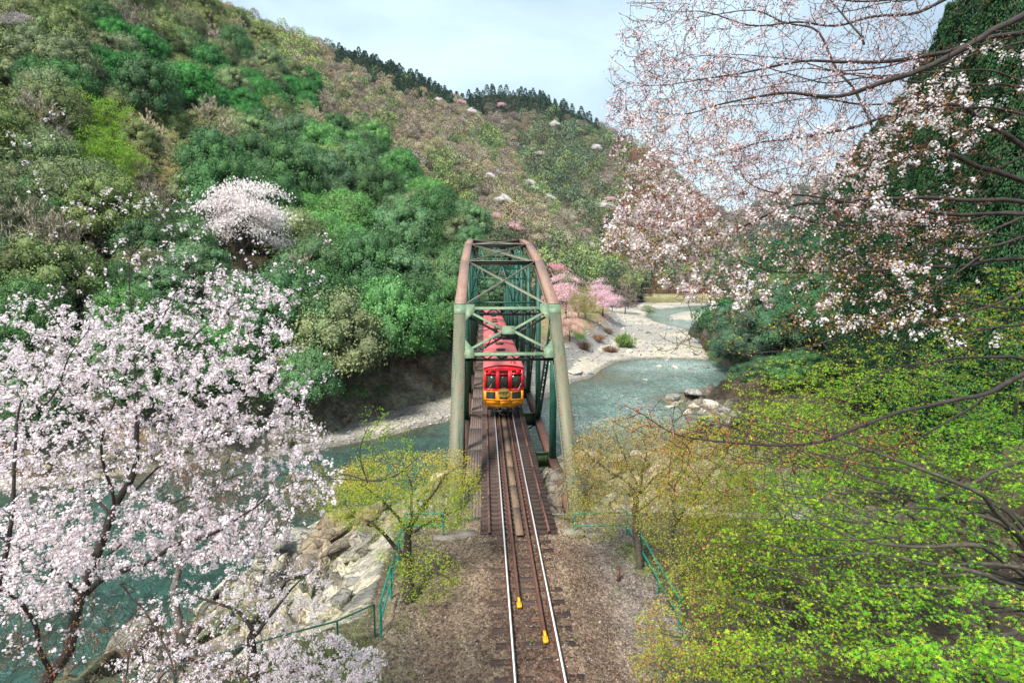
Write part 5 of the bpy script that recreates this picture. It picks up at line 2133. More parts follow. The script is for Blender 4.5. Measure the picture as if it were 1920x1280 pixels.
# ================================================================== BOULDERS
def boulder(p, s, col, label, group=None, name='boulder', r=sr, sq=(1, .75, .5)):
    nu_, nv_ = 9, 14
    th = np.linspace(.02, math.pi - .02, nu_)
    ph = np.arange(nv_) * 2 * math.pi / nv_
    V = np.array([[math.sin(a) * math.cos(b), math.sin(a) * math.sin(b), math.cos(a)] for a in th for b in ph])
    # cut by random planes for flat faces
    for _ in range(14):
        n_ = norm(r.normal(size=3))
        d_ = r.uniform(.55, .85)
        q = V @ n_
        V = V - np.outer(np.maximum(q - d_, 0), n_)
    V += (fbm(V[:, 0] * 3 + 9, V[:, 1] * 3 + V[:, 2] * 2 + 9, 3, int(r.integers(999)))[:, None] - .5) * .18 * norm(V)
    a = r.random() * 6.28
    V = V * np.array(sq) * r.uniform(.8, 1.2, 3)
    V = V @ np.array([[math.cos(a), math.sin(a), 0], [-math.sin(a), math.cos(a), 0], [0, 0, 1]]) * s
    F = [[i * nv_ + j, i * nv_ + (j + 1) % nv_, (i + 1) * nv_ + (j + 1) % nv_, (i + 1) * nv_ + j] for i in range(nu_ - 1) for j in range(nv_)]
    mb = MB()
    cc = np.array(col) * (.75 + .5 * fbm(V[:, 0] / s * 2 + 5, V[:, 1] / s * 2 + V[:, 2] / s, 3, 4))[:, None]
    mb.add(V, F, cc)
    o = mb.build(name, M['stone'])
    o.location = p
    return tag(o, label, 'boulder', group)


def ground_hit(px, py, z=None):
    d = FW + RT * (px - 960) / FPX - UP * (py - 640) / FPX
    t = 10 * 1.004 ** np.arange(1150)
    P_ = CAM + d * t[:, None]
    h = height(P_[None, :, 0], P_[None, :, 1])[0][0]
    k = int(np.argmax(P_[:, 2] <= np.maximum(h, -14.02)))
    return P_[k]


GREY, PALE, BLUE = (.30, .29, .28), (.55, .50, .42), (.36, .40, .45)
BLD = [(1078, 700, 3.2, PALE, 'pale blocky boulder at the water edge right of the bridge'), (1108, 701, 1.6, (.20, .20, .22), 'dark grey rounded boulder at the water edge beside a paler block'),
       (1265, 748, 3.6, (.25, .24, .21), 'flat dark rock shelf at the foot of the right bank'), (1300, 738, 2.6, (.30, .28, .25), 'grey rock lying on the right bank above the dark shelf'),
       (1255, 765, 1.7, PALE, 'pale rounded rock below the dark shelf on the right bank'), (1330, 760, 2.6, PALE, 'large pale rock on the right bank above the maple twigs'),
       (1360, 770, 2.0, GREY, 'grey rock on the right bank nearest the evergreen thicket'), (1290, 775, 2.0, PALE, 'pale rock on the right bank below the large pale one'),
       (1255, 617, 2.6, BLUE, 'bluish boulder alone on the gravel bar near the upstream channel'), (1222, 610, 2.0, (.25, .24, .23), 'dark flat boulder on the gravel bar left of the bluish one'),
       (1200, 620, 2.4, (.27, .26, .24), 'brownish flat rock in the middle of the gravel bar'), (1216, 625, 2.0, (.2, .18, .16), 'dark rock just right of the brownish flat rock on the bar'),
       (1180, 660, 2.2, PALE, 'pale boulder at the foot of the green willow bush'), (1185, 650, 2.0, (.16, .15, .14), 'dark boulder behind the pale one by the willow bush'),
       (1310, 642, 2.6, BLUE, 'broad pale blue-grey rock group on the bar near the right trees'), (1294, 693, 1.2, (.22, .2, .17), 'small dark rock standing in the water of the pool'),
       (1265, 690, 1.7, PALE, 'pale flat rock at the pool head'), (1236, 688, 1.3, PALE, 'light stone in the shallow riffle left of the flat rock'), (1210, 712, .9, PALE, 'single small pale stone in the open pool'),
       (1250, 676, 1.5, PALE, 'whitish stone on the downstream edge of the bar'), (1325, 690, 1.6, (.2, .2, .2), 'dark stone by the right trees at the pool head')]
for x, y, s, c, lab in BLD:
    p = ground_hit(x, y)
    boulder(p + [0, 0, s * .08], s * .72, c, lab)
# jutting blocks of the pale rock slope
def block_shape(r):
    nu_, nv_ = 8, 12
    th = np.linspace(.02, math.pi - .02, nu_)
    ph = np.arange(nv_) * 2 * math.pi / nv_
    V = np.array([[math.sin(a) * math.cos(b), math.sin(a) * math.sin(b), math.cos(a)] for a in th for b in ph])
    for _ in range(11):
        n_ = norm(r.normal(size=3))
        V = V - np.outer(np.maximum(V @ n_ - r.uniform(.40, .75), 0), n_)
    F = np.array([[i * nv_ + j, i * nv_ + (j + 1) % nv_, (i + 1) * nv_ + (j + 1) % nv_, (i + 1) * nv_ + j] for i in range(nu_ - 1) for j in range(nv_)])
    return V, F


BLK = [block_shape(sr) for _ in range(10)]
mb = MB()
n = 2300
bx_, by_ = np.concatenate([sr.uniform(-24, -4.5, n), sr.uniform(-4, 40, n)]), np.concatenate([sr.uniform(-6, 52, n), sr.uniform(26, 84, n)])
hz, q = height(bx_[None], by_[None])
cc = terr_col(bx_[None], by_[None], hz, q)[0]
ok = q['near'][0] & (~q['pl'][0]) & (q['pdn'][0] > .5) & ((bx_ < 15) | (q['nd'][0] < 6))
for i in np.where(ok)[0]:
    V, F = BLK[sr.integers(10)]
    s_ = (.20 + 1.1 * sr.random() ** 3) * min(1, .35 + q['pdn'][0, i] / 6)
    a = sr.normal() * .5 + .5
    R = np.array([[math.cos(a), -math.sin(a), 0], [math.sin(a), math.cos(a), 0], [0, 0, 1]])
    VV = (V * [1.7, .9, .7]) @ R.T
    VV[:, 2] += VV[:, 0] * .45
    mb.add(VV * s_ + [bx_[i], by_[i], hz[0, i] - .05 * s_], F, cc[i] * sr.uniform(.8, 1.15))
o = mb.build('cliff', M['cliff'])
o['kind'] = 'structure'
# scattered cobbles: too many to count
mb = MB()
n = 5200
cx = np.concatenate([sr.uniform(12, 95, n), sr.uniform(-40, 8, n // 3)])
cy = np.concatenate([sr.uniform(105, 290, n), sr.uniform(74, 92, n // 3)])
hz, q = height(cx[None], cy[None])
ok = (~q['iw'][0]) & (q['td'][0] < 8)
cx, cy, hz = cx[ok], cy[ok], hz[0][ok]
n = len(cx)
rad = (.12 + .5 * sr.random(n) ** 3) * np.where(cx < 8, .6, 1.0)
V = base[None] * rad[:, None, None] * sr.uniform(.6, 1.3, (n, 6, 1)) * np.array([1.2, 1, .7])
V += np.stack([cx, cy, hz + rad * .15], -1)[:, None]
F = (tri[None] + (np.arange(n) * 6)[:, None, None]).reshape(-1, 3)
cs = np.array([.46, .44, .41]) * sr.uniform(.5, 1.35, (n, 1)) * sr.uniform(.95, 1.08, (n, 3))
mb.add(V.reshape(-1, 3), F, np.repeat(cs, 6, 0))
tag(mb.build('cobbles', M['stone']), 'grey and pale cobbles strewn over the gravel bars', 'gravel', kind='stuff')

# ================================================================== TREES ON THE FLATS BEYOND THE BRIDGE
def on_flat(px, py):
    return ground_hit(px, py)


TERT = [('bloom', 1035, 566, 11, (.84, .42, .50), 1.5, 'deep pink cherry tree in bloom rising right behind the top of the bridge'),
        ('bloom', 1062, 600, 8.0, (.88, .62, .66), 1.45, 'pale pink cherry in bloom between the bridge and the olive-leaved trees'),
        ('bloom', 1130, 592, 7.5, (.88, .62, .70), 1.35, 'pink weeping cherry in bloom behind the pair of olive-leaved trees'),
        ('spring', 1097, 600, 6.0, (.34, .36, .09), 1.15, 'olive-yellow young-leaved tree with a dark leaning trunk on the grassy terrace'),
        ('spring', 1084, 594, 5.2, (.36, .36, .10), 1.15, 'smaller olive-yellow tree left of the leaning one on the grassy terrace'),
        ('bloom', 1068, 640, 4.4, (.84, .58, .52), 1.3, 'salmon-pink cherry drooping beside the right end post of the bridge'),
        ('spring', 1082, 632, 3.4, (.16, .45, .02), 1.1, 'vivid green shrub-like tree under the salmon-pink cherry'),
        ('bloom', 1148, 583, 4.8, (.70, .62, .68), 1.25, 'thin pale cherry left of the bare tree on the terrace'),
        ('bare', 1172, 589, 7.0, (.24, .20, .17), 1.35, 'bare round-headed tree standing alone on the riverside terrace'),
        ('spring', 1150, 560, 7.0, (.36, .36, .22), 1.1, 'pale yellowish tree behind the bare one on the terrace'),
        ('bare', 1115, 565, 6.5, (.30, .24, .20), 1.0, 'brown twiggy tree behind the pink weeping cherry'),
        ('spring', 1140, 512, 8.0, (.10, .48, .03), 1.0, 'bright green tree at the foot of the middle hill above the terrace'),
        ('spring', 1215, 585, 5.5, (.17, .26, .07), .65, 'round green bush at the river bend upstream'),
        ('bare', 1190, 566, 7.0, (.30, .22, .17), .7, 'low brown thicket left of the round green bush'),
        ('bare', 1240, 560, 6.5, (.28, .20, .15), .6, 'low brown thicket below the terrace field'),
        ('bloom', 1288, 548, 7.0, (.85, .66, .72), .8, 'small pink cherry behind the hedge of the far terrace')]
for k, x, y, s_, c, zs_, lab in TERT:
    p = on_flat(x, y)
    if y < 560:
        p = np.array(W(x, y + 12, 420))
        p[2] = -8
    nm = 'shrub' if 'bush' in lab or 'thicket' in lab or 'shrub' in lab else None
    put_tree(k, p + [0, 0, s_ * .38 if nm is None else -.2], s_, c, lab, zs=zs_, name=nm, cat='shrub' if nm else 'tree')


def leafy_shrub(p, s_, col, label, n=2600, leaf=.10, group=None, name='shrub', zs=.8, upr=True, r=sr):
    """bush of many upright stems"""
    o = thing(name, label, 'shrub', p, 0, group)
    st, lf = MB(), MB()
    P_ = []
    for i in range(26):
        a = r.random() * 6.28
        q = r.uniform(.1, 1) * s_
        e = np.array([math.cos(a) * q, math.sin(a) * q, s_ * zs * r.uniform(.7, 1.25) * (1 - .3 * q / s_)])
        m_ = e * [.35, .35, .55]
        st.tube([np.zeros(3), m_, e], [.03 * s_ * .4, .02 * s_ * .4, .006], 4, cap=False)
        t = r.random((n // 26, 1)) ** .7
        c_ = m_ * 2 * t * (1 - t) + e * t * t
        P_.append(c_ + r.normal(size=c_.shape) * s_ * .09)
    P_ = np.concatenate(P_)
    cards(P_, norm(rnd(r, len(P_)) + [0, 0, .4]), leaf * r.uniform(.6, 1.4, len(P_)), leaf * .35, np.array(col) * r.uniform(.6, 1.35, (len(P_), 1)), lf, r,
          tang=np.array([0, 0, 1.]) + r.normal(size=P_.shape) * .5)
    sub(st, 'stems', M['bark_grey'], o)
    sub(lf, 'foliage', M['spring_leaf'], o)
    return o


p = ground_hit(1172, 652)
leafy_shrub(p, 4.4, (.22, .34, .10), 'feathery green willow bush on the gravel bar right of the bridge', n=5000, leaf=.55)
for x, y, s_, c, lab in [(1095, 655, 3.2, (.32, .20, .13), 'reddish-brown dry bramble on the bank left of the willow bush'), (1120, 640, 3.5, (.36, .22, .15), 'russet dry brush above the grey bank rocks'),
                         (1145, 660, 2.6, (.33, .22, .15), 'russet dry brush touching the willow bush'), (1140, 625, 3.0, (.34, .26, .18), 'brown dry brush at the terrace edge')]:
    leafy_shrub(ground_hit(x, y), s_, c, lab, n=3000, leaf=.4, zs=.5, name='dry_shrub')
# hedge, field wall and pavilion upstream
hp = W(1278, 540, 420)
mb = MB()
for x in np.arange(-24, 26, 1.1):
    n = 60
    q = rnd(sr, n) * [1.0, 1.0, 1.6] + [x, 0, 2.2]
    cards(q, rnd(sr, n), .8, .3, np.array([.20, .10, .07]) * sr.uniform(.6, 1.4, (n, 1)), mb, sr)
for x in np.arange(-24, 26, 1.6):
    mb.box((x, 0, .8), (.25, .25, 2.2), C=(.08, .05, .04))
o = mb.build('hedge', M['leaf'])
o.location = (hp[0], hp[1], -7.6)
tag(o, 'long low brown hedge along the far riverside terrace', 'hedge')
mb = MB()
V = []
tx = np.linspace(-30, 45, 30)
for x in tx:
    V += [[x, -14, -6.5], [x, -8, -3.2 + .4 * math.sin(x)], [x, 0, 0], [x, 14, .2]]
F = [[i * 4 + j, (i + 1) * 4 + j, (i + 1) * 4 + j + 1, i * 4 + j + 1] for i in range(29) for j in range(3)]
cc = np.tile(np.array([[.16, .14, .08], [.18, .16, .08], [.30, .29, .14], [.28, .27, .14]]), (30, 1)) * sr.uniform(.8, 1.2, (120, 1))
mb.add(V, F, cc)
o = mb.build('terrain', M['ground'])
o.location = (hp[0], hp[1], -7.7)
o['kind'] = 'structure'
pp_ = W(1214, 545, 395)
pv = thing('pavilion', 'small open wooden pavilion with a flat pale roof beyond the river bend', 'pavilion', (pp_[0], pp_[1], -7.6))
mb = MB()
mb.box((0, 0, 5.0), (7.2, 5, .25), C=(1, 1, 1)).box((0, 0, 5.3), (6.4, 4.2, .3))
sub(mb, 'roof', M['wood_pale'], pv)
for sx_ in (-2.8, -1, 1, 2.8):
    for sy_ in (-1.8, 1.8):
        mb = MB()
        mb.box((sx_, sy_, 2.2), (.28, .28, 5.4))
        sub(mb, 'post', M['wood'], pv)
mb = MB()
mb.box((0, 0, 2.0), (6, .12, .2)).box((0, 0, .4), (6.4, 4.4, .3))
sub(mb, 'deck', M['wood'], pv)

# ================================================================== RIGHT BANK EVERGREENS AND CEDARS
dr = np.random.default_rng(909)
BIG = []
for i in range(3):
    cmb = clump_crown(dr, 44, 620, .030, flat=dr.uniform(.75, .95), hue=.05, cr=(.20, .34), spread=.74)
    BIG.append((simple_trunk(dr, .8, .05, 7).build('trunk', M['bark_grey'], data_only=True), cmb.build('crown', M['gloss_leaf'], data_only=True)))
PROTO['big'] = BIG
NAMES['big'] = 'evergreen_tree'
CED = []
for i in range(3):
    t_, c_ = conifer_proto(dr, 60000, 3.0, .034, 30)
    CED.append((t_.build('trunk', M['bark_dark'], data_only=True), c_.build('crown', M['leaf'], data_only=True)))
PROTO['cedar'] = CED
NAMES['cedar'] = 'cedar_tree'
for x, y, d, s_, c, zs_, lab in [
        (1405, 640, 128, 7.5, (.075, .15, .085), 1.0, 'broad grey-green evergreen leaning over the river at the left tip of the right thicket'),
        (1450, 585, 125, 8.0, (.085, .16, .095), 1.0, 'broad grey-green evergreen just right of the tree leaning over the river'),
        (1372, 655, 138, 5.5, (.06, .13, .07), 1.1, 'small dark evergreen at the very left end of the right bank thicket'),
        (1385, 600, 140, 6.0, (.08, .16, .09), 1.0, 'grey-green evergreen behind the left end of the right bank thicket'),
        (1400, 700, 118, 4.0, (.05, .12, .06), .9, 'low evergreen bush-like tree touching the water at the right pool'),
        (1500, 610, 112, 8.0, (.07, .16, .075), 1.0, 'broad dark evergreen in the middle of the right bank thicket'),
        (1440, 690, 105, 4.5, (.06, .12, .06), .8, 'low dark evergreen right above the rocks of the right bank'),
        (1500, 690, 95, 6, (.05, .14, .05), .9, 'dark glossy evergreen above the maples nearest the rocks'),
        (1560, 560, 105, 8.5, (.05, .15, .06), 1.0, 'dark evergreen behind the cherry twigs at mid height on the right'),
        (1490, 530, 135, 7.5, (.10, .19, .06), .9, 'lighter yellow-green evergreen high on the right bank'),
        (1560, 490, 130, 8, (.04, .12, .05), 1.0, 'dark evergreen below the cedars on the right hillside'),
        (1640, 600, 80, 8, (.04, .13, .045), 1.0, 'dark evergreen behind the white blossom clusters'),
        (1730, 640, 66, 7.5, (.03, .12, .04), 1.0, 'dark evergreen above the bright maple crowns at right'),
        (1830, 600, 56, 7, (.03, .12, .04), 1.0, 'dark evergreen near the right edge above the maples')]:
    p = W(x, y, d)
    put_tree('big', p - [0, 0, s_ * .7], s_, c, lab, zs=zs_)
CEDL = ['outermost small cedar where the dark right hillside meets the sky', 'second cedar in along the sky edge of the right hillside', 'slim dark cedar at the sky edge behind the highest white blossoms',
        'dark cedar whose top meets the sky near the upper right', 'tall cedar with its top just at the upper edge of the photo', 'very tall cedar whose top is cut off, second from the right edge',
        'nearest very tall cedar at the right edge, its top cut off', 'lower cedar in front of the slim ones at the sky edge', 'cedar directly behind the thick rising cherry limb', 'cedar close behind the thick limb at the upper right',
        'cedar at the right edge behind the upper cherry limbs', 'short cedar at the lower end of the sky edge', 'short dark cedar behind the middle white blossom clusters', 'short cedar behind the lower cherry limbs on the right', 'short cedar at the right edge above the maples']
for i, (x, ytop, d, h_, c) in enumerate([(1590, 330, 110, 22, 0), (1640, 250, 85, 24, 1), (1690, 190, 75, 25, 0), (1735, 110, 62, 26, 1), (1790, 20, 52, 26, 0), (1850, -60, 45, 28, 1), (1915, -120, 40, 28, 0),
                                       (1670, 330, 60, 20, 1), (1760, 250, 46, 20, 0), (1860, 180, 36, 20, 1), (1940, 60, 32, 22, 0), (1620, 400, 75, 18, 0), (1720, 400, 55, 17, 1), (1820, 380, 42, 16, 0), (1920, 340, 34, 16, 1)]):
    p = W(x, ytop, d)
    zs_ = 1.0
    s_ = h_ / 3.0
    q = p - [0, 0, h_]
    put_tree('cedar', q, s_ * .62, [(.030, .085, .030), (.022, .070, .030)][c], CEDL[i], None, zs=1 / .62)
for x in np.arange(1440, 1700, 26):
    qx, qy, qz = PRJ(H5[-1])
    p = H5[-1][np.argmin(abs(qx - x))]
    put_tree('big' if x < 1560 else 'cedar', p - [0, 0, 2], 5.5, np.array((.045, .10, .05)) * dr.uniform(.8, 1.2), 'dark evergreen on the skyline of the right hillside', 'evergreens on the right skyline', zs=1.0)


# ================================================================== FOREGROUND TREES
def Wp(pts):
    return np.array([W(*p) for p in pts])


def tips_tiers(ell, r, k=20, rh=.52, rv=.05):
    """tips gathered in flat tiers, as maple sprays grow"""
    out_ = []
    for e in ell:
        n = e[4]
        c = tips_from([(e[0], e[1], e[2], e[3], max(2, n // k), e[5], e[6])], r)
        sc = (e[5] + e[6]) / 2 / 12
        c = np.repeat(c, k, 0)
        a = r.random(len(c)) * 6.283
        q = np.sqrt(r.random(len(c))) * rh * (.5 + .5 * sc) * np.repeat(r.uniform(.6, 1.4, max(2, n // k)), k)
        out_.append(c + np.stack([np.cos(a) * q * 1.3, np.sin(a) * q, r.normal(size=len(c)) * rv - .18 * q * q], 1))
    return np.concatenate(out_)


def tips_from(ell, r):
    """ellipses (px, py, rx, ry, n, dmin, dmax) -> points in space"""
    out_ = []
    for x, y, rx, ry, n, d0, d1 in ell:
        a = r.random(n) * 6.283
        q = np.sqrt(r.random(n))
        d = r.uniform(d0, d1, n)
        X = x + rx * q * np.cos(a)
        Y = y + ry * q * np.sin(a)
        out_.append(CAM + d[:, None] * (FW + RT * ((X - 960) / FPX)[:, None] - UP * ((Y - 640) / FPX)[:, None]))
    return np.concatenate(out_)


def blossoms(P_, D_, n, r, rad=.019, clus=.04, per=5, white=(.95, .85, .885), centre=(.66, .22, .33), up=.35):
    """clusters of five-petalled flowers along twigs"""
    k = max(1, n // per)
    idx = r.integers(0, len(P_), k)
    c = P_[idx] + r.normal(size=(k, 3)) * .02
    c = np.repeat(c, per, 0)
    off = rnd(r, len(c)) * clus * r.uniform(.4, 1.15, (len(c), 1))
    p = c + off
    nrm = norm(norm(off) + .3 * rnd(r, len(c)) + [0, 0, up])
    col = np.array(white) * r.uniform(.86, 1.08, (len(c), 1)) * r.uniform(.97, 1.03, (len(c), 3))
    mb = MB()
    stars(p, nrm, rad * r.uniform(.8, 1.2, len(c)), 5, .42, .28, np.clip(col, 0, .95), mb, np.array(centre), r=r, blunt=.30)
    return mb, c


def little_leaves(P_, n, r, col, size=.03, spread=.03, var=.3, wd=.42):
    idx = r.integers(0, len(P_), n)
    p = P_[idx] + r.normal(size=(n, 3)) * spread
    mb = MB()
    cc = np.array(col) * r.uniform(1 - var, 1 + var, (n, 1)) * r.uniform(.92, 1.08, (n, 3))
    cards(p, norm(rnd(r, n) + [0, 0, .3]), size * r.uniform(.6, 1.3, n), size * wd, cc, mb, r, bend=.2)
    return mb


def in_ell(P_, ell):
    x, y, z = PRJ(P_)
    m = np.zeros(len(P_), bool)
    for e in ell:
        m |= ((x - e[0]) / e[2]) ** 2 + ((y - e[1]) / e[3]) ** 2 < 1
    return m


# ---- the big cherry at the left
fr = np.random.default_rng(1234)
limbs = [
    ([(20, 1560, 8.0), (60, 1400, 7.8), (110, 1230, 7.7), (160, 1090, 7.8), (215, 960, 8.0), (243, 870, 8.1), (252, 770, 8.3), (247, 640, 8.5), (245, 480, 8.6)], [.20, .17, .15, .125, .095, .075, .05, .03, .016]),
    ([(245, 480, 8.6), (215, 430, 8.5), (180, 360, 8.4), (130, 270, 8.2), (88, 192, 8.0)], [.014, .012, .010, .007, .004]),
    ([(246, 478, 8.6), (290, 430, 8.4), (337, 380, 8.2), (375, 330, 8.1)], [.013, .010, .007, .004]),
    ([(150, 1120, 7.8), (200, 1085, 7.7), (290, 1050, 7.6), (370, 1015, 7.5), (430, 975, 7.5), (480, 945, 7.4), (492, 938, 7.4)], [.07, .065, .055, .045, .036, .024, .018]),
    ([(480, 945, 7.4), (560, 905, 7.3), (640, 889, 7.2), (700, 900, 7.2), (760, 860, 7.1), (800, 800, 7.0)], [.016, .013, .011, .009, .006, .004]),
    ([(215, 965, 8.0), (217, 940, 7.9), (190, 885, 7.7), (180, 840, 7.6), (199, 784, 7.5), (240, 697, 7.4), (270, 649, 7.3), (311, 585, 7.2), (337, 540, 7.1), (380, 470, 7.0)], [.045, .042, .036, .030, .026, .022, .018, .013, .009, .005]),
    ([(217, 740, 7.5), (150, 667, 7.4), (124, 634, 7.3), (86, 577, 7.2), (67, 540, 7.1), (22, 469, 7.0), (-30, 440, 6.9)], [.022, .018, .015, .012, .009, .006, .004]),
    ([(95, 1260, 7.6), (60, 1180, 7.0), (35, 1120, 6.6), (-30, 1080, 6.3)], [.06, .05, .04, .03]),
    ([(-40, 1200, 6.8), (0, 1060, 6.6), (30, 960, 6.6), (30, 850, 6.6), (56, 724, 6.8), (86, 778, 6.9)], [.06, .05, .04, .03, .02, .018]),
    ([(-60, 800, 7.0), (20, 690, 7.0), (86, 776, 7.0), (130, 710, 6.9), (146, 660, 6.8), (170, 600, 6.7)], [.02, .02, .022, .017, .012, .006]),
    ([(252, 700, 8.4), (319, 686, 8.0), (375, 607, 7.8), (450, 562, 7.6), (525, 517, 7.5), (615, 450, 7.3)], [.022, .018, .014, .010, .007, .003]),
    ([(250, 760, 8.3), (337, 690, 8.6), (412, 660, 8.8), (480, 640, 9.0), (560, 570, 9.2)], [.025, .02, .015, .01, .005]),
    ([(252, 800, 8.3), (320, 770, 7.9), (375, 754, 7.7), (469, 709, 7.5), (540, 690, 7.4), (600, 705, 7.3)], [.026, .02, .016, .011, .008, .004]),
    ([(243, 925, 8.1), (292, 878, 8.4), (344, 847, 8.7), (450, 800, 9.0), (560, 765, 9.2), (640, 740, 9.4)], [.032, .026, .02, .014, .009, .004]),
    ([(200, 1040, 7.9), (299, 957, 8.3), (380, 925, 8.6), (470, 880, 8.9), (560, 860, 9.1)], [.03, .024, .018, .012, .006]),
    ([(150, 1110, 7.8), (60, 1040, 7.4), (-40, 990, 7.2)], [.04, .03, .02]),
    ([(215, 970, 8.0), (140, 900, 8.4), (60, 840, 8.8), (-40, 800, 9.0)], [.04, .03, .022, .015]),
    ([(240, 880, 8.1), (170, 800, 8.7), (90, 700, 9.2), (10, 620, 9.5)], [.03, .024, .018, .01]),
    ([(225, 1095, 7.7), (260, 1140, 7.0), (290, 1200, 6.3), (330, 1290, 5.6)], [.02, .018, .018, .018]),
]
for (x1, y1, d1) in [(60, 240, 8), (20, 330, 7.6), (300, 250, 8.2), (360, 300, 8), (430, 395, 7.8), (20, 410, 7.4), (150, 210, 8.3), (262, 330, 8.6), (500, 420, 7.6), (330, 340, 8.6), (60, 500, 7.2), (470, 480, 7.6), (590, 560, 7.6)]:
    x0, y0 = (246, 480) if y1 < 400 else (250, 600)
    limbs.append(([(x0, y0, 8.5), (x0 + (x1 - x0) * .4, y0 + (y1 - y0) * .35, 8.5 + (d1 - 8.5) * .4), (x0 + (x1 - x0) * .75, y0 + (y1 - y0) * .7, 8.5 + (d1 - 8.5) * .7), (x1, y1, d1)], [.012, .009, .006, .003]))
lp = [Wp(l[0]) for l in limbs]
ell = [(170, 800, 210, 210, 1050, 6.4, 9.8), (60, 900, 120, 240, 480, 5.6, 9), (330, 700, 200, 150, 620, 6.6, 9.6), (420, 620, 130, 110, 260, 6.6, 9.0), (470, 860, 150, 120, 430, 7, 9.6), (400, 980, 180, 70, 260, 7, 9),
       (250, 560, 200, 90, 200, 7, 9.2), (235, 430, 130, 90, 200, 7, 9), (60, 1060, 110, 90, 240, 5.8, 8), (260, 1020, 230, 60, 360, 6.6, 9), (420, 1010, 120, 50, 160, 7, 9), (60, 1190, 100, 60, 110, 5.6, 7.4), (500, 530, 110, 50, 140, 7, 8.6), (120, 1180, 150, 90, 150, 6, 8), (240, 1080, 150, 70, 120, 7, 8.5), (110, 330, 110, 140, 50, 7, 8.6), (380, 480, 130, 60, 60, 7, 8.4), (370, 410, 110, 90, 30, 7, 8.6), (90, 620, 120, 90, 190, 7, 9.4), (70, 1100, 100, 60, 60, 5.8, 7.4),
       (560, 700, 80, 60, 40, 7, 9), (590, 900, 50, 70, 70, 7.2, 8.4), (560, 470, 90, 60, 16, 7, 8), (430, 760, 160, 80, 180, 7.2, 9.4), (560, 820, 70, 60, 60, 7.2, 9)]
tp = tips_from(ell, fr)
rr_ = [np.array(l[1]) * .54 for l in limbs]
qb = lp[0][0]
lp[0] = np.vstack([[qb[0] - .1, qb[1], -1.0], lp[0]])
rr_[0] = [.14] + list(rr_[0])
T = grow_tree(fr, lp, rr_, tp, step=.10, r_tip=.0026, curve=.42, maxlen=2.2)
t = thing('cherry_tree', 'big pale-pink cherry tree in full bloom filling the left foreground', 'tree', lp[0][0])
off = -lp[0][0]


def shift(mb, off):
    mb.V = [v + off for v in mb.V]
    return mb


sub(shift(T[0], off), 'trunk', M['bark_dark'], t)
dens = [(170, 830, 260, 240), (60, 900, 160, 260), (350, 720, 230, 150), (430, 600, 140, 90), (480, 870, 190, 120), (100, 620, 140, 60), (590, 910, 60, 70), (50, 1060, 110, 90), (250, 1020, 230, 60), (430, 1010, 120, 50)]
tpx, tpy, _z = PRJ(T[3])
m = in_ell(T[3], dens) & (fr.random(len(tpy)) < np.interp(tpy, [400, 520, 610], [.25, .5, 1])) & ~in_ell(T[3], [(430, 930, 60, 16), (330, 925, 36, 18), (480, 760, 40, 22)])
bl, _ = blossoms(T[3][m], T[4][m], 48000, fr, rad=.0150, clus=.046, per=10)
b2, _ = blossoms(T[3], T[4], 11000, fr, rad=.015, clus=.035)
bl.V += b2.V
bl.F += [f + bl.n for f in b2.F]
bl.C += b2.C
bl.M += b2.M
sub(shift(bl, off), 'blossoms', M['petal'], t)
lf = little_leaves(np.vstack([T[1], T[3][::6]]), 2600, fr, (.24, .38, .05), .028, .02)
b3 = little_leaves(T[3][in_ell(T[3], [(735, 840, 75, 75)])] if in_ell(T[3], [(735, 840, 75, 75)]).any() else T[1], 200, fr, (.28, .45, .05), .03, .03)
sub(shift(lf, off), 'leaves', M['spring_leaf'], t)

# leafy tip of a neighbouring twig in front of the yellow maple
limbs = [([(640, 889, 6.9), (690, 905, 6.8), (740, 895, 6.7), (780, 860, 6.7)], [.010, .010, .008, .005]), ([(690, 905, 6.8), (670, 850, 6.7), (690, 800, 6.7)], [.008, .006, .004])]
lp2 = [Wp(l[0]) for l in limbs]
T2_ = grow_tree(fr, lp2, [np.array(l[1]) for l in limbs], tips_from([(725, 850, 62, 62, 190, 6.4, 7.1), (700, 800, 40, 40, 40, 6.4, 7.0)], fr), step=.07, r_tip=.0018, curve=.4)
sub(shift(T2_[0], off), 'leafing_branch', M['bark_dark'], t)
lf = little_leaves(np.vstack([T2_[1]] * 3 + [T2_[3]]), 1100, fr, (.26, .44, .04), .030, .012)
sub(shift(lf, off), 'branch_leaves', M['spring_leaf'], t)


def rooted(P_, R_):
    """carry a trunk down into the ground it stands on"""
    b = P_[0]
    h = height(np.array([[b[0]]]), np.array([[b[1]]]))[0][0, 0]
    if b[2] > h - .1:
        lean = (P_[0] - P_[1])[:2] / max(.3, abs(P_[0][2] - P_[1][2])) * (b[2] - h) * .4
        q = np.array([b[0] + lean[0], b[1] + lean[1], h - .4])
        return np.vstack([q, P_]), [R_[0] * 1.25] + list(R_)
    return P_, R_


def fg_tree(name, label, cat, limbs, ell, r, bark='bark_dark', step=.12, r_tip=.0022, curve=.4, maxlen=2.5, group=None, rs=1.0, tiers=None, **k):
    lp = [Wp(l[0]) if len(l[0][0]) == 3 and not isinstance(l[0], np.ndarray) else l[0] for l in limbs]
    rr_ = [np.array(l[1]) * rs for l in limbs]
    lp[0], rr_[0] = rooted(lp[0], list(rr_[0]))
    if name == 'shrub':
        for i in range(1, len(lp)):
            lp[i], rr_[i] = rooted(lp[i], list(rr_[i]))
    T = grow_tree(r, lp, rr_, tips_tiers(ell, r, **tiers) if tiers else tips_from(ell, r), step=step, r_tip=r_tip, curve=curve, maxlen=maxlen, **k)
    t = thing(name, label, cat, lp[0][0], 0, group)
    off = -lp[0][0]
    sub(shift(T[0], off), 'trunk', M[bark], t)
    return t, T, off


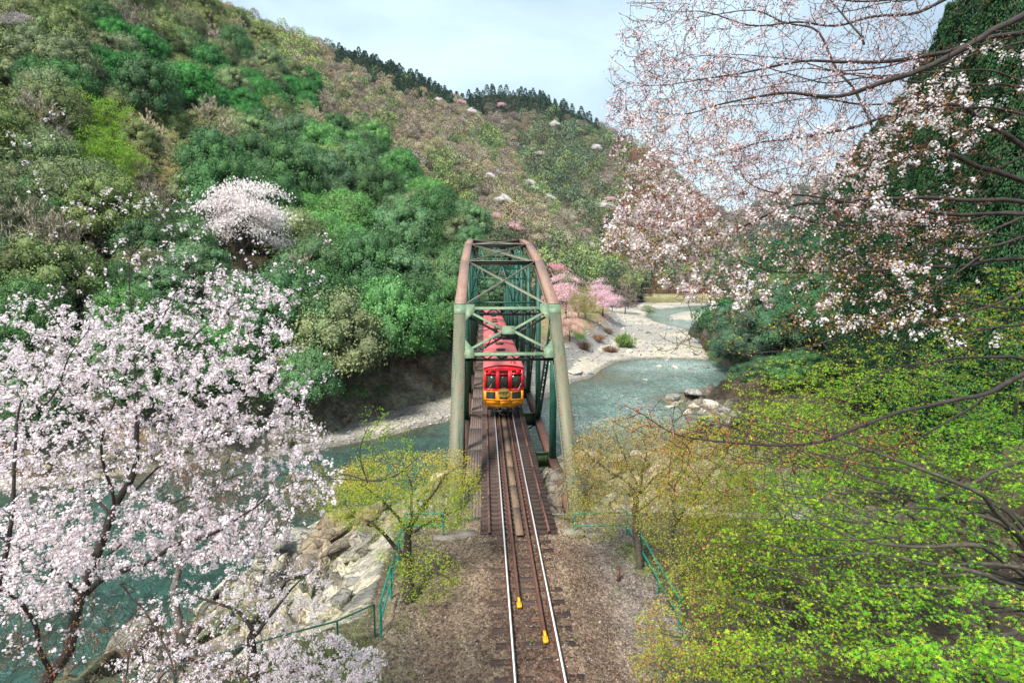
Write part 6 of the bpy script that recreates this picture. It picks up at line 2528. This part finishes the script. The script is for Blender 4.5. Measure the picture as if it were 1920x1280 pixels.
# ---- second, smaller cherry below it
limbs = [([(470, 1420, 12.6), (474, 1300, 12.6), (478, 1235, 12.6), (476, 1185, 12.6)], [.12, .11, .10, .09]),
         ([(476, 1185, 12.6), (450, 1150, 12.6), (400, 1125, 12.5), (340, 1110, 12.4)], [.05, .04, .03, .012]),
         ([(478, 1190, 12.6), (500, 1150, 12.8), (540, 1110, 13), (580, 1070, 13)], [.05, .04, .025, .01]),
         ([(472, 1270, 12.6), (400, 1250, 12.2), (330, 1225, 12), (270, 1190, 12)], [.05, .04, .025, .01]),
         ([(478, 1290, 12.6), (560, 1260, 12.2), (640, 1235, 12), (700, 1215, 12)], [.05, .04, .025, .01])]
ell = [(400, 1180, 160, 90, 420, 11.2, 13.6), (520, 1100, 110, 70, 220, 11.6, 13.8), (330, 1250, 120, 50, 220, 11, 13), (600, 1245, 110, 60, 420, 11, 13), (480, 1260, 120, 40, 200, 11, 12.4), (600, 1280, 120, 30, 160, 11, 12.4), (690, 1240, 40, 30, 60, 11.4, 12.2)]
t, T, off = fg_tree('cherry_tree', 'smaller cherry in bloom standing at the dark green fence above the pale rock', 'tree', limbs, ell, fr)
bl, _ = blossoms(T[3], T[4], 15000, fr, rad=.019, clus=.05)
sub(shift(bl, off), 'blossoms', M['petal'], t)
sub(shift(little_leaves(T[1], 1100, fr, (.24, .42, .05), .035, .02), off), 'leaves', M['spring_leaf'], t)

# ---- bare reddish twigs at the lower left
limbs = [([(60, 1420, 6.2), (120, 1330, 6.2), (180, 1270, 6.2)], [.02, .018, .012]), ([(300, 1420, 6.4), (290, 1330, 6.4), (310, 1260, 6.4)], [.018, .014, .01]), ([(200, 1400, 6), (230, 1320, 6), (240, 1230, 6)], [.016, .012, .008])]
ell = [(200, 1230, 230, 60, 300, 5.4, 7.4), (300, 1170, 170, 50, 130, 5.8, 7.4), (100, 1160, 120, 60, 90, 5.6, 7), (420, 1260, 100, 30, 50, 6, 7)]
t, T, off = fg_tree('shrub', 'bare shrub with reddish-brown budding twigs below the big cherry', 'shrub', limbs, ell, fr, step=.09, r_tip=.0016)
sub(shift(little_leaves(T[3], 1800, fr, (.40, .17, .08), .024, .015), off), 'buds', M['spring_leaf'], t)

# ---- brown budding trees on the rocky bank below
for lab, limbs, ell, nl, c_ in [
    ('brown budding tree on the bank between the big cherry and the pale rock', [([(500, 1150, 30), (505, 1060, 30), (510, 1000, 30)], [.20, .17, .12]), ([(505, 1050, 30), (450, 990, 30), (400, 960, 30)], [.09, .06, .02]), ([(510, 1000, 30), (550, 950, 30), (590, 930, 30)], [.08, .05, .02])],
     [(470, 940, 130, 60, 420, 28, 33), (570, 960, 80, 60, 260, 28, 32)], 5200, (.34, .22, .15)),
    ('reddish-brown twiggy tree by the river behind the big cherry', [([(330, 1130, 33), (335, 1040, 33), (340, 980, 33)], [.20, .17, .12]), ([(335, 1020, 33), (290, 960, 33), (260, 930, 33)], [.08, .05, .02])],
     [(340, 930, 120, 55, 420, 31, 36), (420, 900, 80, 40, 160, 31, 35)], 5200, (.36, .18, .13)),
    ('olive budding tree at the foot of the pale rock by the river', [([(640, 1060, 30), (645, 990, 30), (650, 950, 30)], [.18, .15, .10]), ([(648, 960, 30), (620, 910, 30), (600, 880, 30)], [.07, .05, .02])],
     [(620, 920, 90, 55, 420, 28, 32), (680, 900, 60, 40, 160, 28, 32)], 6500, (.40, .38, .10))]:
    t, T, off = fg_tree('budding_tree', lab, 'tree', limbs, ell, fr, bark='bark_grey', step=.35, r_tip=.010, maxlen=5)
    sub(shift(little_leaves(T[3], nl, fr, c_, .09, .10), off), 'buds', M['spring_leaf'], t)

# ---- wild cherry whose limbs sweep in from the right
z3 = lambda pts: [(1120 + x / 2.4, y / 2.4, d) for x, y, d in pts]
z4 = lambda pts: [(1120 + x / 2.4, 440 + y / 2.4, d) for x, y, d in pts]
root = (2500, 500, 9.0)
limbs = [
    ([(2550, 2300, 9.5), (2520, 1500, 9.2), (2500, 900, 9.0), (2450, 500, 9.0), (2380, 200, 9.0), (2300, -100, 9)], [.30, .27, .24, .2, .15, .10]),
    ([(2440, 450, 9.0), (2150, 60, 7.6)] + z3([(1920, 60, 6.8), (1800, 110, 6.7), (1650, 220, 6.6), (1500, 310, 6.5), (1350, 370, 6.5), (1200, 400, 6.5), (1000, 425, 6.6), (850, 440, 6.7), (600, 480, 6.9), (400, 520, 7.0), (200, 500, 7.1)]), [.12, .09, .055, .05, .047, .043, .038, .033, .028, .023, .016, .009, .004]),
    ([(2400, 250, 9.0), (2150, 90, 8.0)] + z3([(1900, 150, 7.4), (1700, 205, 7.2), (1400, 240, 7.1), (1200, 270, 7.1), (950, 270, 7.2), (700, 310, 7.3), (500, 370, 7.4), (300, 395, 7.5), (120, 400, 7.6)]), [.10, .07, .042, .038, .034, .029, .022, .017, .012, .008, .004]),
    ([(2450, 520, 9.0), (2200, 400, 8.5)] + z3([(1920, 700, 8.0), (1700, 500, 7.8), (1500, 480, 7.8), (1300, 500, 7.8), (1200, 560, 7.8), (1000, 610, 7.8), (880, 635, 7.8), (750, 640, 7.9), (560, 690, 8.0), (380, 740, 8.0)]), [.10, .07, .05, .04, .034, .03, .027, .024, .02, .016, .010, .004]),
    ([(2480, 700, 9.0), (2150, 450, 8.2)] + z3([(1920, 795, 7.8), (1700, 740, 7.8), (1500, 700, 7.8), (1350, 710, 7.8), (1180, 720, 7.9)]), [.09, .07, .05, .045, .035, .024, .012]),
    ([(2480, 800, 9.0), (2150, 480, 7.6)] + z3([(1920, 960, 7.0), (1700, 945, 6.9), (1500, 940, 6.8), (1200, 910, 6.8), (1000, 880, 6.9), (820, 850, 7.0), (700, 820, 7.0), (640, 760, 7.1)]), [.08, .05, .032, .03, .026, .022, .018, .014, .009, .004]),
    ([(2450, 600, 9.0), (2100, 420, 7.6)] + z3([(1900, 880, 7.2), (1400, 900, 7.2), (900, 920, 7.4), (700, 990, 7.5), (500, 1080, 7.6), (300, 1090, 7.7), (60, 1140, 7.8)]), [.07, .05, .04, .032, .024, .019, .014, .009, .004]),
    ([(2480, 900, 9.0), (2200, 560, 8)] + z4([(1920, 120, 7.4), (1600, 140, 7.2), (1200, 165, 7.1), (960, 160, 7.1), (800, 155, 7.2), (600, 120, 7.3)]), [.08, .06, .034, .030, .024, .02, .015, .006]),
    ([(1840, 480, 7.2)] + z4([(1650, 160, 7.1), (1400, 280, 6.9), (1250, 370, 6.7), (1050, 460, 6.5), (850, 530, 6.3), (650, 555, 6.1), (500, 535, 6.0), (350, 455, 5.9)]), [.02, .018, .016, .014, .012, .010, .008, .006, .003]),
    ([(2500, 1000, 9.0), (2200, 640, 7.4)] + z4([(1920, 610, 6.2), (1700, 740, 5.9), (1500, 790, 5.7), (1300, 840, 5.5), (1100, 905, 5.3), (850, 930, 5.2), (600, 910, 5.1), (400, 880, 5.1), (200, 820, 5.0), (130, 770, 5.0)]), [.08, .055, .036, .032, .028, .023, .019, .016, .012, .009, .006, .003]),
    (z4([(1740, 730, 6.0), (1600, 830, 6.0), (1450, 930, 6.0), (1100, 1000, 6.0), (900, 1050, 6.1)]), [.02, .016, .013, .009, .004]),
    ([(2500, 1000, 9.0), (2200, 680, 8)] + z4([(1920, 550, 7.5), (1600, 570, 7.2), (1300, 600, 7.0), (1050, 720, 7.0)]), [.07, .05, .028, .022, .014, .006]),
    (z3([(1200, 200, 7), (1090, 60, 7.4), (1000, -100, 7.6)]), [.02, .014, .006]),
    (z3([(1240, 580, 8.2), (1150, 400, 8.4), (1060, 260, 8.6), (960, 120, 8.8), (800, 60, 8.9), (640, 60, 9.0), (400, 90, 9.0)]), [.026, .024, .022, .02, .016, .012, .005]),
    ([(2300, -100, 9), (2000, -60, 8)] + z3([(1700, -40, 8), (1400, 60, 8), (1100, 100, 8), (800, 130, 8), (500, 60, 8), (200, 30, 8)]), [.08, .05, .035, .028, .022, .016, .010, .004]),
]
ell = [(1460, 80, 300, 130, 900, 6.4, 9.4), (1330, 210, 200, 110, 620, 6.4, 8.8), (1560, 210, 260, 130, 460, 6.2, 9), (1330, 350, 160, 90, 520, 6.6, 8.6), (1240, 420, 110, 80, 520, 6.8, 8.6), (1500, 330, 160, 90, 300, 6.6, 8.6),
       (1250, 460, 130, 45, 200, 7, 8.4), (1700, 300, 200, 140, 330, 6.2, 9), (1600, 450, 260, 60, 420, 6.4, 8.4), (1330, 530, 110, 40, 130, 6.8, 7.8), (1800, 120, 200, 160, 260, 6, 9), (1560, 560, 280, 70, 300, 6, 8), (1230, 60, 80, 80, 70, 7, 9),
       (1210, 150, 70, 90, 120, 7, 8.6), (1200, 280, 60, 60, 90, 7, 8.4), (1620, 640, 260, 60, 160, 5.6, 7.6), (1300, 640, 80, 30, 30, 5.7, 6.3), (1250, 790, 110, 40, 60, 4.8, 5.4), (1500, 830, 250, 50, 160, 5, 6.2), (1430, 900, 200, 60, 60, 5.4, 6.4)]
for i in range(16):
    y0 = fr.uniform(-60, 620)
    y1 = y0 + fr.uniform(-60, 170) - (60 if y0 > 400 else 0)
    x1 = fr.uniform(1190, 1480) if y1 < 480 else fr.uniform(1350, 1550)
    d0 = fr.uniform(6.4, 9.2)
    bow = fr.uniform(-40, 50)
    limbs.append(([(2450, 350 + .4 * y0, 9.2), (2150, y0 + .1 * (350 - y0), d0 + .6)] + [(1950 + (x1 - 1950) * q, y0 + (y1 - y0) * q + bow * math.sin(q * 3.1) + fr.normal() * 8, d0) for q in (0, .2, .4, .6, .8, 1)],
                  [.05, .035, .024, .020, .016, .012, .008, .003]))
limbs = [(l[0], list(np.array(l[1]) * .72)) for l in limbs]
t, T, off = fg_tree('cherry_tree', 'wild cherry with white blossom and bronze young leaves, its limbs reaching in from the right', 'tree', limbs, [(e[0], e[1], e[2], e[3], int(e[4] * 1.25), e[5], e[6]) for e in ell], fr, step=.12, curve=.3, maxlen=2.4, r_tip=.0032)
P_, D_ = T[3], T[4]
wz = [(1250, 410, 130, 110), (1300, 330, 110, 60), (1190, 470, 80, 40), (1330, 520, 90, 60), (1600, 300, 110, 60), (1560, 260, 80, 30), (1700, 350, 130, 70), (1850, 160, 110, 80), (1780, 210, 130, 70), (1500, 370, 90, 30),
      (1450, 395, 90, 25), (1640, 590, 160, 40), (1770, 500, 100, 40), (1800, 620, 100, 30), (1290, 240, 120, 60), (1400, 560, 60, 30)]
m = in_ell(P_, wz)
bl, _ = blossoms(P_[m], D_[m], 16000, fr, rad=.0140, clus=.052, per=11, white=(.95, .89, .90), centre=(.70, .45, .45))
m2 = in_ell(P_, [(1400, 130, 330, 260), (1500, 450, 380, 130)])
b2, _ = blossoms(P_[m2], D_[m2], 16000, fr, rad=.013, clus=.05, per=3, white=(.86, .68, .72), centre=(.55, .22, .28))
bl.V += b2.V
bl.F += [f + bl.n for f in b2.F]
bl.C += b2.C
bl.M += b2.M
sub(shift(bl, off), 'blossoms', M['petal'], t)
yy = PRJ(P_)[1]
up_ = yy < 620
lf = little_leaves(P_[up_], 20000, fr, (.38, .15, .10), .034, .035, .35)
l2 = little_leaves(P_[m], 4200, fr, (.58, .27, .07), .034, .04, .3)
l3 = little_leaves(P_[yy > 430], 4200, fr, (.44, .40, .06), .032, .03, .4)
l4 = little_leaves(P_[yy > 700], 1200, fr, (.60, .14, .10), .026, .02, .3)
for q in (l2, l3, l4):
    lf.V += q.V
    lf.F += [f + lf.n for f in q.F]
    lf.C += q.C
    lf.M += q.M
    lf.n += q.n
sub(shift(lf, off), 'young_leaves', M['spring_leaf'], t)


# ---- maples
def maple_leaves(P_, n, r, colf, R=.028, spread=.06, flat=.03, tilt=.5, m=None):
    idx = r.integers(0, len(P_), n)
    p = P_[idx] + r.normal(size=(n, 3)) * [spread, spread, flat]
    col = colf(p, r)
    mb = MB()
    stars(p, norm(np.array([0, 0, 1.]) + r.normal(size=(n, 3)) * tilt), R * r.uniform(.65, 1.25, n), 5, .26, -.12, col, mb, span=math.radians(290), r=r)
    return mb


def mixcol(c1, c2, w_, r, var=.28):
    n = len(w_)
    pick_ = (r.random(n) < w_)[:, None]
    c = np.where(pick_, np.array(c2), np.array(c1))
    return c * r.uniform(1 - var, 1 + var, (n, 1)) * r.uniform(.93, 1.07, (n, 3))


GRN, YEL, RUS = (.19, .48, .028), (.40, .55, .035), (.52, .27, .09)


def col_right(p, r):
    x, y, z = PRJ(p)
    w_ = np.clip((1500 - x) / 300, 0, .9) * .75 + np.clip((800 - y) / 200, 0, 1) * .45
    c = mixcol(GRN, YEL, np.clip(.35 + (1600 - x) / 900, .15, .9), r)
    c2 = mixcol(YEL, RUS, np.clip(w_ + .1, 0, 1), r)
    return np.where((r.random(len(p)) < np.clip(w_ * .9 + .10, 0, .92))[:, None], c2, c)


mr = np.random.default_rng(4321)
z8 = lambda pts: [(1280 + x / 2.667, 800 + y / 2.667, d) for x, y, d in pts]
MAP = [
    ('maple with fresh green leaves in the lower right corner, its long grey limbs reaching left', 7.0,
     [([(2100, 1500, 9.0), (2050, 1250, 8.6), (1990, 1080, 8.4), (1960, 900, 8.6)], [.15, .13, .11, .08]),
      ([(1990, 1080, 8.4)] + z8([(1707, 620, 8.0), (1600, 580, 8.0), (1400, 530, 8.1), (1250, 480, 8.2), (1080, 410, 8.4), (910, 340, 8.6), (700, 290, 8.8), (450, 240, 9)]), [.06, .05, .046, .04, .034, .028, .02, .012, .005]),
      ([(2000, 1120, 8.5)] + z8([(1707, 780, 8.2), (1500, 770, 8.2), (1200, 800, 8.3), (1000, 740, 8.4), (800, 620, 8.6)]), [.05, .034, .030, .022, .014, .006]),
      ([(2040, 1200, 8.5)] + z8([(1707, 1130, 7.6), (1300, 1110, 7.5), (1060, 1045, 7.7), (880, 990, 7.9), (700, 950, 8.1), (430, 930, 8.3), (370, 890, 8.4), (130, 800, 8.6)]), [.06, .05, .042, .036, .03, .024, .016, .01, .004]),
      ([(2050, 1260, 8.4)] + z8([(1707, 1220, 7.4), (1300, 1200, 7.2), (800, 1110, 7.2), (500, 1150, 7.3), (260, 1190, 7.4)]), [.05, .036, .03, .022, .014, .005]),
      (z8([(1090, 550, 7.2), (650, 565, 7.2), (500, 530, 7.3), (380, 530, 7.3), (230, 575, 7.4), (0, 540, 7.5)]), [.018, .015, .012, .010, .007, .003]),
      (z8([(1800, 150, 8), (1300, 330, 8.2), (900, 480, 8.6), (500, 420, 9)]), [.04, .03, .02, .006])],
     [(1820, 880, 150, 90, 330, 7.2, 10), (1600, 960, 200, 80, 330, 7.4, 10), (1780, 1010, 150, 50, 160, 7, 9), (1500, 1050, 190, 80, 260, 7.4, 9.6), (1540, 1200, 200, 60, 200, 6.4, 8.6), (1780, 1240, 190, 45, 260, 4.6, 6.4), (1860, 1150, 90, 60, 60, 5.2, 7), (1700, 1090, 170, 50, 200, 6.6, 8.6), (1640, 1140, 150, 40, 120, 6.4, 8.2)], 16500, .033, 2.4),
    ('green-leaved maple behind the corner one, filling the middle of the right side', 12,
     [([(1900, 1500, 13.5), (1880, 1250, 13.4), (1860, 1080, 13.2), (1840, 960, 13.2)], [.17, .15, .13, .10]),
      ([(1860, 1080, 13.2), (1700, 960, 13), (1560, 890, 13), (1400, 850, 13)], [.07, .05, .03, .01]),
      ([(1850, 1000, 13.2), (1740, 860, 13.4), (1620, 780, 13.6), (1480, 740, 13.8)], [.07, .05, .03, .01]),
      ([(1840, 960, 13.2), (1830, 820, 13.4), (1780, 720, 13.6), (1700, 660, 13.8)], [.07, .05, .03, .01]),
      ([(1840, 940, 13.2), (1900, 800, 13), (1920, 700, 13)], [.06, .04, .02])],
     [(1700, 800, 220, 110, 700, 11.5, 15), (1850, 700, 130, 120, 420, 11, 15), (1520, 850, 190, 100, 560, 11.5, 15), (1620, 940, 200, 80, 420, 11, 14.5), (1850, 860, 120, 100, 300, 11, 14), (1880, 560, 80, 60, 120, 11.5, 14)], 26000, .036, 3.4),
    ('rusty and yellow-green maple at the left of the thicket above the pale river rocks', 17,
     [([(1640, 1350, 18), (1600, 1200, 18), (1560, 1060, 18), (1530, 950, 18)], [.17, .15, .12, .09]),
      ([(1560, 1060, 18), (1450, 950, 17.8), (1360, 880, 17.6), (1280, 840, 17.5)], [.07, .05, .03, .01]),
      ([(1530, 950, 18), (1480, 850, 18.3), (1430, 780, 18.6), (1380, 740, 19)], [.07, .05, .03, .01]),
      ([(1535, 960, 18), (1570, 830, 18.5), (1600, 740, 19), (1640, 690, 19)], [.07, .05, .03, .01])],
     [(1420, 850, 160, 100, 800, 16, 20), (1560, 770, 170, 90, 600, 16, 21), (1340, 920, 110, 90, 420, 16, 19.5), (1460, 960, 170, 80, 480, 15.5, 19), (1480, 720, 120, 50, 200, 17, 21), (1650, 690, 140, 50, 240, 17, 21)], 24000, .042, 4.2),
    ('yellow-green maple above the lower end of the right-hand teal fence', 13,
     [([(1500, 1500, 13.4), (1480, 1330, 13.4), (1450, 1200, 13.4), (1440, 1120, 13.4)], [.13, .12, .10, .07]),
      ([(1450, 1200, 13.4), (1380, 1100, 13.4), (1320, 1030, 13.4), (1260, 990, 13.6)], [.05, .04, .025, .01]),
      ([(1440, 1120, 13.4), (1470, 1010, 13.6), (1480, 930, 13.8)], [.05, .035, .015]),
      ([(1465, 1260, 13.4), (1380, 1210, 13), (1300, 1190, 12.8), (1230, 1190, 12.6)], [.05, .04, .025, .01])],
     [(1370, 1060, 120, 90, 420, 12, 15), (1320, 1180, 130, 90, 520, 11.6, 14), (1480, 1000, 110, 90, 300, 12, 15), (1260, 1240, 80, 50, 240, 11.4, 13), (1420, 1240, 110, 50, 260, 11, 13)], 17000, .034, 3.0),
]
# more long slender limbs fanning out to the left from the corner maple
for i in range(22):
    y0 = mr.uniform(930, 1250)
    ang_ = mr.uniform(-.05, .42)
    ln_ = mr.uniform(330, 640)
    x0 = mr.uniform(1830, 1960)
    d0 = mr.uniform(6.6, 9.0)
    q_ = np.array([0, .25, .5, .75, 1])
    MAP[0][2].append(([(2040, 1150, 8.5)] + [(x0 - ln_ * a_, y0 - ln_ * a_ * ang_ + 50 * math.sin(3 * a_) * (1 if i % 2 else -.4) + mr.normal() * 7, d0 + a_ * .6) for a_ in q_], [.05, .032, .026, .019, .012, .004]))
for lab, dd, limbs, ell, nl, R_, ml in MAP:
    t, T, off = fg_tree('maple_tree', lab, 'tree', limbs, ell, mr, bark='bark_olive', step=.16, r_tip=.0045, curve=.35, maxlen=ml, wob=.08, tiers={}, rs=.85)
    P_ = np.vstack([T[3][::3]] + [T[1]] * 3)
    sub(shift(maple_leaves(P_, int(nl * .95), mr, col_right, R_ * 1.12, spread=R_ * 1.5, flat=R_ * .6), off), 'leaves', M['spring_leaf'], t)

# ---- fine-twigged maples right of the bridge
def col_t5(p, r):
    x, y, z = PRJ(p)
    return mixcol((.62, .40, .10), (.42, .50, .05), np.clip((y - 800) / 260, .12, .9), r)


for lab, limbs, ell, nl in [
    ('half-leafed maple with golden-brown twigs just right of the bridge, trunk inside the teal fence corner',
     [([(1192, 1070, 19), (1193, 1000, 19), (1196, 940, 19), (1200, 915, 19)], [.16, .14, .13, .10]),
      ([(1198, 925, 19), (1150, 885, 19), (1110, 860, 19), (1080, 830, 19)], [.06, .05, .03, .01]),
      ([(1200, 915, 19), (1170, 850, 19.2), (1150, 800, 19.4)], [.06, .04, .015]),
      ([(1200, 915, 19), (1215, 850, 19.2), (1200, 790, 19.6)], [.06, .04, .012]),
      ([(1200, 925, 19), (1250, 870, 19), (1300, 840, 19)], [.06, .04, .012]),
      ([(1194, 960, 19), (1240, 920, 18.6), (1280, 900, 18.2)], [.04, .03, .012])],
     [(1180, 850, 110, 70, 620, 17, 21), (1120, 890, 70, 80, 300, 17, 20.5), (1250, 870, 90, 90, 420, 17, 20.5), (1190, 950, 110, 40, 200, 17, 20), (1110, 970, 50, 50, 120, 17.5, 19.5)], 15000),
    ('half-leafed maple with rusty twigs standing outside the right-hand teal fence',
     [([(1275, 1190, 16.5), (1268, 1080, 16.8), (1262, 1010, 17), (1265, 970, 17)], [.15, .13, .12, .09]),
      ([(1263, 1000, 17), (1300, 930, 17), (1340, 880, 17), (1370, 840, 17)], [.06, .045, .03, .01]),
      ([(1265, 970, 17), (1250, 900, 17.2), (1260, 840, 17.4)], [.06, .04, .015]),
      ([(1268, 1080, 16.8), (1330, 1030, 16.4), (1390, 1000, 16)], [.05, .035, .012])],
     [(1320, 890, 100, 90, 560, 15.5, 19), (1270, 960, 90, 70, 320, 15.5, 18.5), (1380, 970, 90, 80, 360, 15, 18), (1310, 1070, 90, 60, 220, 15, 17.5)], 14000)]:
    t, T, off = fg_tree('maple_tree', lab, 'tree', limbs, [(e[0], e[1], e[2], e[3], int(e[4] * 1.9), e[5], e[6]) for e in ell], mr, bark='bark_olive', step=.18, r_tip=.0045, curve=.4, maxlen=3.5, rs=.8)
    P_ = np.vstack([T[3], T[1], T[1]])
    sub(shift(maple_leaves(P_, int(nl * 1.9), mr, col_t5, .031, spread=.13, flat=.07, tilt=.7), off), 'leaves', M['spring_leaf'], t)

# ---- yellow-green maple left of the bridge
def col_t4(p, r):
    x, y, z = PRJ(p)
    return mixcol((.33, .48, .03), (.60, .46, .06), np.clip((960 - y) / 110, .15, .85), r)


limbs = [([(760, 1160, 17.0), (762, 1080, 17.2), (766, 1020, 17.4), (770, 985, 17.5)], [.17, .14, .12, .09]),
         ([(764, 1050, 17.3), (735, 1020, 17.2), (705, 985, 17), (690, 975, 17)], [.07, .06, .05, .02]),
         ([(768, 1000, 17.5), (720, 940, 17.5), (670, 900, 17.5), (640, 890, 17.4)], [.06, .04, .02, .01]),
         ([(770, 985, 17.5), (775, 930, 17.8), (760, 880, 18)], [.06, .04, .012]),
         ([(770, 985, 17.5), (810, 930, 17.8), (840, 890, 18), (880, 860, 18.2)], [.06, .04, .025, .01]),
         ([(768, 1000, 17.5), (820, 970, 17.2), (870, 950, 17)], [.05, .03, .01]),
         ([(764, 1060, 17.2), (790, 1060, 16.6), (830, 1080, 16), (860, 1100, 15.8)], [.03, .025, .015, .006])]
ell = [(760, 900, 130, 55, 800, 15.8, 19.5), (700, 950, 90, 50, 360, 15.8, 18.5), (840, 900, 60, 60, 340, 16.5, 19), (830, 970, 60, 30, 160, 16, 18), (800, 1080, 65, 50, 170, 15, 17), (750, 1020, 60, 60, 130, 15.8, 18), (650, 930, 60, 50, 160, 16, 18), (870, 930, 30, 40, 70, 16.5, 18)]
t, T, off = fg_tree('maple_tree', 'yellow-green maple in new leaf left of the bridge, trunk beside the left teal fence', 'tree', limbs, ell, mr, bark='bark_dark', step=.17, r_tip=.003, curve=.4, maxlen=3.2, tiers={})
P_ = np.vstack([T[3][::2], T[1], T[1], T[1]])
sub(shift(maple_leaves(P_, 23000, mr, col_t4, .036, spread=.10, flat=.035, tilt=.45), off), 'leaves', M['spring_leaf'], t)

# ---- undergrowth on the verges and the bank
def hsurf(x, y):
    return height(x[None], y[None])[0][0]


n = 46000
ux = np.concatenate([mr.uniform(4.2, 20, n), mr.uniform(-9, -3.6, n // 6)])
uy = np.concatenate([mr.uniform(4, 21.5, n), mr.uniform(11.5, 21, n // 6)])
dn = fbm(ux * .6, uy * .6, 3, 91)
wgt = np.where(ux > 0, np.clip(1.25 - abs(ux - 5.2) / 2.6, .03, 1), .30) * sm((dn - .32) * 4)
k_ = mr.random(len(ux)) < wgt
ux, uy, dn = ux[k_], uy[k_], dn[k_]
uz = hsurf(ux, uy) + .05 + mr.random(len(ux)) ** 1.6 * np.where(ux > 0, .75, .18) * sm((abs(ux) - 3.8) / 1.2)
P_ = np.stack([ux, uy, uz], 1)
mb = MB()
cc = mixcol((.26, .40, .035), (.40, .36, .07), np.full(len(P_), .35), mr)
cards(P_, norm(rnd(mr, len(P_)) + [0, 0, .5]), .07 * mr.uniform(.6, 1.5, len(P_)), .03, cc, mb, mr)
tag(mb.build('undergrowth', M['spring_leaf']), 'low yellow-green undergrowth along the verges of the ballast', 'undergrowth', kind='stuff')
# fallen petals and small weeds on the track bed
n = 2600
ux, uy = mr.uniform(-4.2, 4.6, n), mr.uniform(9, 20.5, n)
uz = bal_h(ux, uy)[0] + .02
mb = MB()
k_ = mr.random(n) < .45
cards(np.stack([ux, uy, uz], 1)[k_], np.array([0, 0, 1.]) + mr.normal(size=(int(k_.sum()), 3)) * .3, .026, .022, (.88, .76, .80), mb, mr)
tag(mb.build('fallen_petals', M['petal']), 'pale petals fallen on the ballast', 'petals', kind='stuff')
mb = MB()
gx, gy = mr.uniform(-4.3, 4.7, 260), mr.uniform(9, 20.5, 260)
sel = (abs(gx) > 2.6) | (mr.random(260) < .12)
gx, gy = np.repeat(gx[sel], 16), np.repeat(gy[sel], 16)
gz = bal_h(gx, gy)[0]
dirs_ = np.array([0, 0, 1.]) + mr.normal(size=(len(gx), 3)) * .55
P_ = np.stack([gx, gy, gz], 1) + mr.normal(size=(len(gx), 3)) * [.05, .05, .004] + dirs_ * .035
cards(P_, rnd(mr, len(gx)), .09 * mr.uniform(.5, 1.3, len(gx)), .014, mixcol((.20, .32, .05), (.36, .34, .10), np.full(len(gx), .4), mr), mb, mr, tang=dirs_)
tag(mb.build('weeds', M['spring_leaf']), 'small green weeds sprouting through the ballast edges', 'weeds', kind='stuff')
# fallen leaves and grass blades on the slope under the maples
n = 16000
ux, uy = mr.uniform(5, 24, n), mr.uniform(2, 24, n)
P_ = np.stack([ux, uy, hsurf(ux, uy) + .02], 1)
mb = MB()
cards(P_, norm(np.array([0, 0, 1.]) + mr.normal(size=(n, 3)) * .4), .07 * mr.uniform(.5, 1.4, n), .05, mixcol((.12, .07, .045), (.22, .16, .11), np.full(n, .25), mr, .4), mb, mr)  # leaf colours darkened like the ground, for canopy shade
tag(mb.build('leaf_litter', M['leaf']), 'brown fallen leaves on the ground under the maples', 'leaf litter', kind='stuff')


# ================================================================== HAZE
hz_ = MB()
hz_.box((150, 1550, 240), (5200, 3900, 520))
hm = bpy.data.materials.new('haze')
hm.use_nodes = True
ht = hm.node_tree
ht.nodes.clear()
ho = ht.nodes.new('ShaderNodeOutputMaterial')
hv = ht.nodes.new('ShaderNodeVolumePrincipled')
hv.inputs['Color'].default_value = (.80, .90, 1.0, 1)
hv.inputs['Density'].default_value = .000035
ht.links.new(hv.outputs[0], ho.inputs['Volume'])
o = hz_.build('haze', hm)
tag(o, 'thin pale air between the far hills', None, kind='stuff')
